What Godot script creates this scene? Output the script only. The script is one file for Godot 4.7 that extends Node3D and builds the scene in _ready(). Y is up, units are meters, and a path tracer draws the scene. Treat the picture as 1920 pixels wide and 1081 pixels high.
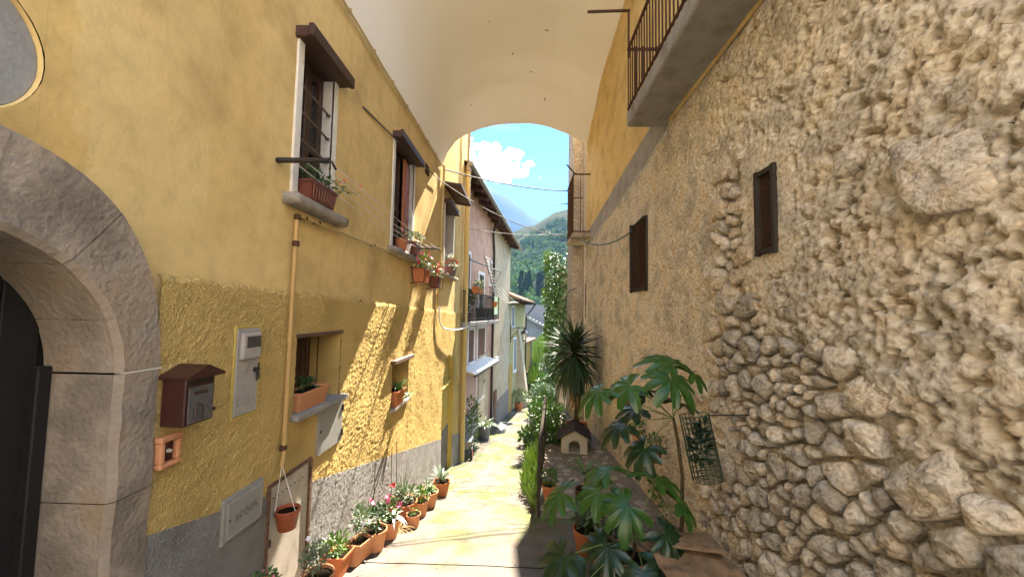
extends Node3D
# A vaulted passage opening on to a steep village lane: yellow house on one side, rubble wall on the other.
# x runs across the lane, y up, z = -d where d is the distance down the lane. The eye stands 1.5 m above the lane.
const EYE := 1.5
var M := {}
var taken := {}
var rng := RandomNumberGenerator.new()
var na := FastNoiseLite.new()
var nb := FastNoiseLite.new()

func v(x: float, y: float, d: float) -> Vector3:
	return Vector3(x, y + EYE, -d)

# ------------------------------------------------------------------ mesh builder
class MB:
	var st := SurfaceTool.new()
	var o := Vector3.ZERO
	var n := 0
	func _init(origin := Vector3.ZERO, smooth := false):
		o = origin
		st.begin(Mesh.PRIMITIVE_TRIANGLES)
		st.set_color(Color.WHITE)
		st.set_smooth_group(0 if smooth else -1)
	func smooth(on: bool):
		st.set_smooth_group(0 if on else -1)
	func col(c: Color):
		st.set_color(c)
	func tri(a: Vector3, b: Vector3, c: Vector3):
		st.add_vertex(a - o); st.add_vertex(c - o); st.add_vertex(b - o)
		n += 1
	func quad(a: Vector3, b: Vector3, c: Vector3, d: Vector3):
		if a.distance_squared_to(b) < 1e-10:
			tri(a, c, d)
		elif c.distance_squared_to(d) < 1e-10:
			tri(a, b, c)
		else:
			tri(a, b, c); tri(a, c, d)
	func box(c: Vector3, s: Vector3, b := Basis.IDENTITY, bev := 0.0):
		var h := s * 0.5
		var m: float = min(bev, min(h.x, min(h.y, h.z)) * 0.9)
		var p := {}
		for i in [-1, 1]:
			for j in [-1, 1]:
				for k in [-1, 1]:
					for ax in 3:
						var q := Vector3(i * h.x, j * h.y, k * h.z)
						if ax != 0: q.x -= i * m
						if ax != 1: q.y -= j * m
						if ax != 2: q.z -= k * m
						p[[i, j, k, ax]] = c + b * q
		for s1 in [-1, 1]:
			_q(p[[s1, -1, -1, 0]], p[[s1, 1, -1, 0]], p[[s1, 1, 1, 0]], p[[s1, -1, 1, 0]], s1)
			_q(p[[-1, s1, -1, 1]], p[[-1, s1, 1, 1]], p[[1, s1, 1, 1]], p[[1, s1, -1, 1]], s1)
			_q(p[[-1, -1, s1, 2]], p[[1, -1, s1, 2]], p[[1, 1, s1, 2]], p[[-1, 1, s1, 2]], s1)
		if m > 0.0:
			for i in [-1, 1]:
				for j in [-1, 1]:
					_q(p[[i, j, -1, 0]], p[[i, j, -1, 1]], p[[i, j, 1, 1]], p[[i, j, 1, 0]], i * j)
					_q(p[[i, -1, j, 0]], p[[i, 1, j, 0]], p[[i, 1, j, 2]], p[[i, -1, j, 2]], i * j)
					_q(p[[-1, i, j, 1]], p[[-1, i, j, 2]], p[[1, i, j, 2]], p[[1, i, j, 1]], i * j)
					for k in [-1, 1]:
						if i * j * k > 0: tri(p[[i, j, k, 0]], p[[i, j, k, 1]], p[[i, j, k, 2]])
						else: tri(p[[i, j, k, 0]], p[[i, j, k, 2]], p[[i, j, k, 1]])
	func _q(a, b, c, d, s):
		if s > 0: quad(a, b, c, d)
		else: quad(d, c, b, a)
	func span(a: Vector3, b: Vector3, bev := 0.0):       # axis-aligned box between two corners
		box((a + b) * 0.5, (b - a).abs(), Basis.IDENTITY, bev)
	func tube(pts: Array, r0: float, sides := 8, r1 := -1.0, caps := true):
		if r1 < 0.0: r1 = r0
		smooth(true)
		var up := Vector3.UP
		var prev := []
		var m := pts.size()
		for i in m:
			var t: Vector3 = (pts[min(i + 1, m - 1)] - pts[max(i - 1, 0)]).normalized()
			if i == 0 and abs(t.dot(up)) > 0.95: up = Vector3.RIGHT
			var x := t.cross(up).normalized()
			up = x.cross(t).normalized()
			var r: float = lerp(r0, r1, float(i) / max(1, m - 1))
			var ring := []
			for k in sides:
				var a := TAU * k / sides
				ring.append(pts[i] + (x * cos(a) + up * sin(a)) * r)
			if i > 0:
				for k in sides:
					var k2 := (k + 1) % sides
					quad(prev[k], prev[k2], ring[k2], ring[k])
			elif caps:
				smooth(false)
				for k in range(1, sides - 1): tri(ring[0], ring[k + 1], ring[k])
				smooth(true)
			prev = ring
		if caps:
			smooth(false)
			for k in range(1, sides - 1): tri(prev[0], prev[k], prev[k + 1])
		smooth(false)
	func lathe(prof: Array, base: Vector3, sides := 20, wob := 0.0):
		smooth(true)
		for i in prof.size() - 1:
			var a: Vector2 = prof[i]
			var b: Vector2 = prof[i + 1]
			st.set_smooth_group(i if a.distance_to(b) > 0.0 else 0)
			for k in sides:
				var t0 := TAU * k / sides
				var t1 := TAU * (k + 1) / sides
				var w0 := 1.0 + wob * cos(t0 * 9.0)
				var w1 := 1.0 + wob * cos(t1 * 9.0)
				quad(base + Vector3(cos(t0) * a.x * w0, a.y, sin(t0) * a.x * w0), base + Vector3(cos(t0) * b.x * w0, b.y, sin(t0) * b.x * w0),
					base + Vector3(cos(t1) * b.x * w1, b.y, sin(t1) * b.x * w1), base + Vector3(cos(t1) * a.x * w1, a.y, sin(t1) * a.x * w1))
		smooth(false)
	func prism(poly: PackedVector2Array, xf: Transform3D, depth: float):   # outline in local xy, pushed along local +z
		var idx := Geometry2D.triangulate_polygon(poly)
		for i in range(0, idx.size(), 3):
			var a := poly[idx[i]]
			var b := poly[idx[i + 1]]
			var c := poly[idx[i + 2]]
			if (b - a).cross(c - a) < 0:
				var t := b
				b = c
				c = t
			tri(xf * Vector3(a.x, a.y, depth), xf * Vector3(b.x, b.y, depth), xf * Vector3(c.x, c.y, depth))
			tri(xf * Vector3(a.x, a.y, 0), xf * Vector3(c.x, c.y, 0), xf * Vector3(b.x, b.y, 0))
		var ccw := not Geometry2D.is_polygon_clockwise(poly)
		for i in poly.size():
			var a := poly[i]
			var b := poly[(i + 1) % poly.size()]
			if not ccw:
				var t := a
				a = b
				b = t
			quad(xf * Vector3(a.x, a.y, 0), xf * Vector3(b.x, b.y, 0), xf * Vector3(b.x, b.y, depth), xf * Vector3(a.x, a.y, depth))
	# a blade or strap leaf: starts at p, sets off along dir, droops, folded along its midrib
	func blade(p: Vector3, dir: Vector3, l: float, w: float, droop: float, segs := 4, fold := 0.25, belly := 0.35):
		var side := dir.cross(Vector3.UP)
		if side.length() < 0.05: side = Vector3.RIGHT
		side = side.normalized()
		var q := p
		var t := dir.normalized()
		var pl: Array = []
		for i in segs + 1:
			var f := float(i) / segs
			var ww: float = w * 0.5 * (pow(f / belly, 0.6) if f < belly else pow(max(0.0, (1.0 - f) / (1.0 - belly)), 0.75))
			if i == 0: ww = w * 0.16
			var nn := side.cross(t).normalized()
			pl.append([q - side * ww + nn * ww * fold, q, q + side * ww + nn * ww * fold])
			t = (t + Vector3.DOWN * droop / segs).normalized()
			q += t * l / segs
		smooth(true)
		for i in segs:
			quad(pl[i][0], pl[i][1], pl[i + 1][1], pl[i + 1][0])
			quad(pl[i][1], pl[i][2], pl[i + 1][2], pl[i + 1][1])
		smooth(false)
	func leaf(p: Vector3, dir: Vector3, nrm: Vector3, l: float, w: float):   # small four-faced leaf
		var s := dir.cross(nrm).normalized() * w * 0.5
		var u := s.cross(dir).normalized() * w * 0.18
		var m := p + dir * l * 0.45
		tri(p, m + s + u, p + dir * l)
		tri(p, p + dir * l, m - s + u)

# ------------------------------------------------------------------ tree of things
func numbered(called: String) -> String:
	if not taken.has(called):
		taken[called] = 0
		return called
	taken[called] += 1
	return "%s_%03d" % [called, taken[called]]

func tag(o: Node, label: String, category: String, group := "", kind := "") -> void:
	if label: o.set_meta("label", label)
	if category: o.set_meta("category", category)
	if group: o.set_meta("group", group)
	if kind: o.set_meta("kind", kind)

func thing(called: String, label: String, category: String, at := Vector3.ZERO, group := "") -> Node3D:
	var o := Node3D.new()
	o.name = numbered(called)
	add_child(o)
	o.position = at
	tag(o, label, category, group)
	return o

func part(parent: Node, called: String, mb: MB, mat: Material) -> MeshInstance3D:
	mb.st.generate_normals()
	var o := MeshInstance3D.new()
	o.mesh = mb.st.commit()
	o.material_override = mat
	if parent == self:
		o.name = numbered(called)
		add_child(o)
		o.position = mb.o
	else:
		o.name = called
		parent.add_child(o, true)
	return o

func inst(parent: Node, called: String, mesh: Mesh, mat: Material, xf: Transform3D) -> MeshInstance3D:
	var o := MeshInstance3D.new()
	o.mesh = mesh
	o.material_override = mat
	o.name = called
	parent.add_child(o, true)
	o.transform = xf
	return o

func mesh_of(mb: MB) -> Mesh:
	mb.st.generate_normals()
	return mb.st.commit()

func rf(a: float, b: float) -> float:
	return rng.randf_range(a, b)

func rdir() -> Vector3:
	var a := rf(0, TAU)
	var z := rf(-1, 1)
	var s := sqrt(1 - z * z)
	return Vector3(s * cos(a), z, s * sin(a))

# ------------------------------------------------------------------ materials
func ntex(freq: float, octaves: int, ramp: Array, sd: int, size := 512, type := FastNoiseLite.TYPE_SIMPLEX_SMOOTH, fractal := FastNoiseLite.FRACTAL_FBM, warp := 0.0) -> NoiseTexture2D:
	var n := FastNoiseLite.new()
	n.noise_type = type
	n.seed = sd
	n.frequency = freq
	n.fractal_type = fractal
	n.fractal_octaves = octaves
	if type == FastNoiseLite.TYPE_CELLULAR:
		n.cellular_return_type = FastNoiseLite.RETURN_DISTANCE
	if warp > 0.0:
		n.domain_warp_enabled = true
		n.domain_warp_amplitude = warp
		n.domain_warp_frequency = freq
	var t := NoiseTexture2D.new()
	t.width = size
	t.height = size
	t.seamless = true
	t.noise = n
	if ramp.size() > 0:
		var g := Gradient.new()
		var offs := PackedFloat32Array()
		var cols := PackedColorArray()
		for r in ramp:
			offs.append(r[0])
			cols.append(r[1])
		g.offsets = offs
		g.colors = cols
		t.color_ramp = g
	return t

func grey(x: float) -> Color:
	return Color(x, x, x)

# base colours are given as linear reflectances
func mat(c: Color, rough := 0.8, tex: Texture2D = null, tile := 1.0, bump: Texture2D = null, cm := 0.0, over: Texture2D = null, over_tile := 3.0) -> StandardMaterial3D:
	var m := StandardMaterial3D.new()
	m.albedo_color = c.linear_to_srgb()
	m.roughness = rough
	if rough > 0.84: m.metallic_specular = 0.08
	if tex or bump:
		m.uv1_triplanar = true
		m.uv1_world_triplanar = true
		m.uv1_scale = Vector3.ONE / tile
		m.uv1_triplanar_sharpness = 4.0
	if tex: m.albedo_texture = tex
	if bump:
		m.heightmap_enabled = true
		m.heightmap_texture = bump
		m.heightmap_scale = cm
	if over:
		m.detail_enabled = true
		m.detail_albedo = over
		m.detail_blend_mode = BaseMaterial3D.BLEND_MODE_MUL
		m.detail_uv_layer = BaseMaterial3D.DETAIL_UV_2
		m.uv2_triplanar = true
		m.uv2_world_triplanar = true
		m.uv2_scale = Vector3.ONE / over_tile
	return m

func leafmat(c: Color, rough := 0.45, lit := 0.35) -> StandardMaterial3D:
	var m := mat(c, rough)
	m.vertex_color_use_as_albedo = true
	m.cull_mode = BaseMaterial3D.CULL_DISABLED
	m.backlight_enabled = true
	m.backlight = Color(lit * 0.9, lit, lit * 0.35)
	return m

func make_materials():
	var mot := ntex(0.012, 5, [[0.0, grey(0.91)], [0.45, grey(0.97)], [1.0, grey(1.0)]], 3)
	var blot := ntex(0.006, 4, [[0.0, Color(0.86, 0.84, 0.82)], [0.35, Color(0.94, 0.93, 0.92)], [0.5, Color(0.98, 0.97, 0.96)], [1.0, grey(1.0)]], 11, 512, FastNoiseLite.TYPE_SIMPLEX_SMOOTH, FastNoiseLite.FRACTAL_FBM, 20.0)
	var fine := ntex(0.05, 4, [], 5)
	var grain := ntex(0.09, 3, [[0.0, grey(0.75)], [0.5, grey(0.93)], [1.0, grey(1.0)]], 8)
	var soft := ntex(0.02, 5, [], 21)
	var spat := ntex(0.035, 3, [], 31, 1024, FastNoiseLite.TYPE_SIMPLEX_SMOOTH, FastNoiseLite.FRACTAL_RIDGED, 14.0)
	var spatcol := ntex(0.035, 3, [[0.0, grey(1.0)], [0.6, grey(0.93)], [1.0, grey(0.8)]], 31, 1024, FastNoiseLite.TYPE_SIMPLEX_SMOOTH, FastNoiseLite.FRACTAL_RIDGED, 14.0)
	var rock := ntex(0.016, 6, [], 41, 1024, FastNoiseLite.TYPE_SIMPLEX_SMOOTH, FastNoiseLite.FRACTAL_FBM, 30.0)
	var rockcol := ntex(0.012, 6, [[0.0, Color(0.68, 0.65, 0.61)], [0.35, Color(0.88, 0.86, 0.83)], [0.6, Color(0.97, 0.96, 0.94)], [1.0, Color(1, 1, 1)]], 43, 1024, FastNoiseLite.TYPE_SIMPLEX_SMOOTH, FastNoiseLite.FRACTAL_FBM, 30.0)
	var rockbig := ntex(0.008, 4, [[0.0, Color(0.76, 0.75, 0.73)], [0.4, Color(0.9, 0.89, 0.87)], [0.55, Color(1, 0.99, 0.97)], [0.8, Color(1, 0.96, 0.89)], [1.0, Color(0.95, 0.89, 0.80)]], 47)
	var wood := ntex(0.02, 4, [[0.0, grey(0.6)], [0.5, grey(0.85)], [1.0, grey(1.0)]], 51)
	M.fine = fine
	M.yellow = mat(Color(0.73, 0.54, 0.24), 0.9, mot, 1.3, fine, 0.25, blot, 3.7)
	M.yellow.vertex_color_use_as_albedo = true
	M.yellow_rough = mat(Color(0.82, 0.59, 0.225), 0.95, spatcol, 0.75, spat, 1.6, blot, 2.9)
	M.yellow_flat = mat(Color(0.52, 0.39, 0.11), 0.9, mot, 1.3, fine, 0.3)
	M.dado = mat(Color(0.42, 0.405, 0.38), 0.95, spatcol, 0.62, spat, 1.5, blot, 1.9)
	M.dado_flat = mat(Color(0.22, 0.205, 0.19), 0.95, mot, 0.9, fine, 0.5, blot, 1.1)
	M.vault = mat(Color(0.86, 0.815, 0.72), 0.92, null, 2.6, soft, 0.2)
	M.surround = mat(Color(0.70, 0.66, 0.58), 0.8, mot, 0.9, fine, 0.15)
	M.reveal = mat(Color(0.46, 0.43, 0.40), 0.85, mot, 0.9, fine, 0.2)
	M.archstone = mat(Color(0.34, 0.285, 0.235), 0.92, mot, 0.45, soft, 0.5, rockbig, 2.1)
	M.sillstone = mat(Color(0.40, 0.36, 0.31), 0.85, grain, 0.25, soft, 0.6, blot, 0.5)
	M.oculus = mat(Color(0.30, 0.29, 0.28), 0.9, mot, 0.8, fine, 0.2)
	M.mortar = mat(Color(0.69, 0.645, 0.565), 0.97, rockcol, 0.7, rock, 0.9, rockbig, 2.6)
	M.plaster = M.mortar
	M.stones = []
	for c in [Color(0.66, 0.615, 0.545), Color(0.56, 0.52, 0.455), Color(0.74, 0.695, 0.625), Color(0.50, 0.475, 0.435), Color(0.64, 0.57, 0.475)]:
		M.stones.append(mat(c, 0.95, rockcol, 0.5, rock, 0.9, rockbig, 1.3))
	M.band = mat(Color(0.36, 0.335, 0.305), 0.92, mot, 1.0, fine, 0.4, blot, 1.4)
	M.yellow_right = mat(Color(0.74, 0.55, 0.245), 0.9, mot, 0.8, fine, 0.8, blot, 2.2)
	M.slab_grey = mat(Color(0.31, 0.295, 0.275), 0.85, mot, 1.2, fine, 0.25, blot, 1.3)
	M.concrete = mat(Color(0.180, 0.160, 0.138), 0.93, grain, 0.6, fine, 0.35, blot, 1.7)
	M.concrete.vertex_color_use_as_albedo = true
	M.cobble = mat(Color(0.27, 0.235, 0.19), 0.95, rockcol, 0.6, rock, 0.8)
	M.cobble_worn = mat(Color(0.43, 0.385, 0.32), 0.95, rockcol, 0.5, rock, 0.7)
	M.pipe_grey = mat(Color(0.30, 0.24, 0.18), 0.7, mot, 0.4)
	M.earth = mat(Color(0.15, 0.12, 0.08), 1.0, grain, 0.8, soft, 3.0)
	M.iron = mat(Color(0.025, 0.02, 0.018), 0.6, grain, 0.3)
	M.rust = mat(Color(0.10, 0.055, 0.035), 0.85, grain, 0.2, fine, 0.2)
	M.bar = mat(Color(0.16, 0.11, 0.08), 0.8, grain, 0.2)
	M.rail = mat(Color(0.06, 0.05, 0.042), 0.9, grain, 0.2)
	M.wood_dark = mat(Color(0.075, 0.03, 0.018), 0.6, wood, 0.35, fine, 0.15)
	M.wood_frame = mat(Color(0.05, 0.022, 0.014), 0.45, wood, 0.35)
	M.wood_board = mat(Color(0.17, 0.085, 0.045), 0.75, wood, 0.4, fine, 0.2)
	M.wood_orange = mat(Color(0.42, 0.12, 0.03), 0.55, wood, 0.4)
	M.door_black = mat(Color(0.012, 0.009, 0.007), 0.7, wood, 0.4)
	M.terracotta = mat(Color(0.45, 0.165, 0.07), 0.85, mot, 0.35, fine, 0.1)
	M.terra_pale = mat(Color(0.55, 0.26, 0.13), 0.9, mot, 0.3, fine, 0.12)
	M.plastic_red = mat(Color(0.33, 0.085, 0.035), 0.45, grain, 0.3)
	M.plastic_brown = mat(Color(0.16, 0.045, 0.025), 0.4, grain, 0.3)
	M.soil = mat(Color(0.035, 0.024, 0.016), 1.0, grain, 0.1, fine, 1.0)
	M.mailbox = mat(Color(0.055, 0.018, 0.014), 0.35, grain, 0.25)
	M.mailbox_front = mat(Color(0.10, 0.09, 0.085), 0.35, grain, 0.12, soft, 0.6)
	M.box_grey = mat(Color(0.36, 0.33, 0.29), 0.55, mot, 0.5, fine, 0.05)
	M.hatch = mat(Color(0.26, 0.25, 0.225), 0.5, mot, 0.5, fine, 0.05)
	M.door_metal = mat(Color(0.44, 0.40, 0.33), 0.55, mot, 0.9, fine, 0.06, blot, 0.8)
	M.pipe_yellow = mat(Color(0.55, 0.41, 0.16), 0.5, mot, 0.5)
	M.pipe_brown = mat(Color(0.44, 0.28, 0.10), 0.6, mot, 0.4)
	M.cable = mat(Color(0.10, 0.085, 0.07), 0.7)
	M.cable_pale = mat(Color(0.52, 0.40, 0.22), 0.75)
	M.cable_white = mat(Color(0.62, 0.60, 0.56), 0.6)
	M.green_hose = mat(Color(0.02, 0.06, 0.03), 0.5)
	M.burlap = mat(Color(0.46, 0.315, 0.19), 0.98, grain, 0.10, fine, 0.8, rockbig, 0.5)
	M.burlap.rim_enabled = true
	M.burlap.rim = 0.2
	M.plastic_black = mat(Color(0.02, 0.02, 0.02), 0.5)
	M.lattice_green = mat(Color(0.012, 0.05, 0.032), 0.5)
	M.kennel = mat(Color(0.58, 0.50, 0.36), 0.75, mot, 0.8)
	M.kennel_roof = mat(Color(0.09, 0.07, 0.065), 0.85, grain, 0.3, fine, 0.3)
	M.white_plastic = mat(Color(0.72, 0.70, 0.66), 0.45)
	M.cream_plastic = mat(Color(0.60, 0.55, 0.42), 0.6)
	M.pink = mat(Color(0.54, 0.35, 0.27), 0.92, mot, 1.6, fine, 0.3, blot, 2.7)
	M.cream = mat(Color(0.46, 0.39, 0.28), 0.92, mot, 1.6, fine, 0.3, blot, 2.7)
	M.olive = mat(Color(0.40, 0.34, 0.17), 0.92, mot, 1.6, fine, 0.3, blot, 2.2)
	M.ochre = mat(Color(0.40, 0.26, 0.09), 0.92, mot, 1.6, fine, 0.3, blot, 2.2)
	M.trim_white = mat(Color(0.70, 0.68, 0.64), 0.8, mot, 1.0)
	M.base_grey = mat(Color(0.34, 0.32, 0.29), 0.95, mot, 0.9, fine, 0.5, blot, 1.2)
	M.limewash = mat(Color(0.80, 0.76, 0.68), 0.9, mot, 1.5)
	M.paving = mat(Color(0.52, 0.48, 0.42), 0.9, mot, 0.9)
	M.shutter = mat(Color(0.22, 0.10, 0.05), 0.7, wood, 0.5)
	M.rafter = mat(Color(0.10, 0.045, 0.03), 0.8, wood, 0.5)
	M.tile = mat(Color(0.30, 0.16, 0.10), 0.9, mot, 0.8, fine, 0.4)
	M.tile_grey = mat(Color(0.42, 0.38, 0.34), 0.95, mot, 2.0, fine, 0.4, blot, 4.0)
	M.gutter = mat(Color(0.20, 0.21, 0.19), 0.45, mot, 0.5)
	M.ruin = mat(Color(0.30, 0.28, 0.27), 0.95, rockcol, 3.0, rock, 3.0)
	M.tower = mat(Color(0.50, 0.44, 0.36), 0.95, rockcol, 1.2, rock, 2.0, blot, 1.9)
	M.towel = mat(Color(0.45, 0.62, 0.30), 0.95)
	M.red = mat(Color(0.45, 0.02, 0.015), 0.4)
	M.rubber = mat(Color(0.02, 0.02, 0.02), 0.8)
	M.grey_bin = mat(Color(0.13, 0.135, 0.14), 0.5, grain, 0.5)
	M.letter = mat(Color(0.16, 0.15, 0.14), 0.6)
	M.letter_dark = mat(Color(0.05, 0.05, 0.055), 0.5)
	M.glass = mat(Color(0.03, 0.035, 0.04), 0.06)
	M.glass.metallic_specular = 0.8
	M.lantern_glass = mat(Color(0.75, 0.72, 0.6), 0.25)
	M.lantern_glass.transparency = BaseMaterial3D.TRANSPARENCY_ALPHA
	M.lantern_glass.albedo_color.a = 0.35
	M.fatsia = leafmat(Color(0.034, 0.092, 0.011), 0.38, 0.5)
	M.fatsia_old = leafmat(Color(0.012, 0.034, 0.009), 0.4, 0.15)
	M.yucca = leafmat(Color(0.030, 0.062, 0.020), 0.7, 0.2)
	M.dry = leafmat(Color(0.30, 0.19, 0.09), 0.9, 0.25)
	M.leaf = leafmat(Color(0.075, 0.15, 0.03), 0.5, 0.4)
	M.leaf_light = leafmat(Color(0.10, 0.18, 0.03), 0.5, 0.45)
	M.leaf_grey = leafmat(Color(0.17, 0.23, 0.14), 0.6, 0.3)
	M.leaf_dark = leafmat(Color(0.035, 0.09, 0.025), 0.45, 0.25)
	M.hill_leaf = leafmat(Color(0.115, 0.165, 0.07), 0.8, 0.3)
	M.cypress = leafmat(Color(0.016, 0.032, 0.018), 0.8, 0.1)
	M.stem = mat(Color(0.10, 0.075, 0.04), 0.9, grain, 0.1)
	M.stem_green = mat(Color(0.12, 0.16, 0.05), 0.7)
	M.bloom_pink = leafmat(Color(0.75, 0.16, 0.30), 0.6, 0.35)
	M.bloom_red = leafmat(Color(0.62, 0.02, 0.03), 0.6, 0.3)
	M.bloom_white = leafmat(Color(0.80, 0.78, 0.76), 0.6, 0.3)
	M.bloom_coral = leafmat(Color(0.75, 0.20, 0.13), 0.6, 0.3)
	M.hill = mat(Color(0.040, 0.052, 0.024), 1.0, rockcol, 60.0, null, 0.0, rockbig, 230.0)
	M.mountain = mat(Color(0.030, 0.040, 0.036), 1.0, rockcol, 400.0, null, 0.0, rockbig, 1500.0)
	M.grass = leafmat(Color(0.15, 0.235, 0.042), 0.6, 0.4)

# ------------------------------------------------------------------ shapes of the place
func ground_y(d: float) -> float:
	if d < -2.0: return -0.91
	if d < 13.0: return -1.45 - 0.27 * d
	if d < 36.0: return -4.96 - 0.12 * (d - 13.0)
	return -7.72 - 0.16 * (d - 36.0)

func right_x(d: float) -> float:
	return 2.2 if d < 6.5 else 2.606 - 0.0625 * d

func edge_x(d: float) -> float:              # right-hand edge of the lane
	if d < 5.9: return lerp(2.3, 2.3, 0.0)
	if d < 9.6: return 0.24 + (d - 5.9) * 0.085
	return 0.555 + (d - 9.6) * 0.045

func terrace_y(d: float) -> float:
	return -3.04 - 0.04 * (d - 5.9)

func arch_spot(s: float) -> Vector3:         # outer edge of the vault: x, y, d for s in 0..1
	var pts := [[-2.0, 3.53], [-1.95, 3.71], [-1.89, 3.89], [-1.72, 4.20], [-1.54, 4.39], [-1.16, 4.69], [-0.84, 4.86], [-0.50, 5.00], [0.07, 5.20], [0.45, 5.26], [0.69, 5.27], [1.17, 5.22], [1.42, 5.16], [1.90, 5.04]]
	var f := s * (pts.size() - 1)
	var i: int = min(int(f), pts.size() - 2)
	var t := f - i
	var x: float = lerp(float(pts[i][0]), float(pts[i + 1][0]), t)
	var y: float = lerp(float(pts[i][1]), float(pts[i + 1][1]), t)
	return Vector3(x, y, 9.1 + (x + 2.0) / 3.9 * 2.25)

func rise(b: float) -> float:                # how far the vault climbs on the right, b metres back from its edge
	var t := [[0.0, 0.0], [0.4, 0.37], [1.0, 0.68], [1.45, 1.05], [2.1, 1.28], [2.8, 1.42], [3.4, 1.62], [6.0, 1.8], [20.0, 1.9]]
	for i in t.size() - 1:
		if b <= t[i + 1][0]:
			var f: float = (b - t[i][0]) / (t[i + 1][0] - t[i][0])
			return lerp(float(t[i][1]), float(t[i + 1][1]), f)
	return 1.9

# a wall surface with openings; holes are [d0, d1, y0, y1, arched rise]
func sheet(mb: MB, d0: float, d1: float, bot: Callable, top: Callable, holes: Array, step: float, vstep: float, at: Callable, flip := false):
	var cuts := {d0: 1, d1: 1}
	var x := d0
	while x < d1:
		cuts[x] = 1
		x += step
	for h in holes:
		if h[1] <= d0 or h[0] >= d1: continue
		cuts[max(h[0], d0)] = 1
		cuts[min(h[1], d1)] = 1
		if h[4] > 0.0:
			for i in 15: cuts[clamp(h[0] + (h[1] - h[0]) * (0.5 - 0.5 * cos(PI * i / 14.0)), d0, d1)] = 1
	var ks := cuts.keys()
	ks.sort()
	for i in ks.size() - 1:
		var a: float = ks[i]
		var b: float = ks[i + 1]
		if b - a < 0.0005: continue
		var m := (a + b) * 0.5
		var act := []
		for h in holes:
			if h[0] <= m and m <= h[1]: act.append(h)
		act.sort_custom(func(p, q): return p[2] < q[2])
		var ea := [bot.call(a)]
		var eb := [bot.call(b)]
		var ta: float = top.call(a)
		var tb: float = top.call(b)
		for h in act:
			ea.append(clamp(hole_bot(h, a), ea[0], ta)); eb.append(clamp(hole_bot(h, b), eb[0], tb))
			ea.append(clamp(hole_top(h, a), ea[0], ta)); eb.append(clamp(hole_top(h, b), eb[0], tb))
		ea.append(ta); eb.append(tb)
		for k in range(0, ea.size(), 2):
			var lo: float = min(ea[k], eb[k])
			var hi: float = max(ea[k + 1], eb[k + 1])
			if hi - lo < 0.001: continue
			for r in range(int(floor(lo / vstep)), int(ceil(hi / vstep))):
				var a0: float = clamp(r * vstep, ea[k], max(ea[k], ea[k + 1]))
				var a1: float = clamp((r + 1) * vstep, ea[k], max(ea[k], ea[k + 1]))
				var b0: float = clamp(r * vstep, eb[k], max(eb[k], eb[k + 1]))
				var b1: float = clamp((r + 1) * vstep, eb[k], max(eb[k], eb[k + 1]))
				if a1 - a0 < 0.0005 and b1 - b0 < 0.0005: continue
				if flip: mb.quad(at.call(b, b0), at.call(a, a0), at.call(a, a1), at.call(b, b1))
				else: mb.quad(at.call(a, a0), at.call(b, b0), at.call(b, b1), at.call(a, a1))

func hole_top(h: Array, d: float) -> float:
	if h[4] <= 0.0: return h[3]
	var c: float = (h[0] + h[1]) * 0.5
	var f: float = clamp((d - c) / ((h[1] - h[0]) * 0.5), -1, 1)
	return h[3] - h[4] + h[4] * sqrt(max(0.0, 1 - f * f))

func hole_bot(h: Array, d: float) -> float:
	if h.size() < 6: return h[2]
	var c: float = (h[0] + h[1]) * 0.5
	var f: float = clamp((d - c) / ((h[1] - h[0]) * 0.5), -1, 1)
	return h[2] + h[5] - h[5] * sqrt(max(0.0, 1 - f * f))

# the four inner faces of an opening in the left-hand wall
func reveal_left(mb: MB, d0: float, d1: float, y0: float, y1: float, x0: float, x1: float, bottom := true):
	mb.quad(v(x0, y0, d0), v(x1, y0, d0), v(x1, y1, d0), v(x0, y1, d0))
	mb.quad(v(x1, y0, d1), v(x0, y0, d1), v(x0, y1, d1), v(x1, y1, d1))
	mb.quad(v(x1, y1, d0), v(x1, y1, d1), v(x0, y1, d1), v(x0, y1, d0))
	if bottom: mb.quad(v(x0, y0, d0), v(x0, y0, d1), v(x1, y0, d1), v(x1, y0, d0))

func _ready():
	rng.seed = 20240
	na.seed = 5
	na.frequency = 1.0
	nb.seed = 9
	nb.frequency = 1.0
	nb.fractal_octaves = 3
	camera_and_light()
	make_materials()
	setting()
	passage()
	yellow_house()
	stone_house()
	far_street()
	fittings()
	left_pots()
	right_plants()
	lines_overhead()
	print("triangles built in ", Time.get_ticks_msec(), " ms")

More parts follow.
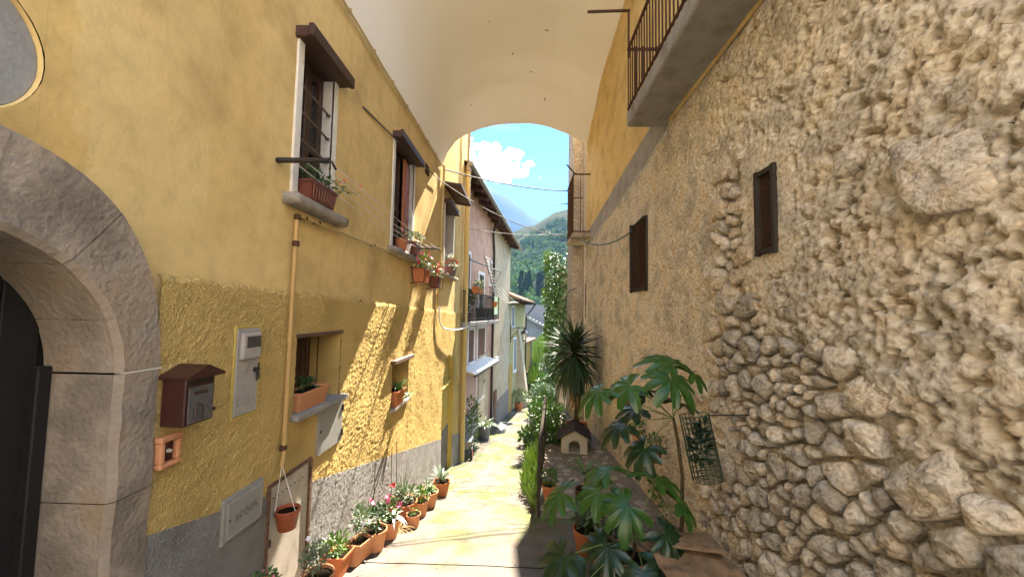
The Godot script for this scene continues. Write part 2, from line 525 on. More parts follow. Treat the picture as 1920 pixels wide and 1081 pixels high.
func camera_and_light():
	var cam := Camera3D.new()
	cam.name = "camera"
	cam.fov = 2.0 * rad_to_deg(atan(540.5 / 720.0))
	cam.near = 0.05
	cam.far = 9000.0
	add_child(cam)
	cam.position = Vector3(0, EYE, 0)
	cam.rotation_order = EULER_ORDER_YXZ
	cam.rotation_degrees = Vector3(3.5, 1.6, 1.0)
	cam.current = true
	var sun := DirectionalLight3D.new()
	sun.name = "sun"
	add_child(sun)
	sun.look_at_from_position(Vector3.ZERO, Vector3(-0.18, -1.04, 1.0), Vector3.UP)
	sun.light_energy = 0.62
	sun.light_color = Color(1.0, 0.96, 0.90)
	sun.light_angular_distance = 0.5
	sun.shadow_enabled = true
	var e := Environment.new()
	e.background_mode = Environment.BG_SKY
	e.tonemap_mode = Environment.TONE_MAPPER_LINEAR
	e.tonemap_exposure = 23.5
	e.sdfgi_enabled = true
	e.ssao_enabled = true
	e.ssil_enabled = true
	var sky := Sky.new()
	var pm := PanoramaSkyMaterial.new()
	pm.panorama = ImageTexture.create_from_image(sky_image())
	sky.sky_material = pm
	e.sky = sky
	e.background_energy_multiplier = 1.0
	e.fog_enabled = true
	e.fog_density = 0.00013
	e.fog_light_color = Color(0.34, 0.46, 0.60)
	var w := WorldEnvironment.new()
	w.name = "world_environment"
	w.environment = e
	add_child(w)

func sky_image() -> Image:
	var W := 2048
	var Hh := 1024
	var im := Image.create(W, Hh, false, Image.FORMAT_RGBF)
	for y in Hh:
		var el := (0.5 - (y + 0.5) / Hh) * PI
		var s: float = clamp(sin(el), 0.0, 1.0)
		var t: float = pow(1.0 - s, 3.0)
		var c := Color(0.006, 0.034, 0.085).lerp(Color(0.014, 0.054, 0.09), t)
		if el < 0.0: c = Color(0.014, 0.054, 0.09).lerp(Color(0.08, 0.07, 0.055), clamp(-el * 8.0, 0, 1))
		im.fill_rect(Rect2i(0, y, W, 1), c)
	var cn := FastNoiseLite.new()
	cn.seed = 77
	cn.frequency = 1.0
	cn.fractal_octaves = 5
	# fair-weather clouds: azimuth, elevation, half width, half height in degrees
	var clouds := [[-5.2, 20.8, 6.2, 3.5, 1.0], [-3.2, 26.2, 2.4, 0.7, 0.35], [4.5, 13.4, 4.0, 0.7, 0.3]]
	var cr := RandomNumberGenerator.new()
	cr.seed = 12
	for i in 46:
		var az := -180.0 + 360.0 * (i + 0.5) / 46.0 * 1.0 + cr.randf_range(-4, 4)
		var el := [20.0, 33.0, 48.0][i % 3] + cr.randf_range(-4, 4) as float
		if abs(az) < 24.0 and el < 42.0: continue
		var w := cr.randf_range(5.0, 9.0) / cos(deg_to_rad(el)) as float
		clouds.append([az, el, w, cr.randf_range(2.6, 4.6), 0.95])
	for cl in clouds:
		var x0 := int((cl[0] - cl[2] * 1.4 + 180.0) / 360.0 * W)
		var x1 := int((cl[0] + cl[2] * 1.4 + 180.0) / 360.0 * W)
		var y0 := int((90.0 - cl[1] - cl[3] * 1.6) / 180.0 * Hh)
		var y1 := int((90.0 - cl[1] + cl[3] * 1.6) / 180.0 * Hh)
		for yy in range(y0, y1):
			for xx in range(x0, x1):
				var az := (xx + 0.5) / W * 360.0 - 180.0
				var el := 90.0 - (yy + 0.5) / Hh * 180.0
				var dx: float = (az - cl[0]) / cl[2]
				var dy: float = (el - cl[1]) / cl[3]
				if dy < 0: dy *= 1.5
				var n := cn.get_noise_2d(az * 0.42, el * 0.6) * 0.75 + cn.get_noise_2d(az * 1.5 + 40, el * 2.0) * 0.35
				var a: float = smoothstep(0.0, 0.38, 1.0 - sqrt(dx * dx + dy * dy) + n) * cl[4]
				a = pow(a, 4.5)
				if a <= 0.003: continue
				var px := posmod(xx + W / 2, W)      # the panorama's left edge is straight ahead
				im.set_pixel(px, yy, im.get_pixel(px, yy).lerp(Color(0.85, 0.86, 0.87), a))
	return im

# ------------------------------------------------------------------ ground, hills
func setting():
	# lane of cast concrete slabs, with pale moss and washed-out patches where the photograph has them
	var street := Node3D.new()
	street.name = "street"
	add_child(street)
	street.set_meta("kind", "structure")
	var joints := [-2.6, -0.6, 1.6, 3.95, 5.9, 7.75, 9.6, 11.7, 13.0, 16.2, 19.5, 23.0, 27.0, 31.0, 36.0]
	for i in joints.size() - 1:
		var a: float = joints[i] + 0.006
		var b: float = joints[i + 1] - 0.006
		var mb := MB.new(Vector3.ZERO, true)
		var st: float = 0.09 if b < 10.0 else 0.25
		var nx := 40
		var nd := int(ceil((b - a) / st))
		var lip := rf(-0.006, 0.008)
		for k in nd:
			for j in nx:
				var q := []
				for c in [[0, 0], [0, 1], [1, 1], [1, 0]]:
					var d: float = lerp(a, b, float(k + c[0]) / nd)
					var x: float = lerp(lane_left(d), edge_x(min(d, b) if b > 5.95 else 5.0), float(j + c[1]) / nx)
					q.append([x, d])
				for c in [0, 1, 2, 0, 2, 3]:
					var x: float = q[c][0]
					var d: float = q[c][1]
					var y := ground_y(d) + lip + na.get_noise_2d(x * 1.3, d * 1.3) * 0.012 + nb.get_noise_2d(x * 4.0, d * 4.0) * 0.006
					mb.st.set_color(lane_colour(x, d))
					mb.st.add_vertex(v(x, y, d))
		part(street, "slab", mb, M.concrete)
	var bed := MB.new()
	for r in [[-2.6, 5.89, 2.4], [5.89, 13.0, 1.15], [13.0, 36.0, 1.7]]:
		bed.quad(v(-3.4, ground_y(r[0]) - 0.035, r[0]), v(r[2], ground_y(r[0]) - 0.035, r[0]), v(r[2], ground_y(r[1]) - 0.035, r[1]), v(-3.4, ground_y(r[1]) - 0.035, r[1]))
	part(street, "bed", bed, M.earth)
	# open ground all round, down to the valley
	var g := MB.new(Vector3.ZERO, true)
	var ds := [-60.0, -9.0, 0.0, 13.0, 20.0, 28.0, 36.0, 48.0, 60.0, 90.0, 130.0]
	var xs := [-90.0, -30.0, -8.0, 0.0, 3.0, 8.0, 20.0, 40.0, 90.0]
	for i in ds.size() - 1:
		for j in xs.size() - 1:
			var f := func(x: float, d: float) -> Vector3:
				return v(x, ground_y(d) - 0.2 - (0.25 if d < 6.5 else 0.0) + (0.25 * na.get_noise_2d(x * 0.2, d * 0.2) if abs(x) > 4.0 else 0.0), d)
			g.quad(f.call(xs[j], ds[i]), f.call(xs[j + 1], ds[i]), f.call(xs[j + 1], ds[i + 1]), f.call(xs[j], ds[i + 1]))
	var go := part(self, "ground", g, M.hill)
	go.set_meta("kind", "structure")
	# sunny paved square at the top of the lane, where the photographer stands
	var sq := MB.new(Vector3.ZERO, true)
	for i in 16:
		for k in 12:
			var q := []
			for e in [[i, k], [i + 1, k], [i + 1, k + 1], [i, k + 1]]:
				var x: float = -12.0 + 1.5 * e[0]
				var d: float = -2.6 - 0.85 * e[1]
				q.append(v(x, lerp(ground_y(-2.0), -0.7, clamp((-d - 2.6) / 3.0, 0, 1)) - 0.02 + 0.01 * na.get_noise_2d(x, d), d))
			sq.quad(q[3], q[2], q[1], q[0])
	part(self, "square", sq, M.paving).set_meta("kind", "structure")
	# wooded hillside and the bare mountain behind it
	hill_sheet("hill", M.hill, -260.0, 420.0, 52, 110.0, 640.0, 46)
	hill_sheet("mountain", M.mountain, -2600.0, 2200.0, 60, 1500.0, 3400.0, 30)
	hill_wood()
	# raised terrace along the rubble wall
	var t := MB.new(Vector3.ZERO, true)
	var nn := 40
	for i in nn:
		var d0: float = lerp(5.9, 13.4, float(i) / nn)
		var d1: float = lerp(5.9, 13.4, float(i + 1) / nn)
		for j in 14:
			var q := []
			for c in [[d0, j], [d0, j + 1], [d1, j + 1], [d1, j]]:
				var x: float = lerp(edge_x(c[0] + 0.001), right_x(c[0]) + 0.1, float(c[1]) / 14)
				q.append(v(x, terrace_y(c[0]) + nb.get_noise_2d(x * 3, c[0] * 3) * 0.015, c[0]))
			t.quad(q[0], q[1], q[2], q[3])
		var e0 := edge_x(d0 + 0.001)
		var e1 := edge_x(d1)
		t.smooth(false)
		t.quad(v(e0, ground_y(d0) - 0.1, d0), v(e0, terrace_y(d0), d0), v(e1, terrace_y(d1), d1), v(e1, ground_y(d1) - 0.1, d1))
		t.smooth(true)
	var te := part(self, "terrace", t, M.cobble)
	te.set_meta("kind", "structure")
	var spots := []
	var tries := 0
	while spots.size() < 110 and tries < 4000:
		tries += 1
		var d := rf(6.05, 9.3)
		var x := rf(edge_x(d) + 0.12, right_x(d) - 0.08)
		var r := rf(0.055, 0.12)
		var ok := true
		for s in spots:
			if Vector2(s[0] - x, s[1] - d).length() < s[2] + r: ok = false
		if ok: spots.append([x, d, r])
	var stone_meshes := []
	for k in 5:
		var mb := MB.new(Vector3.ZERO, true)
		var rr := []
		for a in 9: rr.append(rf(0.8, 1.1))
		for a in 9:
			var a2 := (a + 1) % 9
			var p0 := Vector3(cos(TAU * a / 9) * rr[a], 0, sin(TAU * a / 9) * rr[a])
			var p1 := Vector3(cos(TAU * a2 / 9) * rr[a2], 0, sin(TAU * a2 / 9) * rr[a2])
			var u0 := p0 * 0.8 + Vector3(0, 0.28, 0)
			var u1 := p1 * 0.8 + Vector3(0, 0.28, 0)
			mb.quad(p0, u0, u1, p1)
			mb.tri(u0, Vector3(0, 0.34, 0), u1)
		stone_meshes.append(mesh_of(mb))
	for s in spots:
		var b := Basis(Vector3.UP, rf(0, TAU)).scaled(Vector3(s[2], s[2] * rf(0.3, 0.75), s[2]))
		inst(te, "paving_stone", stone_meshes[rng.randi() % 5], M.cobble_worn if rng.randf() < 0.6 else M.cobble, Transform3D(b, v(s[0], terrace_y(s[1]) - 0.005, s[1])))

func lane_left(d: float) -> float:
	if d < 13.0: return -2.05
	return -2.2 + (d - 13.0) * 0.045 - 0.4

func lane_colour(x: float, d: float) -> Color:
	var c := Color(1, 1, 1)
	var n := nb.get_noise_2d(x * 0.9 + 7, d * 0.5) + 0.4 * nb.get_noise_2d(x * 3.1, d * 2.1)
	var moss: float = 0.0
	if d > 4.2:
		moss = smoothstep(0.02, 0.5, n + 0.35 * exp(-pow((x + 1.35) / 0.5, 2)) * clamp((d - 8.0) * 0.4, 0, 1) + 0.22 * exp(-pow((x - 0.0) / 0.5, 2)))
	c = c.lerp(Color(0.74, 1.0, 0.45), moss * 0.8)
	var worn: float = smoothstep(0.12, 0.5, nb.get_noise_2d(x * 1.4 - 30, d * 1.1 + 12))
	c = c.lerp(Color(1.12, 0.93, 0.83), worn * 0.6)
	var dark: float = smoothstep(0.22, 0.55, nb.get_noise_2d(x * 2.2 + 60, d * 1.9 - 8))
	c = c.lerp(Color(0.6, 0.62, 0.52), dark * 0.55)
	var joint: float = 0.0
	for j in [3.95, 5.9, 7.75, 9.6, 11.7]:
		joint = max(joint, 1.0 - abs(d - j - 0.05 * na.get_noise_2d(x * 2.0, j)) / 0.09)
	c = c.lerp(Color(0.72, 0.86, 0.42), clamp(joint, 0, 1) * 0.5 * smoothstep(-0.1, 0.3, n))
	return c

func hill_height(x: float, d: float) -> float:
	var r: float = clamp((d - 110.0) / 420.0, 0.0, 1.3)
	var y: float = -14.0 + 142.0 * r * (0.75 + 0.25 * r)
	y += smoothstep(0.1, 1.0, r) * (10.0 * sin((x - 10.0) * 0.028) + 7.0 * na.get_noise_2d(x * 0.012, d * 0.012) + 4.0 * na.get_noise_2d(x * 0.04, d * 0.04))
	y += 1.6 * na.get_noise_2d(x * 0.11, d * 0.11)
	if d > 520.0: y -= (d - 520.0) * 0.5
	# the shoulder falls away to the left, where the mountain shows
	y -= smoothstep(20.0, -120.0, x) * r * 46.0
	y += smoothstep(15.0, 60.0, x) * r * 9.0
	return y

func mountain_height(x: float, d: float) -> float:
	var r: float = clamp((d - 1500.0) / 1100.0, 0.0, 1.0)
	var ridge: float = 955.0 - 0.62 * (x + 420.0) if x > -900.0 else 1157.0
	ridge = clamp(ridge, 150.0, 1200.0)
	return lerp(20.0, ridge, r * r * (3 - 2 * r)) + r * (60.0 * na.get_noise_2d(x * 0.0025, d * 0.0025) + 26.0 * na.get_noise_2d(x * 0.009, d * 0.009)) - max(0.0, d - 2700.0) * 0.4

func hill_sheet(called: String, m: Material, x0: float, x1: float, nx: int, d0: float, d1: float, nd: int):
	var mb := MB.new(Vector3.ZERO, true)
	var f := func(i: int, k: int) -> Vector3:
		var x: float = lerp(x0, x1, float(i) / nx)
		var d: float = lerp(d0, d1, float(k) / nd)
		return v(x, hill_height(x, d) if called == "hill" else mountain_height(x, d), d)
	for k in nd:
		for i in nx:
			mb.quad(f.call(i, k), f.call(i + 1, k), f.call(i + 1, k + 1), f.call(i, k + 1))
	part(self, called, mb, m).set_meta("kind", "structure")

func clump_mesh(nl: int, seedv: int, tall := 1.0, ls := 0.34) -> Mesh:
	rng.seed = seedv
	var mb := MB.new()
	var lobes := []
	for i in 7: lobes.append([rdir() * Vector3(0.55, 0.45 * tall, 0.55) + Vector3(0, 0.62 * tall, 0), rf(0.28, 0.5)])
	for i in nl:
		var l: Array = lobes[i % 7]
		var dir := rdir()
		var p: Vector3 = l[0] + dir * l[1] * pow(rng.randf(), 0.33) * Vector3(1, tall, 1)
		var c := rf(0.65, 1.3)
		mb.col(Color(c * rf(0.9, 1.15), c, c * rf(0.7, 1.1)))
		var t := (dir + rdir() * 0.9).normalized()
		mb.leaf(p, t, rdir(), ls, ls * 0.7)
	return mesh_of(mb)

func scatter(called: String, mesh: Mesh, m: Material, xfs: Array, cols := []) -> MultiMeshInstance3D:
	var mm := MultiMesh.new()
	mm.transform_format = MultiMesh.TRANSFORM_3D
	mm.use_colors = cols.size() > 0
	mm.mesh = mesh
	mm.instance_count = xfs.size()
	for i in xfs.size():
		mm.set_instance_transform(i, xfs[i])
		if cols.size() > 0: mm.set_instance_color(i, cols[i])
	var o := MultiMeshInstance3D.new()
	o.name = numbered(called)
	o.multimesh = mm
	o.material_override = m
	add_child(o)
	return o

func hill_wood():
	for k in 3:
		var mesh := clump_mesh(150, 300 + k, 0.9, 0.40)
		rng.seed = 500 + k
		var xfs := []
		var cols := []
		var tries := 0
		while xfs.size() < 1500 and tries < 40000:
			tries += 1
			var d := rf(118.0, 470.0)
			var x := rf(-0.13, 0.26) * d
			var dens := 1.15 - (d - 120.0) / 330.0 + 0.8 * na.get_noise_2d(x * 0.03, d * 0.02)
			if rng.randf() > dens: continue
			var s := rf(2.6, 6.0) * (1.0 if d < 260.0 else 0.7)
			var b := Basis(Vector3.UP, rf(0, TAU)).scaled(Vector3(s, s * rf(0.7, 1.2), s))
			xfs.append(Transform3D(b, v(x, hill_height(x, d) - 0.4 * s, d)))
			var c := rf(0.6, 1.25)
			cols.append([Color(0.95, 1.0, 0.8), Color(1.25, 1.2, 0.75), Color(0.75, 0.9, 0.95)][k] * Color(c, c, c))
		var o := scatter("hillside_wood", mesh, M.hill_leaf, xfs, cols)
		tag(o, ["olive green scrub wood covering the far hillside", "paler yellow green bushes scattered over the far hillside", "blue green oaks dotted over the far hillside"][k], "wood", "", "stuff")
	# dark cypresses standing among the scrub
	var cyp := []
	for k in 3:
		rng.seed = 700 + k
		var mb := MB.new()
		for i in 420:
			var h := pow(rng.randf(), 0.8)
			var a := rf(0, TAU)
			var r := 0.13 * sqrt(sin(PI * clamp(h * 0.92 + 0.07, 0, 1))) * rf(0.7, 1.1) * (1.15 - h * 0.6)
			var c := rf(0.7, 1.35)
			mb.col(Color(c, c, c))
			mb.leaf(Vector3(cos(a) * r, h * 0.93 + 0.02, sin(a) * r), (Vector3(cos(a) * 0.35, 1, sin(a) * 0.35) + rdir() * 0.3).normalized(), Vector3(cos(a), 0.2, sin(a)), 0.1, 0.045)
		cyp.append(mesh_of(mb))
	rng.seed = 40
	var names := ["tallest dark cypress at the end of the hillside row", "dark cypress beside the tallest one on the hillside", "slim dark cypress in the middle of the hillside row", "broad dark cypress below the pale hillside house", "dark cypress next to the pale hillside house", "short dark cypress on the far side of the row", "last dark cypress of the hillside row towards the ivy", "lone slim cypress higher up the bare slope"]
	var where := [[976, 553, 50], [985, 552, 44], [991, 552, 50], [1008, 553, 46], [1013, 551, 47], [1019, 553, 48], [1024, 554, 40], [997, 462, 15]]
	for i in where.size():
		var w: Array = where[i]
		var d := 175.0 + 7.0 * (i % 3)
		if i == 7: d = 330.0
		var x: float = (w[0] - 979.0) / 720.0 * d
		var h: float = w[2] / 720.0 * d
		var t := thing("cypress_tree", names[i], "tree", v(x, hill_height(x, d) - 0.3, d), "cypresses on the hillside")
		var base_y: float = max(hill_height(x, d) - 0.3, (585.0 - w[1]) / 720.0 * d - 1.0)
		t.position = v(x, base_y, d)
		inst(t, "crown", cyp[i % 3], M.cypress, Transform3D(Basis(Vector3.UP, i * 1.3).scaled(Vector3(h * 0.85, h, h * 0.85)), Vector3(0, 0.1, 0)))
		var tr := MB.new()
		tr.tube([Vector3(0, -1.5, 0), Vector3(0, h * 0.3, 0)], 0.2, 6, 0.12)
		part(t, "trunk", tr, M.stem)

# ------------------------------------------------------------------ the vaulted passage
func passage():
	var t := thing("vaulted_passage", "cream plastered vault spanning the lane overhead", "vault", v(0, 0, 9.0))
	var org := t.position
	var mb := MB.new(org, true)
	var ns := 48
	var nt := 56
	var grid := []
	for i in ns + 1:
		var row := []
		var s := float(i) / ns
		var e := arch_spot(s)
		for k in nt + 1:
			var f := pow(float(k) / nt, 1.7)
			var back := f * (e.z - (3.5 + 3.0 * s))
			var d := e.z - back
			var x := e.x
			if i == ns: x = right_x(d) + 0.02
			elif e.x > 0: x = lerp(e.x, e.x * (right_x(d) / 1.9), s)
			var w := pow(s, 0.9)
			var crown := sin(PI * s)
			var y := e.y + rise(back) * w + crown * 0.32 * smoothstep(0.0, 0.9, back)
			if i == 0:
				y = lerp(3.54, 3.36, clamp(back / 5.2, 0, 1))
			else:
				y -= (1.0 - s) * 0.18 * clamp(back / 5.2, 0, 1)
			y += 0.012 * na.get_noise_2d(x * 1.1, d * 1.1) + 0.02 * na.get_noise_2d(x * 0.5 + 9, d * 0.5)
			row.append(v(x, y, d))
		grid.append(row)
	for i in ns:
		for k in nt:
			mb.quad(grid[i][k], grid[i + 1][k], grid[i + 1][k + 1], grid[i][k + 1])
	part(t, "soffit", mb, M.vault)
	# flakes where the paint has come off, thin chips of bare plaster
	var body := MB.new(org)
	for i in ns:
		var a: Vector3 = grid[i][0]
		var b: Vector3 = grid[i + 1][0]
		body.quad(b, a, Vector3(a.x, 9.1, a.z), Vector3(b.x, 9.1, b.z))
		var a2: Vector3 = grid[i][nt]
		var b2: Vector3 = grid[i + 1][nt]
		body.quad(a2, b2, Vector3(b2.x, 9.1, b2.z), Vector3(a2.x, 9.1, a2.z))
	body.quad(Vector3(-2.4, 9.1, -3.4), Vector3(2.6, 9.1, -6.6), Vector3(2.6, 9.1, -11.6), Vector3(-2.4, 9.1, -9.2))
	part(t, "upper_wall", body, M.yellow)
	# chipped paint: small recessed-looking scabs with their own outline
	rng.seed = 61
	for c in [[0.56, 3.0, 0.17, 0.035], [0.62, 3.1, 0.06, 0.012], [0.70, 2.1, 0.09, 0.018], [0.58, 1.5, 0.05, 0.03], [0.63, 1.05, 0.10, 0.014], [0.72, 0.5, 0.04, 0.04], [0.36, 0.6, 0.05, 0.012], [0.48, 2.4, 0.03, 0.02], [0.17, 5.0, 0.16, 0.02], [0.66, 1.1, 0.03, 0.012]]:
		var s: float = c[0]
		var e := arch_spot(s)
		var best := Vector3.ZERO
		var gi := int(s * ns)
		var k := 0
		while k < nt and -grid[gi][k].z > e.z - c[1]: k += 1
		best = grid[gi][k]
		var n: Vector3 = (grid[gi + 1][k] - grid[gi][k]).cross(grid[gi][min(k + 1, nt)] - grid[gi][max(k - 1, 0)]).normalized()
		if n.y > 0: n = -n
		var chip := MB.new(org, true)
		var ux := (grid[gi + 1][k] - grid[gi][k]).normalized() as Vector3
		var uz := n.cross(ux)
		var ring := []
		for a in 12:
			var r := rf(0.55, 1.15)
			ring.append(best + n * 0.006 + ux * cos(TAU * a / 12) * c[2] * 0.6 * r + uz * sin(TAU * a / 12) * c[3] * 1.2 * r)
		for a in 12: chip.tri(best + n * 0.009, ring[a], ring[(a + 1) % 12])
		part(t, "paint_chip", chip, M.sillstone)

# ------------------------------------------------------------------ yellow house along the left of the lane
const HOLES_UP := [[3.25, 3.80, 0.97, 2.36, 0.0], [5.72, 6.72, 0.95, 2.62, 0.0], [9.55, 10.75, 0.95, 2.72, 0.0], [0.92, 1.48, 0.69, 1.25, 0.28, 0.28]]
const HOLES_LOW := [[0.57, 1.83, -2.4, 0.30, 0.63], [3.33, 4.17, -0.93, -0.25, 0.0], [5.87, 6.72, -1.52, -0.82, 0.0], [9.70, 11.25, -4.9, -1.2, 0.78], [3.06, 3.63, -2.6, -1.40, 0.0]]

func coat_top(d: float) -> float:
	return 0.215 - 0.0215 * d + 0.022 * na.get_noise_1d(d * 3.0) + 0.018 * na.get_noise_1d(d * 11.0) + 0.012 * na.get_noise_1d(d * 31.0)

func spatter(d: float, y: float) -> float:       # thrown plaster: sharp little ridges and pits
	var a := na.get_noise_2d(d * 13.0 + 2.0 * na.get_noise_2d(d * 6.0, y * 6.0), y * 10.0)
	var b := na.get_noise_2d(d * 25.0 + 50.0, y * 21.0)
	var k := 0.95 + 0.7 * na.get_noise_2d(d * 1.3 + 8.0, y * 1.3) + 0.4 * na.get_noise_2d(d * 4.0, y * 4.0)
	return k * (0.015 * (0.35 - abs(a)) + 0.007 * b)

func dado_top(d: float) -> float:
	return -0.69 - 0.256 * d

func yellow_house():
	var t := thing("yellow_house", "yellow plastered house with grey base lining the lane", "house", v(-2, -1.5, 6))
	var o := t.position
	# smooth upper plaster
	var up := MB.new(o, true)
	var at_up := func(d: float, y: float) -> Vector3:
		# older, yellower coat round the doorway and a faded patch with a ragged edge, as in the photograph
		var rag := 0.10 * nb.get_noise_2d(d * 2.0, y * 2.0) + 0.04 * nb.get_noise_2d(d * 8.0, y * 8.0)
		var old: float = smoothstep(0.03, -0.03, d - (1.70 - 0.12 * y) + rag)
		var fade: float = smoothstep(-0.03, 0.03, d - 2.32 + rag * 0.6) * smoothstep(0.05, -0.05, d - 2.75 + rag * 1.5) * smoothstep(0.35, 0.6, y)
		var soil: float = 0.5 * smoothstep(0.15, 0.45, nb.get_noise_2d(d * 0.9 + 20, y * 0.55 + 4))
		up.st.set_color(Color(1, 1, 1).lerp(Color(0.95, 0.88, 0.72), old * 0.8).lerp(Color(0.93, 0.90, 0.82), fade * 0.6).lerp(Color(0.90, 0.89, 0.86), soil * 0.7))
		return v(-2.0 + 0.010 * na.get_noise_2d(d * 0.7, y * 0.7) + 0.004 * nb.get_noise_2d(d * 2.5, y * 2.5), y, d)
	var holes_up := HOLES_UP.duplicate()
	# the oculus is cut as a lens-shaped opening: lower half from its own bottom curve
	sheet(up, -1.0, 5.0, func(_d): return -0.25, func(d): return 7.6 if d < 9.2 else 6.4, holes_up + [[0.57, 1.83, -0.3, 0.30, 0.6301]], 0.045, 0.045, at_up)
	sheet(up, 5.0, 13.1, func(_d): return -0.25, func(d): return 7.6 if d < 9.2 else 6.4, holes_up + [[0.57, 1.83, -0.3, 0.30, 0.6301]], 0.22, 0.22, at_up)
	up.col(Color.WHITE)
	# end of the house facing down the lane, and its top
	up.smooth(false)
	up.quad(v(-2, -6.5, 13.1), v(-7, -6.5, 13.1), v(-7, 6.4, 13.1), v(-2, 6.4, 13.1))
	up.quad(v(-2, 6.4, 9.2), v(-2, 6.4, 13.1), v(-7, 6.4, 13.1), v(-7, 6.4, 9.2))
	up.quad(v(-2, 7.6, -1), v(-2, 7.6, 9.2), v(-7, 7.6, 9.2), v(-7, 7.6, -1))
	up.quad(v(-2, 6.3, 9.2), v(-7, 6.3, 9.2), v(-7, 7.6, 9.2), v(-2, 7.6, 9.2))
	up.quad(v(-7, -3, -1), v(-2, -3, -1), v(-2, 7.6, -1), v(-7, 7.6, -1))
	part(t, "upper_wall", up, M.yellow)
	# masonry core and rear wall, so that no daylight enters from behind
	var core := MB.new(o)
	core.quad(v(-2.5, -6.5, -1), v(-2.5, -6.5, 13.1), v(-2.5, 7.6, 13.1), v(-2.5, 7.6, -1))
	core.quad(v(-7, -6.5, 13.1), v(-7, -6.5, -1), v(-7, 7.6, -1), v(-7, 7.6, 13.1))
	part(t, "core_wall", core, M.door_black)
	# thick spattered coat on the lower wall, proud of the plaster above
	var lo := MB.new(o, true)
	var at_lo := func(d: float, y: float) -> Vector3:
		var edge: float = smoothstep(0.0, 0.035, coat_top(d) - y)
		return v(-1.998 + 0.024 * edge + spatter(d, y) + 0.006 * na.get_noise_2d(d * 0.9, y * 0.9), y, d)
	var low := HOLES_LOW.duplicate()
	low.append([-6.0, 2.04, -3.0, 0.6, 0.0])
	sheet(lo, -1.0, 0.36, func(_d): return -2.0, func(_d): return -0.2, [], 0.2, 0.2, at_lo)
	sheet(lo, 2.04, 6.0, dado_top, coat_top, HOLES_LOW.slice(1), 0.014, 0.014, at_lo)
	sheet(lo, 6.0, 13.1, dado_top, coat_top, HOLES_LOW.slice(1), 0.026, 0.026, at_lo)
	part(t, "rough_coat", lo, M.yellow_rough)
	var dd := MB.new(o, true)
	var at_dd := func(d: float, y: float) -> Vector3:
		return v(-1.966 + 0.65 * spatter(d * 1.25 + 40.0, y * 1.25), y, d)
	sheet(dd, 2.04, 6.0, func(d): return ground_y(d) - 0.1, dado_top, HOLES_LOW.slice(1), 0.014, 0.014, at_dd)
	sheet(dd, 6.0, 13.1, func(d): return ground_y(d) - 0.1, dado_top, HOLES_LOW.slice(1), 0.026, 0.026, at_dd)
	dd.smooth(false)
	for i in 60:
		var a: float = lerp(2.04, 13.1, i / 60.0)
		var b: float = lerp(2.04, 13.1, (i + 1) / 60.0)
		if (a > 9.6 and b < 11.4): continue
		if b > 3.0 and a < 3.66: continue
		dd.quad(v(-2.0, dado_top(a), a), v(-1.966, dado_top(a), a), v(-1.966, dado_top(b), b), v(-2.0, dado_top(b), b))
	part(t, "base_coat", dd, M.dado)
	stone_doorway(t, o)
	oculus(t, o)
	for i in 3:
		tall_window(t, o, i)
	low_windows(t, o)
	metal_door(t, o)
	# walled-up arched doorway near the far corner, painted smooth
	var ni := MB.new(o, true)
	sheet(ni, 9.62, 11.33, func(_d): return -3.22, func(_d): return -1.1, [], 0.2, 0.2, func(d, y): return v(-2.10 + 0.006 * nb.get_noise_2d(d * 2, y * 2), y, d))
	var no := part(t, "blocked_doorway", ni, M.yellow_flat)
	var nl := MB.new(o, true)
	sheet(nl, 9.62, 11.33, func(_d): return -5.0, func(_d): return -3.22, [], 0.2, 0.2, func(d, y): return v(-2.097 + 0.008 * nb.get_noise_2d(d * 2, y * 2), y, d))
	part(no, "painted_base", nl, M.dado_flat)
	var jam := MB.new(o)
	reveal_left(jam, 9.70, 11.25, -5.0, -1.98, -1.975, -2.12, false)
	for i in 14:
		var a0 := PI * i / 14.0
		var a1 := PI * (i + 1) / 14.0
		var c := 10.475
		jam.quad(v(-1.975, -1.98 + 0.78 * sin(a0), c - 0.775 * cos(a0)), v(-2.12, -1.98 + 0.78 * sin(a0), c - 0.775 * cos(a0)), v(-2.12, -1.98 + 0.78 * sin(a1), c - 0.775 * cos(a1)), v(-1.975, -1.98 + 0.78 * sin(a1), c - 0.775 * cos(a1)))
	part(no, "jamb", jam, M.yellow_flat)
	# wooden board canopy over the third window
	var bo := MB.new(o)
	bo.prism(PackedVector2Array([Vector2(-2.0, 3.13), Vector2(-1.56, 3.06), Vector2(-1.56, 3.10), Vector2(-2.0, 3.19)]), Transform3D(Basis.IDENTITY, v(0, 0, 10.9)), 1.7)
	var can := part(t, "board_canopy", bo, M.wood_board)
	var bf := MB.new(o)
	bf.box(v(-1.55, 3.08, 10.05), Vector3(0.03, 0.07, 1.74), Basis.IDENTITY, 0.004)
	bf.box(v(-1.78, 3.10, 9.19), Vector3(0.44, 0.09, 0.03), Basis(Vector3.BACK, -0.16), 0.004)
	bf.box(v(-1.78, 3.10, 10.91), Vector3(0.44, 0.09, 0.03), Basis(Vector3.BACK, -0.16), 0.004)
	part(can, "edge_strip", bf, M.wood_dark)
	var ve := MB.new(o)
	ve.box(v(-1.995, 2.86, 7.62), Vector3(0.03, 0.2, 0.26), Basis.IDENTITY, 0.004)
	for i in 5: ve.box(v(-1.975, 2.79 + i * 0.035, 7.62), Vector3(0.02, 0.012, 0.22))
	part(t, "air_grille", ve, M.rust)
	# hairline cracks in the plaster beside the oculus: real slits of dark depth
	var cr := MB.new(o)
	var path := [[1.32, 1.40], [1.36, 1.31], [1.42, 1.24], [1.46, 1.20], [1.51, 1.12], [1.55, 1.05], [1.57, 0.98], [1.565, 0.90]]
	for i in path.size() - 1:
		cr.tube([v(-1.9995, path[i][1], path[i][0]), v(-1.9995, path[i + 1][1], path[i + 1][0])], 0.0022 - 0.0002 * i, 5)
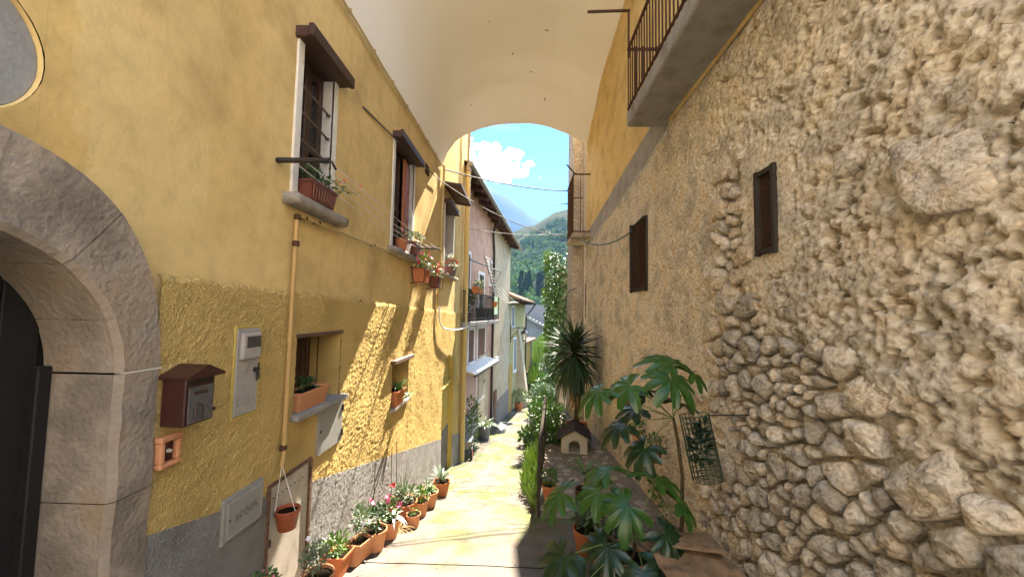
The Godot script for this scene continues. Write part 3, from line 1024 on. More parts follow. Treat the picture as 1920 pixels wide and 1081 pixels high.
	part(t, "crack", cr, M.wood_board)
	# a broken-out plug hole in the coat
	var ph := MB.new(o, true)
	ph.lathe([Vector2(0.0, 0.0), Vector2(0.035, 0.002), Vector2(0.05, 0.012)], Vector3.ZERO + o, 10)
	var pho := part(t, "broken_plug", ph, M.rust)
	pho.transform = Transform3D(Basis(Vector3.BACK, -PI / 2), v(-1.985, 0.07, 4.63) - o)

func stone_doorway(t: Node, o: Vector3):
	# ring of dressed limestone blocks with a rounded inner edge
	var door := MeshInstance3D.new()
	var c := Vector2(1.2, -0.33)
	var ang := [0.0, 0.42, 0.92, 1.40, 1.75, 2.2, 2.7, PI]
	var rin := func(_a: float) -> float: return 0.63
	var rout := func(a: float) -> float: return 0.86 + 0.15 * smoothstep(0.1, 1.2, min(a, PI - a))
	var arch_node: Node3D = null
	for i in ang.size() - 1:
		var mb := MB.new(o, true)
		var n := 7
		var a0: float = ang[i] + 0.0018
		var a1: float = ang[i + 1] - 0.0018
		for k in n:
			var q := []
			for e in [k, k + 1]:
				var a: float = lerp(a0, a1, float(e) / n)
				var ri: float = rin.call(a)
				var ro: float = rout.call(a)
				var u := Vector2(cos(a), sin(a))
				var pi0 := c + u * ri
				var pm := c + u * (ri + 0.025)
				var po := c + u * (ro - 0.012)
				var pe := c + u * ro
				var j := 0.008 * nb.get_noise_2d(a * 5.0, i)
				q.append([v(-2.33, pi0.y, pi0.x), v(-1.975 + j, pi0.y, pi0.x), v(-1.952 + j, pm.y, pm.x), v(-1.957 + j, po.y, po.x), v(-1.972, pe.y, pe.x), v(-2.05, pe.y, pe.x)])
			for s in 5:
				mb.st.set_smooth_group(s + 1)
				mb.quad(q[0][s], q[0][s + 1], q[1][s + 1], q[1][s])
		var blk := part(t if arch_node == null else arch_node, "stone_doorway" if arch_node == null else "voussoir", mb, M.archstone)
		if arch_node == null: arch_node = blk
	# jambs, two blocks each
	for side in [0, 1]:
		for r in [[-0.338, -0.944], [-0.948, -2.2]]:
			var mb := MB.new(o, true)
			var di := 1.83 if side == 0 else 0.57
			var sg := 1.0 if side == 0 else -1.0
			var wdt := 0.225
			var prev := []
			for k in 9:
				var y: float = lerp(float(r[0]), float(r[1]), k / 8.0)
				var j := 0.012 * nb.get_noise_2d(y * 4.0, side * 9.0)
				var row := [v(-2.33, y, di), v(-1.975 + j, y, di), v(-1.952 + j, y, di + sg * 0.03), v(-1.957 + j, y, di + sg * (wdt - 0.012)), v(-1.972, y, di + sg * wdt), v(-2.05, y, di + sg * wdt)]
				if k > 0:
					for s in 5:
						mb.st.set_smooth_group(s + 1)
						if side == 0: mb.quad(prev[s], row[s], row[s + 1], prev[s + 1])
						else: mb.quad(row[s], prev[s], prev[s + 1], row[s + 1])
				prev = row
			part(arch_node, "jamb_block", mb, M.archstone)
	var jo := MB.new(o)
	jo.box(v(-1.975, -0.334, 1.955), Vector3(0.050, 0.007, 0.20))
	part(arch_node, "mortar_joint", jo, M.surround)
	# dark boarded door deep inside
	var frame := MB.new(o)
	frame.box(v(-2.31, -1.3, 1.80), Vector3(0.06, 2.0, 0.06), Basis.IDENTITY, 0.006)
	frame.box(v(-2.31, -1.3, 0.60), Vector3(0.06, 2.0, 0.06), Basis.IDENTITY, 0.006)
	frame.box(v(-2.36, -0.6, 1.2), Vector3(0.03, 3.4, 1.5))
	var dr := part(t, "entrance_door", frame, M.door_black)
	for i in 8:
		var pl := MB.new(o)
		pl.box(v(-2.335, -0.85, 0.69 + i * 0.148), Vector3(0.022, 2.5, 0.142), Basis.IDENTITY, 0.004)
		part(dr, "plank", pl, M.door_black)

func oculus(t: Node, o: Vector3):
	# shallow round blind opening with a softly rounded plaster lip
	var mb := MB.new(o, true)
	var c := Vector2(1.2, 0.97)
	var prof := [[0.2815, -0.003], [0.2795, -0.014], [0.2785, -0.03]]
	for i in prof.size() - 1:
		for k in 40:
			var q := []
			for e in [[i, k], [i, k + 1], [i + 1, k + 1], [i + 1, k]]:
				var a: float = TAU * e[1] / 40.0
				q.append(v(-2.0 + prof[e[0]][1], c.y + sin(a) * prof[e[0]][0], c.x + cos(a) * prof[e[0]][0]))
			mb.quad(q[0], q[1], q[2], q[3])
	var ring := part(t, "oculus", mb, M.yellow)
	var bk := MB.new(o, true)
	for k in 40:
		var a0 := TAU * k / 40.0
		var a1 := TAU * (k + 1) / 40.0
		var e0 := v(-2.024, c.y + sin(a0) * 0.276, c.x + cos(a0) * 0.276)
		var e1 := v(-2.024, c.y + sin(a1) * 0.276, c.x + cos(a1) * 0.276)
		bk.tri(v(-2.022, c.y, c.x), e0, e1)
	part(ring, "blind_panel", bk, M.oculus)

func tall_window(t: Node, o: Vector3, i: int):
	var h: Array = HOLES_UP[i]
	var d0: float = h[0]
	var d1: float = h[1]
	var y0: float = h[2]
	var y1: float = h[3]
	var rv := MB.new(o)
	var dep: float = [0.15, 0.15, 0.36][i]
	reveal_left(rv, d0, d1, y0, y1, -1.985, -2.02 - dep)
	var w := part(t, "window", rv, M.reveal)
	w.set_meta("label", ["barred upstairs window with stone sill", "upstairs window with orange inner shutter", "upstairs window under the board canopy"][i])
	# painted border
	var bd := MB.new(o)
	var sw: float = 0.085
	bd.box(v(-1.994, (y0 + y1) * 0.5 - 0.02, d0 - sw * 0.5), Vector3(0.024, y1 - y0 + 0.04, sw), Basis.IDENTITY, 0.003)
	part(w, "painted_border", bd, M.surround)
	bd = MB.new(o)
	bd.box(v(-1.994, (y0 + y1) * 0.5 - 0.02, d1 + sw * 0.5), Vector3(0.024, y1 - y0 + 0.04, sw), Basis.IDENTITY, 0.003)
	part(w, "painted_border", bd, M.surround)
	# timber lintel
	var li := MB.new(o)
	var ext := 0.12
	li.box(v(-2.02, y1 + 0.045, (d0 + d1) * 0.5), Vector3(0.34, 0.10, d1 - d0 + 2 * ext), Basis.IDENTITY, 0.008)
	li.box(v(-1.86, y1 + 0.05, (d0 + d1) * 0.5), Vector3(0.05, 0.115, d1 - d0 + 2 * ext + 0.03), Basis.IDENTITY, 0.008)
	part(w, "lintel", li, M.wood_dark)
	# rough stone sill
	var si := MB.new(o, true)
	var n := 16
	var prof := [[-2.02, 0.0], [-1.885, -0.006], [-1.868, -0.02], [-1.866, -0.085], [-1.885, -0.10], [-2.02, -0.10]]
	var prev := []
	for k in n + 1:
		var d: float = lerp(d0 - 0.17, d1 + 0.19, float(k) / n)
		var row := []
		for p in prof:
			row.append(v(p[0] + 0.012 * nb.get_noise_2d(d * 6, p[1] * 60), y0 + p[1] + 0.008 * nb.get_noise_2d(d * 5 + 40, p[0] * 9), d))
		if k > 0:
			for s in prof.size() - 1: si.quad(prev[s], prev[s + 1], row[s + 1], row[s])
		else:
			for s in range(1, prof.size() - 1): si.tri(row[0], row[s + 1], row[s])
		prev = row
	for s in range(1, prof.size() - 1): si.tri(prev[0], prev[s], prev[s + 1])
	part(w, "sill", si, M.sillstone)
	# casement
	var fr := MB.new(o)
	var x := -1.98 - dep
	for dd in [d0 + 0.04, d1 - 0.04]: fr.box(v(x, (y0 + y1) * 0.5, dd), Vector3(0.06, y1 - y0, 0.08), Basis.IDENTITY, 0.006)
	for dd in [(d0 + d1) * 0.5]: fr.box(v(x + 0.005, (y0 + y1) * 0.5, dd), Vector3(0.07, y1 - y0 - 0.02, 0.11), Basis.IDENTITY, 0.006)
	for yy in [y0 + 0.05, y1 - 0.05, y0 + (y1 - y0) * 0.42]: fr.box(v(x, yy, (d0 + d1) * 0.5), Vector3(0.056, 0.08, d1 - d0 - 0.02), Basis.IDENTITY, 0.006)
	part(w, "frame", fr, M.wood_frame)
	for s in [0, 1]:
		var pa := MB.new(o)
		var m: float = d0 + (d1 - d0) * (0.25 + 0.5 * s)
		pa.box(v(x - 0.015, (y0 + y1) * 0.5, m), Vector3(0.006, y1 - y0 - 0.12, (d1 - d0) * 0.5 - 0.1))
		part(w, "pane", pa, M.glass)
	if i == 0:
		for k in 4:
			var y: float = 1.98 - 0.245 * k
			var b := MB.new(o)
			b.tube([v(-2.025, y + 0.04, d0 - 0.02), v(-2.025, y, d1 - 0.005)], 0.011, 8)
			b.lathe([Vector2(0, 0), Vector2(0.022, 0.004), Vector2(0.022, 0.02), Vector2(0.0, 0.026)], v(-2.025, y - 0.013, d1 - 0.03), 8)
			part(w, "bar", b, M.bar)
	if i == 1:
		var sh := MB.new(o)
		sh.box(v(-2.06, 1.76, 6.50), Vector3(0.04, 1.58, 0.40), Basis(Vector3.UP, 0.10), 0.006)
		for k in 3: sh.box(v(-2.04, 1.24 + 0.5 * k, 6.50), Vector3(0.03, 0.40, 0.28), Basis(Vector3.UP, 0.10), 0.012)
		part(w, "shutter", sh, M.wood_orange)

func low_windows(t: Node, o: Vector3):
	# deep low window with dark boarded shutter and slab sill
	var rv := MB.new(o)
	reveal_left(rv, 3.33, 4.17, -0.93, -0.25, -1.98, -2.36)
	var w := part(t, "low_window", rv, M.yellow_rough)
	w.set_meta("label", "deep low window with boarded shutter")
	for i in 6:
		var pl := MB.new(o)
		pl.box(v(-2.325, -0.59, 3.40 + i * 0.140), Vector3(0.025, 0.70, 0.134), Basis.IDENTITY, 0.004)
		part(w, "shutter_board", pl, M.wood_dark)
	for i in 3:
		var b := MB.new(o)
		b.tube([v(-2.10, -0.92, 3.55 + 0.19 * i), v(-2.10, -0.26, 3.55 + 0.19 * i)], 0.0065, 6)
		part(w, "bar", b, M.rust)
	var sl := MB.new(o)
	sl.box(v(-2.10, -0.945, 3.755), Vector3(0.42, 0.05, 0.94), Basis.IDENTITY, 0.005)
	part(w, "sill", sl, M.slab_grey)
	var hd := MB.new(o)
	hd.box(v(-1.985, -0.245, 3.75), Vector3(0.05, 0.035, 0.88), Basis.IDENTITY, 0.004)
	part(w, "head_strip", hd, M.wood_board)
	# smaller low window further down
	var r2 := MB.new(o)
	reveal_left(r2, 5.87, 6.72, -1.52, -0.82, -1.98, -2.30)
	var w2 := part(t, "low_window", r2, M.yellow_rough)
	w2.set_meta("label", "small low window with wooden head board")
	var f2 := MB.new(o)
	f2.box(v(-2.27, -1.17, 6.29), Vector3(0.02, 0.72, 0.86))
	part(w2, "shutter_board", f2, M.wood_frame)
	var h2 := MB.new(o)
	h2.box(v(-1.96, -0.80, 6.31), Vector3(0.13, 0.06, 1.02), Basis.IDENTITY, 0.006)
	part(w2, "head_board", h2, M.wood_board)
	var s2 := MB.new(o)
	s2.box(v(-2.08, -1.535, 6.29), Vector3(0.30, 0.05, 0.9), Basis.IDENTITY, 0.006)
	part(w2, "sill", s2, M.sillstone)

func metal_door(t: Node, o: Vector3):
	# pale sheet-metal service door in a timber frame
	var fr := MB.new(o)
	var y0 := -2.52
	fr.box(v(-1.985, (y0 - 1.42) * 0.5, 3.045), Vector3(0.07, 1.12, 0.03), Basis.IDENTITY, 0.004)
	fr.box(v(-1.985, (y0 - 1.42) * 0.5, 3.645), Vector3(0.07, 1.12, 0.035), Basis.IDENTITY, 0.004)
	fr.box(v(-1.985, -1.405, 3.345), Vector3(0.066, 0.03, 0.62), Basis.IDENTITY, 0.004)
	var dr := part(t, "service_door", fr, M.wood_board)
	dr.set_meta("label", "pale sheet metal service door")
	var lf := MB.new(o)
	lf.box(v(-1.985, -1.97, 3.345), Vector3(0.03, 1.09, 0.56), Basis.IDENTITY, 0.004)
	part(dr, "leaf", lf, M.door_metal)
	for i in 8:
		var hb := MB.new(o)
		hb.lathe([Vector2(0, 0), Vector2(0.008, 0.0), Vector2(0.008, 0.003), Vector2(0, 0.003)], o, 8)
		var ho := part(dr, "vent_hole", hb, M.iron)
		ho.transform = Transform3D(Basis(Vector3.BACK, -PI / 2), v(-1.9705, -1.52 - 0.001 * i, 3.12 + i * 0.058) - o)
	for yy in [-1.52, -2.25]:
		var hi := MB.new(o)
		hi.tube([v(-1.955, yy - 0.05, 3.632), v(-1.955, yy + 0.05, 3.632)], 0.012, 8)
		part(dr, "hinge", hi, M.rust)
	var lk := MB.new(o)
	lk.box(v(-1.968, -1.86, 3.10), Vector3(0.012, 0.06, 0.02), Basis.IDENTITY, 0.003)
	part(dr, "lock", lk, M.iron)

# ------------------------------------------------------------------ rubble-walled house along the right
func band_low(d: float) -> float:
	return 2.83 - 0.163 * (d - 5.9) + 0.03 * na.get_noise_1d(d * 2.0)

func band_high(d: float) -> float:
	return 3.30 - 0.185 * (d - 6.2)

func exposed(d: float, y: float) -> float:      # 1 where bare stones show, 0 where the old render still covers them
	var e := -0.25
	for b in [[4.1, 0.9, 0.32, 0.95, 0.95], [3.55, -0.75, 0.75, 0.62, 1.2], [3.0, -1.3, 0.65, 0.75, 1.2], [2.1, -1.25, 0.5, 0.42, 0.9], [4.3, -0.3, 0.5, 0.5, 0.7], [5.2, -1.3, 0.6, 0.7, 0.35], [4.0, -2.2, 0.9, 0.5, 0.8], [3.2, -2.0, 0.8, 0.6, 0.8], [2.75, 1.05, 0.35, 0.16, 0.55], [2.2, 0.75, 0.3, 0.14, 0.5], [7.8, 0.6, 0.5, 0.5, 0.3]]:
		e += b[4] * exp(-pow((d - b[0]) / b[2], 2) - pow((y - b[1]) / b[3], 2))
	# render stays around the two windows and on the upper part
	e -= 1.4 * exp(-pow((d - 3.48) / 0.36, 2) - pow((y - 0.95) / 0.62, 2))
	e -= 1.0 * exp(-pow((d - 7.2) / 0.9, 2) - pow((y - 1.1) / 0.9, 2))
	e -= 0.5 * smoothstep(1.4, 2.2, y)
	e += 0.35 * nb.get_noise_2d(d * 1.1, y * 1.1) + 0.15 * nb.get_noise_2d(d * 3.0, y * 3.0)
	return smoothstep(0.05, 0.42, e)

func wall_at(d: float, y: float, out: float) -> Vector3:
	return v(right_x(d) - out, y, d)

func stone_house():
	var t := thing("rubble_house", "old house with crumbling rubble stone wall and grey balcony", "house", v(2.2, -2.5, 5))
	var o := t.position
	var vents := [[3.34, 3.63, 0.565, 1.34, 0.0], [6.74, 7.60, 0.42, 1.74, 0.0]]
	var lowy := func(d: float) -> float: return (ground_y(d) if d < 5.9 else terrace_y(d)) - 0.15
	var topy := func(d: float) -> float: return 3.0 if d < 5.9 else band_low(d)
	# mortar and old render: a dense uneven skin
	var mb := MB.new(o, true)
	var relief := func(d: float, y: float) -> Vector3:
		var e := exposed(d, y)
		var pit := 0.0
		var n1 := nb.get_noise_2d(d * 2.2, y * 2.2)
		var n2 := nb.get_noise_2d(d * 7.5 + 31, y * 7.5)
		var n3 := na.get_noise_2d(d * 16.0, y * 16.0)
		var hole: float = smoothstep(0.30, 0.55, nb.get_noise_2d(d * 3.4 + 80, y * 4.2 + 15))
		var clear := 1.0
		for h in vents:
			if d > h[0] - 0.16 and d < h[1] + 0.16 and y > h[2] - 0.16 and y < h[3] + 0.16: clear = 0.25
		var render_h: float = 0.016 * n1 + 0.006 * n2 + 0.005 * n3 + 0.010 * (0.3 - abs(na.get_noise_2d(d * 11.0 + 7.0 * n2, y * 17.0))) + 0.007 * na.get_noise_2d(d * 34.0, y * 34.0) - 0.075 * hole * clear - 0.075 * clear * smoothstep(0.22, 0.5, nb.get_noise_2d(d * 9.0 + 5, y * 9.0 + 44))
		render_h *= lerp(0.85, 0.42, smoothstep(3.4, 5.0, d))
		var mort := -0.092 + 0.022 * n2 + 0.012 * n3 + 0.01 * n1
		# crevices where the bedding has washed out
		var crk := abs(nb.get_noise_2d(d * 0.9 + 3.0 + 0.25 * n1, y * 1.5 - 0.5 * d)) as float
		render_h -= 0.12 * clear * smoothstep(0.04, 0.0, crk) * smoothstep(-0.05, 0.2, na.get_noise_2d(d * 1.7 + 60, y * 1.7)) * smoothstep(5.4, 4.2, d)
		pit = lerp(render_h, mort, e)
		if d < 2.4: pit += 0.03 * na.get_noise_2d(d * 5.0 + 9, y * 3.0)
		return wall_at(d, y, pit * (clear if e < 0.5 else 1.0))
	sheet(mb, 1.0, 4.6, lowy, topy, vents, 0.019, 0.019, relief, true)
	sheet(mb, 4.6, 6.6, lowy, topy, vents, 0.027, 0.027, relief, true)
	sheet(mb, 6.6, 11.36, lowy, topy, vents, 0.045, 0.045, relief, true)
	sheet(mb, 0.0, 1.0, lowy, topy, [], 0.3, 0.3, func(d, y): return wall_at(d, y, 0.0), true)
	mb.smooth(false)
	mb.quad(wall_at(11.36, -5.5, 0.03), v(8, -5.5, 11.36), v(8, 7.6, 11.36), wall_at(11.36, 7.6, 0.03))
	part(t, "rubble_wall", mb, M.mortar)
	stones(t, o, vents)
	# grey painted band, then yellow plaster above it
	var bd := MB.new(o, true)
	sheet(bd, 5.82, 11.36, band_low, band_high, [], 0.15, 0.15, func(d, y): return wall_at(d, y, 0.028 + 0.008 * nb.get_noise_2d(d * 2, y * 2)), true)
	part(t, "grey_band", bd, M.band)
	var ye := MB.new(o, true)
	sheet(ye, 0.0, 11.36, func(d): return 2.9 if d < 5.82 else band_high(d), func(_d): return 7.6, [], 0.3, 0.3, func(d, y): return wall_at(d, y, 0.024 + 0.010 * nb.get_noise_2d(d * 1.4, y * 1.4)), true)
	ye.smooth(false)
	ye.quad(v(2.2, 7.6, 11.36), v(2.2, 7.6, 0), v(8, 7.6, 0), v(8, 7.6, 11.36))
	ye.quad(v(2.2, -3, 0), v(8, -3, 0), v(8, 7.6, 0), v(2.2, 7.6, 0))
	part(t, "yellow_wall", ye, M.yellow_right)
	# pilaster at the end of the yellow wall
	var pi := MB.new(o)
	pi.box(v(1.90, 3.6, 11.22), Vector3(0.09, 3.0, 0.25), Basis.IDENTITY, 0.01)
	part(t, "pilaster", pi, M.yellow_right)
	# openings closed with frames and mesh
	for i in 2:
		var h: Array = vents[i]
		var rx := right_x(h[0])
		var rv := MB.new(o)
		for q in [[h[0], 1], [h[1], -1]]:
			mb = rv
			var a := wall_at(q[0], h[2], -0.22)
			var b := wall_at(q[0], h[2], 0.0)
			var c := wall_at(q[0], h[3], 0.0)
			var e := wall_at(q[0], h[3], -0.22)
			rv.quad(a, b, c, e)
		rv.quad(wall_at(h[0], h[2], 0.0), wall_at(h[1], h[2], 0.0), wall_at(h[1], h[2], -0.22), wall_at(h[0], h[2], -0.22))
		rv.quad(wall_at(h[0], h[3], -0.22), wall_at(h[1], h[3], -0.22), wall_at(h[1], h[3], 0.0), wall_at(h[0], h[3], 0.0))
		rv.quad(wall_at(h[0], h[2], -0.2), wall_at(h[1], h[2], -0.2), wall_at(h[1], h[3], -0.2), wall_at(h[0], h[3], -0.2))
		var w := part(t, "vent_window", rv, M.iron)
		w.set_meta("label", ["narrow meshed vent in a rusty frame", "larger meshed vent near the yellow wall"][i])
		var fr := MB.new(o)
		var wd := 0.05 if i == 0 else 0.06
		var out := 0.012
		var mid: float = (h[2] + h[3]) * 0.5
		var skew := Basis(Vector3.UP, 0.0 if h[0] < 6.5 else -0.0625)
		for dd in [h[0] + wd * 0.5, h[1] - wd * 0.5]: fr.box(wall_at(dd, mid, out), Vector3(0.045, h[3] - h[2] + 0.02, wd), skew, 0.005)
		for yy in [h[2] + wd * 0.5, h[3] - wd * 0.5]: fr.box(wall_at((h[0] + h[1]) * 0.5, yy, out), Vector3(0.040, wd, h[1] - h[0] - 0.01), skew, 0.005)
		part(w, "frame", fr, M.rail)
		var gr := MB.new(o)
		var n: int = 9 if i == 0 else 16
		for k in n:
			var dd: float = lerp(h[0] + wd, h[1] - wd, (k + 0.5) / n)
			gr.box(wall_at(dd, mid, -0.006), Vector3(0.006, h[3] - h[2] - wd * 2, 0.006))
		var n2: int = 24 if i == 0 else 34
		for k in n2:
			var yy: float = lerp(h[2] + wd, h[3] - wd, (k + 0.5) / n2)
			gr.box(wall_at((h[0] + h[1]) * 0.5, yy, -0.006), Vector3(0.006, 0.010 if i == 1 else 0.006, h[1] - h[0] - wd * 2), skew)
		var g := part(w, "wire_mesh", gr, M.rust)
		g.set_meta("kind", "stuff")
	balcony(t, o)

func balcony(t: Node, o: Vector3):
	var sl := MB.new(o)
	sl.span(v(1.62, 2.965, 6.0), v(2.25, 3.20, 1.2), 0.02)
	var b := part(t, "balcony", sl, M.slab_grey)
	b.set_meta("label", "grey balcony slab with dark iron railing")
	var ri := MB.new(o)
	ri.box(v(1.64, 4.25, 3.6), Vector3(0.035, 0.045, 4.8), Basis.IDENTITY, 0.006)
	ri.box(v(1.64, 3.27, 3.6), Vector3(0.03, 0.03, 4.8), Basis.IDENTITY, 0.004)
	ri.box(v(1.93, 4.25, 5.98), Vector3(0.55, 0.045, 0.035), Basis.IDENTITY, 0.006)
	ri.box(v(1.93, 3.27, 5.98), Vector3(0.55, 0.03, 0.03), Basis.IDENTITY, 0.004)
	part(b, "rail", ri, M.rust)
	var bm := MB.new()
	bm.box(Vector3.ZERO, Vector3(0.018, 1.1, 0.018), Basis.IDENTITY, 0.003)
	var bar := mesh_of(bm)
	for i in 40:
		inst(b, "baluster", bar, M.rust, Transform3D(Basis.IDENTITY, v(1.64, 3.75, 5.98 - i * 0.115) - o))
	for i in 4:
		inst(b, "baluster", bar, M.rust, Transform3D(Basis.IDENTITY, v(1.76 + i * 0.115, 3.75, 5.98) - o))
	var rod := MB.new(o)
	rod.tube([v(0.98, 4.86, 5.95), v(1.66, 4.88, 5.95)], 0.022, 8)
	rod.box(v(1.64, 4.5, 5.96), Vector3(0.03, 0.8, 0.03), Basis.IDENTITY, 0.004)
	part(b, "drying_rod", rod, M.rust)

func stones(t: Node, o: Vector3, vents: Array):
	rng.seed = 4711
	var sites := []
	var cand := 0
	var size_at := func(d: float, y: float) -> float:
		var s: float = 0.066 + 0.07 * (0.5 + 0.5 * na.get_noise_2d(d * 1.3, y * 1.3))
		s += 0.07 * exp(-pow((d - 2.1) / 0.5, 2) - pow((y + 1.0) / 0.6, 2))
		s += 0.06 * exp(-pow((d - 4.1) / 0.5, 2) - pow((y - 0.1) / 0.6, 2))
		s += 0.10 * smoothstep(2.6, 1.6, d) * smoothstep(-0.4, 0.6, y)
		return s
	while cand < 40000 and sites.size() < 900:
		cand += 1
		var d := rf(1.35, 8.4)
		var y := rf(-2.9, 2.5)
		if exposed(d, y) < 0.2: continue
		var r: float = size_at.call(d, y) * rf(0.5, 1.3)
		var ok := true
		for s in sites:
			var dx: float = (s[0] - d) * 0.85
			var dy: float = (s[1] - y) * 1.2
			if dx * dx + dy * dy < pow((s[2] + r) * 0.82, 2):
				ok = false
				break
		if ok: sites.append([d, y, r])
	var made := []
	for i in sites.size():
		var s: Array = sites[i]
		var floor_y: float = (ground_y(s[0]) if s[0] < 5.9 else terrace_y(s[0]))
		if s[1] < floor_y + 0.03: continue
		if exposed(s[0], s[1]) < 0.42: continue
		var skip := false
		for h in vents:
			if s[0] > h[0] - 0.14 and s[0] < h[1] + 0.14 and s[1] > h[2] - 0.14 and s[1] < h[3] + 0.14: skip = true
		if skip: continue
		var R: float = s[2] * 2.1
		var poly := PackedVector2Array([Vector2(-R, -R * 0.8), Vector2(R, -R * 0.8), Vector2(R, R * 0.8), Vector2(-R, R * 0.8)])
		for j in sites.size():
			if j == i: continue
			var q: Array = sites[j]
			var dv := Vector2(q[0] - s[0], q[1] - s[1])
			var l := dv.length()
			if l > R * 3.0: continue
			var nrm := dv / l
			var mid: float = l * s[2] / (s[2] + q[2]) - rf(0.009, 0.024)
			var out := PackedVector2Array()
			for k in poly.size():
				var a := poly[k]
				var b := poly[(k + 1) % poly.size()]
				var fa := a.dot(nrm) - mid
				var fb := b.dot(nrm) - mid
				if fa <= 0: out.append(a)
				if (fa < 0) != (fb < 0): out.append(a.lerp(b, fa / (fa - fb)))
			poly = out
			if poly.size() < 3: break
		if poly.size() < 3: continue
		made.append([s, poly, s[2] * s[2] / pow(s[0], 3)])
	made.sort_custom(func(a, b): return a[2] > b[2])
	var rest := MB.new(o, true)
	for i in made.size():
		var s: Array = made[i][0]
		var base := wall_at(s[0], s[1], 0.0)
		var mb: MB = rest
		if i < 300: mb = MB.new(base, true)
		one_stone(mb, s, made[i][1])
		if i < 300:
			var st := part(t, "stone", mb, M.stones[rng.randi() % 5])
			st.position = base - o
	if made.size() > 300:
		part(t, "small_rubble", rest, M.stones[0]).set_meta("kind", "stuff")
	print("stones ", made.size())

func one_stone(mb: MB, s: Array, poly: PackedVector2Array):
	# round the corners twice, then lift rings of the outline into an uneven boulder face
	for pass_ in 2:
		var out := PackedVector2Array()
		for k in poly.size():
			var a := poly[k]
			var b := poly[(k + 1) % poly.size()]
			if pass_ == 1 and a.distance_to(b) < s[2] * 0.22:
				out.append((a + b) * 0.5)
				continue
			out.append(a.lerp(b, 0.16))
			out.append(a.lerp(b, 0.84))
		poly = out
	var c := Vector2.ZERO
	for p in poly: c += p / poly.size()
	var tilt := Vector2(rf(-0.28, 0.28), rf(-0.35, 0.25))
	var h: float = rf(-0.022, 0.028) + s[2] * 0.08
	var rings := [[0.97, -0.13], [1.0, -0.040], [0.94, -0.014], [0.80, -0.002], [0.55, 0.008], [0.28, 0.012]]
	var prev := []
	var sd := rf(0, 500)
	var bulge := s[2] * rf(0.04, 0.22) as float
	for r in rings.size():
		var row := []
		for p in poly:
			var q: Vector2 = c + (p - c) * rings[r][0]
			var f: float = (q - c).length() / (s[2] * 1.2)
			var out: float = h + rings[r][1] + bulge * (0.35 - f * f * 0.5)
			if r == 0: out = -0.17
			else: out += tilt.dot(q - c) * 0.8 + nb.get_noise_3d(q.x * 9.0 + sd, q.y * 9.0, 3.0) * s[2] * 0.34 + na.get_noise_2d(q.x * 22.0 + sd, q.y * 22.0) * 0.009
			row.append(wall_at(s[0] + q.x, s[1] + q.y, out))
		if r > 0:
			for k in row.size():
				var k2 := (k + 1) % row.size()
				mb.quad(prev[k2], prev[k], row[k], row[k2])
		prev = row
	var mid := Vector3.ZERO
	for p in prev: mid += p / prev.size()
	mid.x -= 0.004
	for k in prev.size(): mb.tri(prev[(k + 1) % prev.size()], prev[k], mid)

# ------------------------------------------------------------------ houses further down the lane
class Face:                       # a vertical facade: u along it, y up, w out of it
	var a := Vector2.ZERO
	var dir := Vector2.ZERO
	var nrm := Vector2.ZERO
	func _init(p: Vector2, q: Vector2):
		a = p
		dir = (q - p).normalized()
		nrm = Vector2(dir.y, -dir.x)
	func at(u: float, y: float, w := 0.0) -> Vector3:
		var p := a + dir * u + nrm * w
		return Vector3(p.x, y + 1.5, -p.y)
	func basis() -> Basis:          # x out, y up, z back along the facade
		var x := Vector3(nrm.x, 0, -nrm.y)
		return Basis(x, Vector3.UP, x.cross(Vector3.UP))
	func block(mb: MB, u0: float, u1: float, y0: float, y1: float, w0: float, w1: float, bev := 0.0):
		mb.box(at((u0 + u1) * 0.5, (y0 + y1) * 0.5, (w0 + w1) * 0.5), Vector3(abs(w1 - w0), abs(y1 - y0), abs(u1 - u0)), basis(), bev)

func face_window(t: Node, o: Vector3, f: Face, u0: float, u1: float, y0: float, y1: float, border: Material, shut: Material, called := "window"):
	var bd := MB.new(o)
	var b := 0.14
	f.block(bd, u0 - b, u0, y0 - b, y1 + b, 0.0, 0.035, 0.005)
	f.block(bd, u1, u1 + b, y0 - b, y1 + b, 0.0, 0.035, 0.005)
	f.block(bd, u0, u1, y1, y1 + b, 0.0, 0.033)
	f.block(bd, u0 - 0.02, u1 + 0.02, y0 - b, y0, 0.0, 0.10, 0.01)
	var w := part(t, called, bd, border)
	var fr := MB.new(o)
	f.block(fr, u0, u1, y0, y1, 0.003, 0.012)
	part(w, "pane", fr, M.glass)
	if shut:
		for s in [0, 1]:
			var sh := MB.new(o)
			var a: float = lerp(u0, u1, 0.02 + 0.49 * s)
			var c: float = lerp(u0, u1, 0.49 + 0.49 * s)
			f.block(sh, a, c, y0 + 0.02, y1 - 0.02, 0.014, 0.035)
			var n := int((y1 - y0) / 0.09)
			for k in n: f.block(sh, a + 0.05, c - 0.05, lerp(y0, y1, (k + 0.3) / n), lerp(y0, y1, (k + 0.75) / n), 0.035, 0.048)
			part(w, "shutter", sh, shut)
	else:
		var mu := MB.new(o)
		f.block(mu, (u0 + u1) * 0.5 - 0.04, (u0 + u1) * 0.5 + 0.04, y0, y1, 0.012, 0.03)
		f.block(mu, u0, u1, y0 + (y1 - y0) * 0.6 - 0.03, y0 + (y1 - y0) * 0.6 + 0.03, 0.012, 0.028)
		part(w, "frame", mu, M.wood_frame)

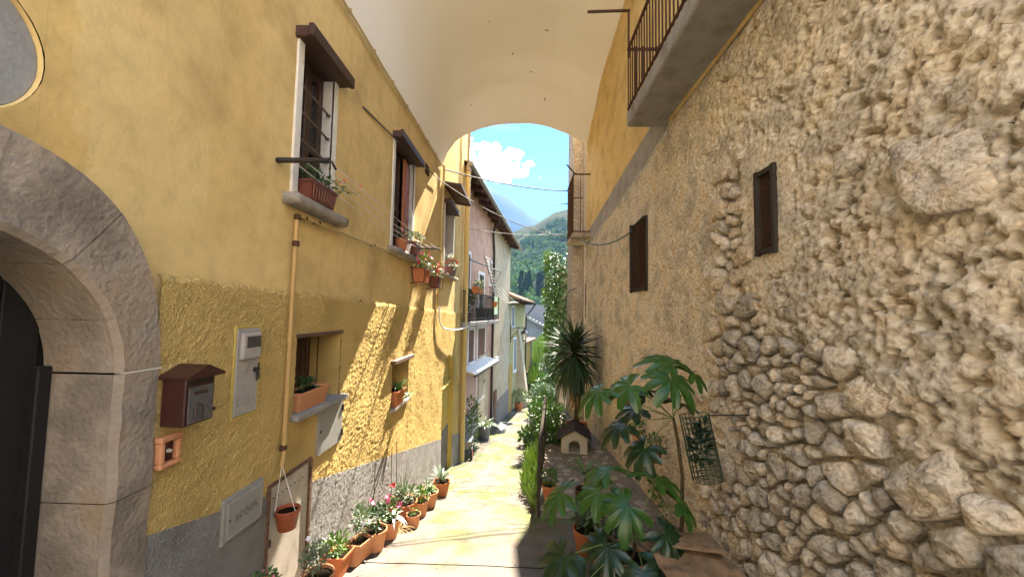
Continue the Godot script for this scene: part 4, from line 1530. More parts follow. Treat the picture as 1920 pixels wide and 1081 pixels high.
func far_street():
	square_house()
	pink_house()
	olive_house()
	# small ochre house lower down the lane
	var f := Face.new(Vector2(-0.15, 33.0), Vector2(0.95, 39.0))
	var t := thing("ochre_house", "small ochre house at the bottom of the lane", "house", f.at(0, -7.5))
	var o := t.position
	var mb := MB.new(o)
	f.block(mb, 0, 6, -8.6, -2.75, -4.0, 0.0)
	part(t, "wall", mb, M.ochre)
	var ba := MB.new(o)
	f.block(ba, 0, 6, -8.6, -6.6, 0.0, 0.03)
	part(t, "base_coat", ba, M.base_grey)
	var rf_ := MB.new(o)
	f.block(rf_, -0.2, 6.3, -2.75, -2.55, -4.2, 0.45, 0.03)
	part(t, "roof", rf_, M.tile)
	var dr := MB.new(o)
	f.block(dr, 3.2, 4.3, -8.0, -5.6, 0.0, 0.05)
	part(t, "door", dr, M.wood_dark)
	var dp := MB.new(o)
	dp.tube([f.at(5.6, -2.8, 0.1), f.at(5.6, -8.2, 0.1)], 0.07, 8)
	part(t, "downpipe", dp, M.gutter)
	# grey weathered outbuilding with sloping roofs beyond
	var g := thing("stone_outbuilding", "weathered grey outbuilding with low sloping roofs below the hillside", "building", v(2.0, -7, 58))
	o = g.position
	var w1 := MB.new(o)
	w1.prism(PackedVector2Array([Vector2(0.2, -9), Vector2(5.6, -9), Vector2(5.6, -3.4), Vector2(0.2, -0.6)]), Transform3D(Basis.IDENTITY, v(0, 0, 62)), 4.0)
	part(g, "front_wall", w1, M.ruin)
	var w2 := MB.new(o)
	w2.span(v(0.4, -9, 66), v(4.9, 1.25, 64.0), 0.0)
	part(g, "rear_wall", w2, M.ruin)
	var r1 := MB.new(o)
	r1.prism(PackedVector2Array([Vector2(0.0, -0.25), Vector2(6.3, -3.6), Vector2(6.3, -3.9), Vector2(0.0, -0.55)]), Transform3D(Basis.IDENTITY, v(0, 0, 62.3)), 4.8)
	var ro := part(g, "roof", r1, M.tile_grey)
	for i in 12:
		var rb := MB.new(o)
		var x := 0.3 + i * 0.5
		rb.tube([v(x, -0.16 - 0.532 * x - 0.02, 62.3), v(x, -0.16 - 0.532 * x - 0.02, 57.5)], 0.11, 6)
		part(ro, "tile_row", rb, M.tile_grey)
	# pale house among the cypresses on the hillside
	var h := thing("hillside_house", "tiny pale house among the cypresses on the hillside", "house", v(8.6, hill_height(8.6, 190) - 0.5, 190))
	o = h.position
	var hw := MB.new(o)
	hw.box(o + Vector3(0, 4.5, 0), Vector3(5.5, 9.0, 6))
	part(h, "wall", hw, M.cream)
	var hr := MB.new(o)
	hr.prism(PackedVector2Array([Vector2(-3.2, 9.0), Vector2(3.2, 9.0), Vector2(0, 10.8)]), Transform3D(Basis.IDENTITY, o + Vector3(0, 0, -3.3)), 6.6)
	part(h, "roof", hr, M.tile)
	for i in 2:
		var hn := MB.new(o)
		hn.box(o + Vector3(-1.2 + 2.4 * i, 6.8, 3.02), Vector3(0.9, 1.4, 0.06))
		part(h, "window", hn, M.iron)

func square_house():
	# the house across the square, sunlit, that throws light back under the vault
	var f := Face.new(Vector2(11.0, -6.5), Vector2(-11.0, -6.5))
	var t := thing("cream_house", "pale cream house across the square behind the photographer", "house", v(0, -0.7, -6.5))
	var o := t.position
	var mb := MB.new(o)
	mb.span(v(-11, -1.2, -6.5), v(11, 7.2, -12.0))
	part(t, "wall", mb, M.limewash)
	mb = MB.new(o)
	mb.prism(PackedVector2Array([Vector2(0.6, 7.0), Vector2(0.6, 7.2), Vector2(-2.8, 8.8), Vector2(-6.1, 7.2), Vector2(-6.1, 7.0)]), Transform3D(f.basis(), v(-11.3, 0, -6.5)), 22.6)
	part(t, "roof", mb, M.tile)
	for i in 6:
		for k in 2:
			face_window(t, o, f, 2.0 + i * 3.3, 3.1 + i * 3.3, 0.8 + k * 3.2, 2.6 + k * 3.2, M.cream, M.shutter)

func pink_house():
	var f := Face.new(Vector2(-2.3, 13.4), Vector2(-0.85, 24.0))
	var t := thing("pink_house", "pink and cream house with balcony and deep rafter eaves", "house", f.at(0, -5.2))
	var o := t.position
	var mb := MB.new(o)
	f.block(mb, -3.0, 5.9, -6.8, 4.9, -6.0, 0.0)
	part(t, "pink_wall", mb, M.pink)
	mb = MB.new(o)
	f.block(mb, 5.9, 10.7, -7.4, 4.3, -6.0, 0.05)
	part(t, "cream_wall", mb, M.cream)
	mb = MB.new(o)
	f.block(mb, 3.05, 4.9, -6.0, -1.9, 0.0, 0.10, 0.01)
	part(t, "pale_pilaster", mb, M.cream)
	mb = MB.new(o)
	f.block(mb, -1.0, 3.05, -6.0, -4.05, 0.0, 0.07, 0.01)
	part(t, "grey_base", mb, M.base_grey)
	mb = MB.new(o)
	f.block(mb, 5.9, 10.7, -7.4, -4.7, 0.05, 0.09, 0.01)
	part(t, "brown_base", mb, M.dado_flat)
	# eaves: boarded roof edge on rafter tails, gutter in front; the eaves line drops along the lane
	var ey := func(u: float) -> float: return 4.72 - 0.072 * u
	mb = MB.new(o)
	for s in 12:
		var u0 := -1.0 + s
		var u1 := u0 + 1.0
		var a := f.at(u0, ey.call(u0) + 0.06, 0.62)
		var b := f.at(u1, ey.call(u1) + 0.06, 0.62)
		var c := f.at(u1, ey.call(u1) + 0.75, -1.5)
		var e := f.at(u0, ey.call(u0) + 0.75, -1.5)
		var up := Vector3(0, 0.07, 0)
		mb.quad(a + up, b + up, c + up, e + up)
		mb.quad(b, a, e, c)
		mb.quad(a, b, b + up, a + up)
		mb.quad(b, c, c + up, b + up)
	var ro := part(t, "roof", mb, M.rafter)
	for i in 14:
		var u := -0.6 + i * 0.84
		mb = MB.new(o)
		var y: float = ey.call(u)
		var bs := f.basis() * Basis(Vector3.BACK, -0.31)
		mb.box(f.at(u, y + 0.07, 0.25), Vector3(0.75, 0.17, 0.16), bs, 0.01)
		part(ro, "rafter_tail", mb, M.rafter)
	mb = MB.new(o)
	mb.tube([f.at(-1.0, ey.call(-1.0) + 0.06, 0.68), f.at(5.0, ey.call(5.0) + 0.06, 0.68), f.at(11.0, ey.call(11.0) + 0.06, 0.68)], 0.085, 8)
	part(ro, "gutter", mb, M.gutter)
	mb = MB.new(o)
	mb.tube([f.at(4.6, ey.call(4.6), 0.62), f.at(4.75, ey.call(4.7) - 0.35, 0.3), f.at(5.2, ey.call(5.1) - 0.55, 0.12), f.at(5.6, 2.9, 0.1), f.at(5.6, -6.0, 0.1)], 0.06, 8)
	part(t, "downpipe", mb, M.rail)
	# openings
	face_window(t, o, f, 1.55, 2.35, -2.0, -0.75, M.trim_white, M.shutter)
	face_window(t, o, f, 3.0, 4.3, -2.0, -0.75, M.trim_white, M.shutter)
	face_window(t, o, f, 3.05, 4.1, -3.7, -2.9, M.trim_white, null)
	face_window(t, o, f, 4.95, 5.55, 1.35, 2.35, M.trim_white, M.cream)
	face_window(t, o, f, 6.6, 7.5, -2.35, -0.4, M.trim_white, null)
	face_window(t, o, f, 0.7, 1.5, 0.0, 2.2, M.trim_white, M.shutter)
	face_window(t, o, f, 3.0, 3.9, -0.3, 1.6, M.trim_white, null, "balcony_door")
	mb = MB.new(o)
	f.block(mb, 6.25, 6.85, -6.3, -4.0, 0.05, 0.12, 0.01)
	part(t, "door", mb, M.wood_board)
	# awning roof over the entrance
	mb = MB.new(o)
	mb.prism(PackedVector2Array([Vector2(0, -2.12), Vector2(0.62, -2.26), Vector2(0.62, -2.20), Vector2(0, -2.06)]), Transform3D(f.basis(), Vector3(f.at(4.6, 0).x, EYE, f.at(4.6, 0).z)), 4.2)
	var aw := part(t, "awning", mb, M.trim_white)
	mb = MB.new(o)
	f.block(mb, 0.4, 4.6, -2.34, -2.26, 0.56, 0.63, 0.01)
	part(aw, "front_beam", mb, M.rafter)
	# balcony
	mb = MB.new(o)
	f.block(mb, -1.2, 4.6, -0.52, -0.36, 0.0, 0.62, 0.02)
	var ba := part(t, "balcony", mb, M.base_grey)
	mb = MB.new(o)
	f.block(mb, -1.2, 4.6, 0.62, 0.66, 0.57, 0.61)
	f.block(mb, -1.2, 4.6, -0.28, -0.25, 0.57, 0.60)
	f.block(mb, 4.57, 4.6, 0.62, 0.66, 0.0, 0.57)
	part(ba, "rail", mb, M.iron)
	var bm := MB.new()
	bm.box(Vector3.ZERO, Vector3(0.016, 0.98, 0.016))
	var bar := mesh_of(bm)
	for i in 44:
		inst(ba, "baluster", bar, M.iron, Transform3D(f.basis(), f.at(-1.15 + i * 0.133, 0.14, 0.59) - o))
	# house number on the pale pilaster
	var tm := TextMesh.new()
	tm.text = "13"
	tm.font_size = 22
	tm.pixel_size = 0.012
	tm.depth = 0.01
	var num := MeshInstance3D.new()
	num.mesh = tm
	num.material_override = M.letter_dark
	num.name = "house_number"
	t.add_child(num, true)
	var nb_ := f.basis()
	num.transform = Transform3D(Basis(-nb_.z, Vector3.UP, nb_.x), f.at(3.95, -3.1, 0.107) - o)
	# things kept on and around the balcony
	var k := thing("balcony_planter", "terracotta box of white flowers hung on the pink house balcony rail", "planter", f.at(0.15, 0.62, 0.72))
	window_box(k, k.position, f.basis(), 0.95, 0.2, 0.22, M.terracotta)
	foliage(k, "foliage", k.position + Vector3(0, 0.25, 0), Vector3(0.2, 0.18, 0.45), 160, 0.09, M.leaf_grey)
	blooms(k, k.position + Vector3(0, 0.35, 0), Vector3(0.2, 0.2, 0.45), 14, 0.07, M.bloom_white)
	var big := thing("balcony_shrub", "yellow green potted shrub standing on the pink house balcony", "plant", f.at(0.1, -0.36, 0.3))
	pot(big, 0.2, 0.15, 0.32, M.plastic_brown)
	foliage(big, "foliage", big.position + Vector3(0, 0.75, 0), Vector3(0.3, 0.42, 0.38), 420, 0.13, M.leaf_light)
	for i in 2:
		var bl := thing("black_planter", ["black square planter on the balcony beside the shrub", "black square planter under the striped towel"][i], "planter", f.at(2.05 + i * 0.85, -0.36, 0.4), "black planters on the pink house balcony")
		mb = MB.new(bl.position)
		mb.prism(PackedVector2Array([Vector2(-0.14, 0), Vector2(0.14, 0), Vector2(0.18, 0.48), Vector2(-0.18, 0.48)]), Transform3D(f.basis(), bl.position + f.basis() * Vector3(0, 0, -0.3)), 0.6)
		part(bl, "tub", mb, M.plastic_black)
		mb = MB.new(bl.position)
		f.block(mb, 1.74 + i * 0.85, 2.36 + i * 0.85, 0.10, 0.14, 0.21, 0.59, 0.006)
		part(bl, "rim", mb, M.plastic_black)
	var tw := thing("striped_towel", "green and white towel hung over the balcony rail", "towel", f.at(3.75, 0.66, 0.6))
	for i in 5:
		mb = MB.new(tw.position)
		f.block(mb, 3.4 + i * 0.15, 3.545 + i * 0.15, -0.12, 0.67, 0.612, 0.624)
		f.block(mb, 3.4 + i * 0.15, 3.545 + i * 0.15, 0.665, 0.675, 0.555, 0.624)
		part(tw, "stripe", mb, M.towel if i % 2 == 0 else M.white_plastic)
	var hp := thing("hanging_flowerpot", "small terracotta pot hung on the balcony rail by the towel", "flowerpot", f.at(3.1, 0.2, 0.7))
	pot(hp, 0.13, 0.09, 0.22, M.terracotta)
	var rk := thing("drying_rack", "folded pale drying rack leaning above the balcony of the pink house", "drying rack", f.at(2.0, 0.66, 0.7))
	for s in [0.0, 0.9]:
		mb = MB.new(rk.position)
		mb.tube([f.at(2.4 + s * 0.5, 0.72, 0.85), f.at(0.9 + s, 2.05, 0.75)], 0.035, 6)
		part(rk, "side_bar", mb, M.reveal)
	mb = MB.new(rk.position)
	for i in 12:
		var q := i / 11.0
		mb.tube([f.at(lerp(2.4, 0.9, q), lerp(0.72, 2.05, q), lerp(0.85, 0.75, q)), f.at(lerp(2.85, 1.8, q), lerp(0.72, 2.05, q), lerp(0.85, 0.75, q))], 0.016, 5)
	part(rk, "wires", mb, M.cable_white)
	mb = MB.new(rk.position)
	mb.tube([f.at(1.2, 1.98, 0.1), f.at(3.2, 1.7, 0.95)], 0.03, 6)
	mb.tube([f.at(3.2, 1.7, 0.95), f.at(2.5, 0.74, 0.6)], 0.02, 6)
	part(rk, "bracket", mb, M.gutter)
	var nl := thing("clothes_lines", "pale clothes lines strung from the balcony of the pink house", "clothes line", f.at(4, 0.7, 0.6))
	for i in 4:
		mb = MB.new(nl.position)
		mb.tube([f.at(2.4, 0.85 + 0.06 * i, 0.75 + 0.1 * i), f.at(6.0, 0.45 + 0.03 * i, 0.75 + 0.1 * i), f.at(9.5, 0.55, 0.5 + 0.1 * i)], 0.011, 5)
		part(nl, "line", mb, M.cable_white)

func olive_house():
	var f := Face.new(Vector2(-0.85, 24.2), Vector2(0.25, 32.4))
	var t := thing("olive_house", "narrow olive yellow house below the pink one with tiled eaves", "house", f.at(0, -6.5))
	var o := t.position
	var mb := MB.new(o)
	f.block(mb, 0.0, 8.2, -8.4, 0.75, -5.0, 0.0)
	part(t, "wall", mb, M.olive)
	mb = MB.new(o)
	mb.prism(PackedVector2Array([Vector2(-2.0, 1.75), Vector2(0.75, 0.72), Vector2(0.75, 0.88), Vector2(-2.0, 1.95)]), Transform3D(f.basis(), Vector3(f.at(8.6, 0).x, EYE, f.at(8.6, 0).z)), 9.2)
	var ro := part(t, "roof", mb, M.tile)
	mb = MB.new(o)
	mb.tube([f.at(-0.6, 0.74, 0.8), f.at(8.6, 0.74, 0.8)], 0.08, 8)
	part(ro, "gutter", mb, M.rail)
	mb = MB.new(o)
	mb.tube([f.at(8.5, 0.7, 0.8), f.at(8.5, 0.2, 0.5), f.at(8.3, -0.3, 0.08), f.at(8.1, -7.5, 0.08)], 0.06, 8)
	part(t, "downpipe", mb, M.rail)
	for i in 10:
		mb = MB.new(o)
		f.block(mb, 0.1 + i * 0.86, 0.24 + i * 0.86, 0.62, 0.78, 0.0, 0.68)
		part(ro, "rafter_tail", mb, M.rafter)
	face_window(t, o, f, 1.1, 2.2, -0.95, 0.30, M.trim_white, M.gutter)
	face_window(t, o, f, 2.2, 3.2, -4.0, -1.9, M.trim_white, M.gutter)
	face_window(t, o, f, 5.2, 6.2, -4.6, -2.9, M.trim_white, null)
	mb = MB.new(o)
	mb.prism(PackedVector2Array([Vector2(0, -7.6), Vector2(1.0, -7.6), Vector2(0.12, -1.2), Vector2(0, -1.2)]), Transform3D(f.basis(), Vector3(f.at(4.6, 0).x, EYE, f.at(4.6, 0).z)), 1.0)
	part(t, "buttress", mb, M.cream)
	mb = MB.new(o)
	f.block(mb, 0.1, 1.3, -7.2, -3.4, 0.0, 0.06)
	part(t, "painted_panel", mb, M.ochre)
	# lantern on a wrought bracket
	var l := thing("street_lantern", "black wall lantern on an iron bracket over the lane", "lantern", f.at(0.7, -1.3, 0.0))
	o = l.position
	mb = MB.new(o)
	mb.box(f.at(0.7, -1.35, 0.03), Vector3(0.05, 1.2, 0.06), f.basis(), 0.006)
	mb.tube([f.at(0.7, -1.0, 0.0), f.at(0.7, -1.0, 0.98)], 0.03, 6)
	mb.tube([f.at(0.7, -1.75, 0.02), f.at(0.7, -1.2, 0.45), f.at(0.7, -1.02, 0.6)], 0.022, 6)
	part(l, "bracket", mb, M.iron)
	var c := f.at(0.7, -1.85, 0.92)
	mb = MB.new(o)
	mb.lathe([Vector2(0.03, 0.86), Vector2(0.06, 0.78), Vector2(0.09, 0.70), Vector2(0.24, 0.52), Vector2(0.23, 0.49), Vector2(0.0, 0.5)], c, 6)
	part(l, "cap", mb, M.iron)
	mb = MB.new(o)
	mb.lathe([Vector2(0.19, 0.5), Vector2(0.12, 0.06)], c, 6)
	part(l, "glass", mb, M.lantern_glass)
	mb = MB.new(o)
	for k in 6:
		var a := TAU * k / 6
		mb.tube([c + Vector3(cos(a) * 0.2, 0.5, sin(a) * 0.2), c + Vector3(cos(a) * 0.125, 0.05, sin(a) * 0.125)], 0.012, 4)
	mb.lathe([Vector2(0.13, 0.06), Vector2(0.10, 0.0), Vector2(0.0, -0.04)], c, 6)
	part(l, "cage", mb, M.iron)

# ------------------------------------------------------------------ plants and pots, shared makers
func pot(t: Node3D, r1: float, r0: float, h: float, m: Material, wob := 0.0, at := Vector3.ZERO, rim := 0.18):
	var mb := MB.new()
	var k := h * rim
	mb.lathe([Vector2(0.0, 0.0), Vector2(r0, 0.0), Vector2(r0 * 1.01, 0.006), Vector2(lerp(r0, r1, 0.95) * 0.95, h - k)], at, 24, wob)
	mb.lathe([Vector2(r1 * 0.945, h - k), Vector2(r1 * 0.985, h - k + 0.003), Vector2(r1, h - 0.008), Vector2(r1 * 0.985, h), Vector2(r1 * 0.92, h), Vector2(r1 * 0.90, h - 0.008), Vector2(r1 * 0.86, h - k)], at, 24)
	var p := part(t, "pot", mb, m)
	var so := MB.new()
	so.lathe([Vector2(r1 * 0.89, h - k * 0.7), Vector2(r1 * 0.5, h - k * 0.55), Vector2(0.0, h - k * 0.45)], at, 16)
	part(p, "soil", so, M.soil)

func window_box(t: Node3D, base: Vector3, b: Basis, l: float, w: float, h: float, m: Material, ribs := 0):
	# tapering trough: open top with a lip, soil inside; its length runs along local z
	var mb := MB.new(t.position)
	var f := func(i: float, j: float, y: float, k: float) -> Vector3: return base + b * Vector3(i * w * 0.5 * k, y, j * (l * 0.5 - w * 0.5 * (1 - k)))
	var lv := [[0.0, 0.74], [h * 0.86, 0.95], [h * 0.86, 1.02], [h, 1.04], [h, 0.94], [h * 0.8, 0.90]]
	var cs := [[-1, -1], [1, -1], [1, 1], [-1, 1]]
	for i in lv.size() - 1:
		for c in 4:
			var p: Array = cs[c]
			var q: Array = cs[(c + 1) % 4]
			mb.quad(f.call(q[0], q[1], lv[i][0], lv[i][1]), f.call(p[0], p[1], lv[i][0], lv[i][1]), f.call(p[0], p[1], lv[i + 1][0], lv[i + 1][1]), f.call(q[0], q[1], lv[i + 1][0], lv[i + 1][1]))
	mb.quad(f.call(-1, -1, 0, 0.74), f.call(1, -1, 0, 0.74), f.call(1, 1, 0, 0.74), f.call(-1, 1, 0, 0.74))
	var bo := part(t, "trough", mb, m)
	for k in ribs:
		var rb := MB.new(t.position)
		var z: float = lerp(-0.42, 0.42, float(k) / (ribs - 1)) * l
		rb.tube([base + b * Vector3(w * 0.5 * 0.77, 0.02, z * 0.9), base + b * Vector3(w * 0.5 * 0.965, h * 0.84, z)], 0.010, 6)
		part(bo, "rib", rb, m)
	var so := MB.new(t.position)
	so.quad(f.call(-1, 1, h * 0.86, 0.93), f.call(1, 1, h * 0.86, 0.93), f.call(1, -1, h * 0.86, 0.93), f.call(-1, -1, h * 0.86, 0.93))
	part(bo, "soil", so, M.soil)

func foliage(t: Node3D, called: String, c: Vector3, r: Vector3, n: int, l: float, m: Material, upward := 0.4, stems := true):
	var mb := MB.new(t.position)
	var base := Vector3(c.x, t.position.y + 0.05, c.z)
	for i in n:
		var dir := rdir()
		var p := c + dir * r * pow(rng.randf(), 0.45)
		var s := rf(0.65, 1.25)
		mb.col(Color(s * rf(0.85, 1.2), s, s * rf(0.7, 1.1)))
		var tt := (dir + Vector3.UP * upward + rdir() * 0.7).normalized()
		mb.leaf(p, tt, (Vector3.UP + rdir() * 0.8).normalized(), l * rf(0.7, 1.2), l * rf(0.38, 0.6))
	var o := part(t, called, mb, m)
	o.set_meta("kind", "stuff")
	if stems:
		var st := MB.new(t.position)
		for i in 9:
			var q := c + rdir() * r * 0.7
			st.tube([Vector3(lerp(base.x, q.x, 0.25), min(base.y + 0.08, q.y), lerp(base.z, q.z, 0.25)), (base + q) * 0.5 + rdir() * 0.02, q], 0.005, 4, 0.002)
		part(t, "stems", st, M.stem_green)

func blooms(t: Node3D, c: Vector3, r: Vector3, n: int, s: float, m: Material):
	# five-petalled heads, a few variants shared
	var variants := []
	for k in 2:
		var mb := MB.new()
		for a in 5:
			var dir := Vector3(cos(TAU * a / 5 + k * 0.4), 0.35, sin(TAU * a / 5 + k * 0.4)).normalized()
			var z := rf(0.8, 1.15)
			mb.col(Color(z, z, z))
			mb.leaf(Vector3.ZERO, dir, Vector3.UP, 0.5, 0.42)
		variants.append(mesh_of(mb))
	for i in n:
		var dir := rdir()
		dir.y = abs(dir.y) * 0.8 + 0.1
		var p := c + dir * r * rf(0.7, 1.05)
		var b := Basis(Quaternion(Vector3.UP, (dir + rdir() * 0.4).normalized())) * Basis(Vector3.UP, rf(0, TAU))
		inst(t, "flower", variants[i % 2], m, Transform3D(b.scaled(Vector3.ONE * s * rf(0.75, 1.3)), p - t.position))

func straps(t: Node3D, c: Vector3, n: int, l: float, w: float, droop: float, m: Material, lean := 0.7, called := "leaf"):
	var variants := []
	for k in 4:
		var mb := MB.new()
		var z := rf(0.8, 1.2)
		mb.col(Color(z, z, z))
		mb.blade(Vector3.ZERO, Vector3(lean * rf(0.8, 1.2), 1, 0).normalized(), 1.0, w / l, droop * rf(0.7, 1.4), 6)
		variants.append(mesh_of(mb))
	for i in n:
		var b := Basis(Vector3.UP, TAU * i * 0.382 + rf(-0.3, 0.3)) * Basis(Vector3.BACK, rf(-0.2, 0.35))
		inst(t, called, variants[i % 4], m, Transform3D(b.scaled(Vector3.ONE * l * rf(0.7, 1.1)), c - t.position))

func text(parent: Node, called: String, words: String, size_m: float, m: Material, xf: Transform3D, depth := 0.006):
	var tm := TextMesh.new()
	tm.text = words
	tm.font_size = 32
	tm.pixel_size = size_m / 24.0
	tm.depth = depth
	var o := MeshInstance3D.new()
	o.mesh = tm
	o.material_override = m
	o.name = called
	parent.add_child(o, true)
	o.transform = xf

const ON_LEFT := Basis(Vector3(0, 0, -1), Vector3(0, 1, 0), Vector3(1, 0, 0))     # lettering on the left-hand wall: reads along +d, faces the lane

func fittings():
	# mailbox shaped like a little house
	var t := thing("mailbox", "dark brown house-shaped mailbox beside the stone doorway", "mailbox", v(-1.965, -0.66, 2.1750))
	var o := t.position
	var mb := MB.new(o)
	mb.span(v(-1.965, -0.66, 2.0742), v(-1.83, -0.40, 2.2758), 0.006)
	part(t, "body", mb, M.mailbox)
	mb = MB.new(o)
	mb.prism(PackedVector2Array([Vector2(-0.125, -0.005), Vector2(0.125, -0.005), Vector2(0.125, 0.010), Vector2(0.0, 0.066), Vector2(-0.125, 0.010)]), Transform3D(ON_LEFT, v(-1.968, -0.395, 2.1750)), 0.18)
	var rfo := part(t, "roof", mb, M.mailbox)
	mb = MB.new(o)
	mb.prism(PackedVector2Array([Vector2(-0.09, -0.002), Vector2(0.09, -0.002), Vector2(0.0, 0.038)]), Transform3D(ON_LEFT, v(-1.789, -0.385, 2.1750)), 0.005)
	part(rfo, "gable", mb, M.mailbox)
	mb = MB.new(o)
	mb.box(v(-1.826, -0.548, 2.1750), Vector3(0.008, 0.20, 0.165), Basis.IDENTITY, 0.003)
	var fp := part(t, "front_panel", mb, M.mailbox_front)
	text(fp, "lettering", "POSTA", 0.022, M.mailbox, Transform3D(ON_LEFT, v(-1.821, -0.485, 2.1714) - o), 0.004)
	mb = MB.new(o)
	mb.tube([v(-1.822, -0.64, 2.1426), v(-1.822, -0.565, 2.1426), v(-1.822, -0.548, 2.1570), v(-1.822, -0.548, 2.1764), v(-1.822, -0.565, 2.1908), v(-1.822, -0.64, 2.1908)], 0.004, 6)
	part(fp, "arched_moulding", mb, M.mailbox)
	mb = MB.new(o)
	mb.box(v(-1.835, -0.425, 2.1750), Vector3(0.014, 0.022, 0.155))
	part(t, "slot", mb, M.iron)
	mb = MB.new(o)
	mb.tube([v(-1.83, -0.6, 2.2650), v(-1.815, -0.6, 2.2650)], 0.010, 8)
	part(t, "lock", mb, M.iron)
	# electricity meter board
	t = thing("meter_box", "flat grey meter box with display window let into the yellow wall", "meter box", v(-1.97, -0.75, 2.72))
	o = t.position
	mb = MB.new(o)
	mb.span(v(-1.985, -0.752, 2.605), v(-1.955, -0.150, 2.832), 0.004)
	part(t, "cover", mb, M.box_grey)
	mb = MB.new(o)
	mb.span(v(-1.957, -0.365, 2.625), v(-1.925, -0.182, 2.815), 0.010)
	var mm := part(t, "meter", mb, M.box_grey)
	mb = MB.new(o)
	mb.span(v(-1.926, -0.285, 2.66), v(-1.922, -0.205, 2.80), 0.0)
	part(mm, "display", mb, M.glass)
	mb = MB.new(o)
	for q in [[2.592, 2.602], [2.835, 2.845]]: mb.span(v(-1.985, -0.77, q[0]), v(-1.958, -0.13, q[1]))
	mb.span(v(-1.985, -0.77, 2.602), v(-1.96, -0.757, 2.835))
	mb.span(v(-1.985, -0.145, 2.602), v(-1.96, -0.13, 2.835))
	part(t, "surround", mb, M.yellow_flat)
	mb = MB.new(o)
	mb.prism(PackedVector2Array([Vector2(0.012, 0.05), Vector2(0.03, 0.05), Vector2(0.0, 0.0), Vector2(0.022, 0.004), Vector2(-0.035, -0.06), Vector2(-0.008, -0.012), Vector2(-0.03, -0.016)]), Transform3D(ON_LEFT, v(-1.957, -0.44, 2.72)), 0.004)
	part(t, "lightning_mark", mb, M.hatch)
	text(t, "lettering", "MGD", 0.062, M.band, Transform3D(ON_LEFT, v(-1.955, -0.655, 2.718) - o), 0.007)
	mb = MB.new(o)
	mb.tube([v(-1.957, -0.45, 2.79), v(-1.925, -0.45, 2.79)], 0.018, 10)
	mb.box(v(-1.925, -0.43, 2.79), Vector3(0.006, 0.06, 0.012))
	mb.box(v(-1.93, -0.50, 2.785), Vector3(0.004, 0.06, 0.014))
	mb.box(v(-1.926, -0.495, 2.80), Vector3(0.004, 0.055, 0.012), Basis(Vector3.RIGHT, 0.2))
	part(t, "key_lock", mb, M.plastic_black)
	# water hatch
	t = thing("water_hatch", "grey metal water hatch lettered ACQUA low on the wall", "hatch", v(-1.96, -1.56, 2.75))
	o = t.position
	mb = MB.new(o)
	mb.span(v(-1.985, -1.575, 2.562), v(-1.945, -1.285, 2.955), 0.006)
	part(t, "frame", mb, M.hatch)
	mb = MB.new(o)
	mb.span(v(-1.947, -1.555, 2.582), v(-1.938, -1.305, 2.935), 0.004)
	var lid := part(t, "lid", mb, M.hatch)
	mb = MB.new(o)
	for q in [[-1.545, -1.539, 2.592, 2.925], [-1.321, -1.315, 2.592, 2.925]]: mb.span(v(-1.939, q[0], q[2]), v(-1.935, q[1], q[3]))
	for q in [2.592, 2.919]: mb.span(v(-1.939, -1.539, q), v(-1.9355, -1.321, q + 0.006))
	part(lid, "raised_line", mb, M.box_grey)
	text(lid, "lettering", "ACQUA", 0.050, M.dado_flat, Transform3D(ON_LEFT, v(-1.937, -1.43, 2.765) - o), 0.007)
	mb = MB.new(o)
	mb.tube([v(-1.939, -1.43, 2.612), v(-1.934, -1.43, 2.612)], 0.007, 8)
	part(lid, "keyhole", mb, M.iron)
	# grey cupboard door under the deep low window
	t = thing("wall_cupboard", "plain grey metal cupboard door under the deep low window", "cupboard", v(-1.97, -1.43, 3.98))
	o = t.position
	mb = MB.new(o)
	mb.span(v(-1.99, -1.425, 3.735), v(-1.948, -0.985, 4.225), 0.005)
	part(t, "leaf", mb, M.hatch)
	for y in [-1.07, -1.33]:
		mb = MB.new(o)
		mb.box(v(-1.943, y, 4.215), Vector3(0.016, 0.07, 0.03), Basis.IDENTITY, 0.003)
		part(t, "hinge", mb, M.rail)
	mb = MB.new(o)
	mb.tube([v(-1.949, -1.2, 3.77), v(-1.940, -1.2, 3.77)], 0.012, 8)
	part(t, "lock", mb, M.iron)
	# doorbell in a terracotta frame
	t = thing("doorbell", "terracotta framed doorbell beside the stone doorway", "doorbell", v(-1.97, -0.88, 2.125))
	o = t.position
	mb = MB.new(o)
	mb.span(v(-1.975, -0.885, 2.058), v(-1.925, -0.855, 2.192), 0.008)
	mb.span(v(-1.975, -0.745, 2.058), v(-1.925, -0.712, 2.192), 0.008)
	mb.span(v(-1.975, -0.857, 2.06), v(-1.927, -0.743, 2.09), 0.008)
	mb.span(v(-1.975, -0.857, 2.16), v(-1.927, -0.743, 2.19), 0.008)
	part(t, "frame", mb, M.terra_pale)
	mb = MB.new(o)
	mb.span(v(-1.975, -0.86, 2.085), v(-1.955, -0.74, 2.165))
	part(t, "plate", mb, M.mailbox)
	mb = MB.new(o)
	mb.tube([v(-1.956, -0.80, 2.13), v(-1.938, -0.80, 2.13)], 0.012, 8, 0.009)
	part(t, "button", mb, M.cream_plastic)
	# rust-brown water pipe: across under the first window, then down the wall
	t = thing("water_pipe", "yellow painted water pipe running under the windows and down the wall", "pipe", v(-1.95, 0.78, 3.2))
	o = t.position
	mb = MB.new(o)
	mb.tube([v(-1.945, 0.86, 6.3), v(-1.945, 0.80, 3.25), v(-1.945, 0.785, 3.205)], 0.014, 8)
	part(t, "cross_pipe", mb, M.pipe_yellow)
	mb = MB.new(o)
	mb.tube([v(-1.945, 0.785, 3.2), v(-1.945, -0.3, 3.185), v(-1.935, -1.20, 3.165), v(-1.935, -1.28, 3.15)], 0.020, 10)
	part(t, "down_pipe", mb, M.pipe_brown)
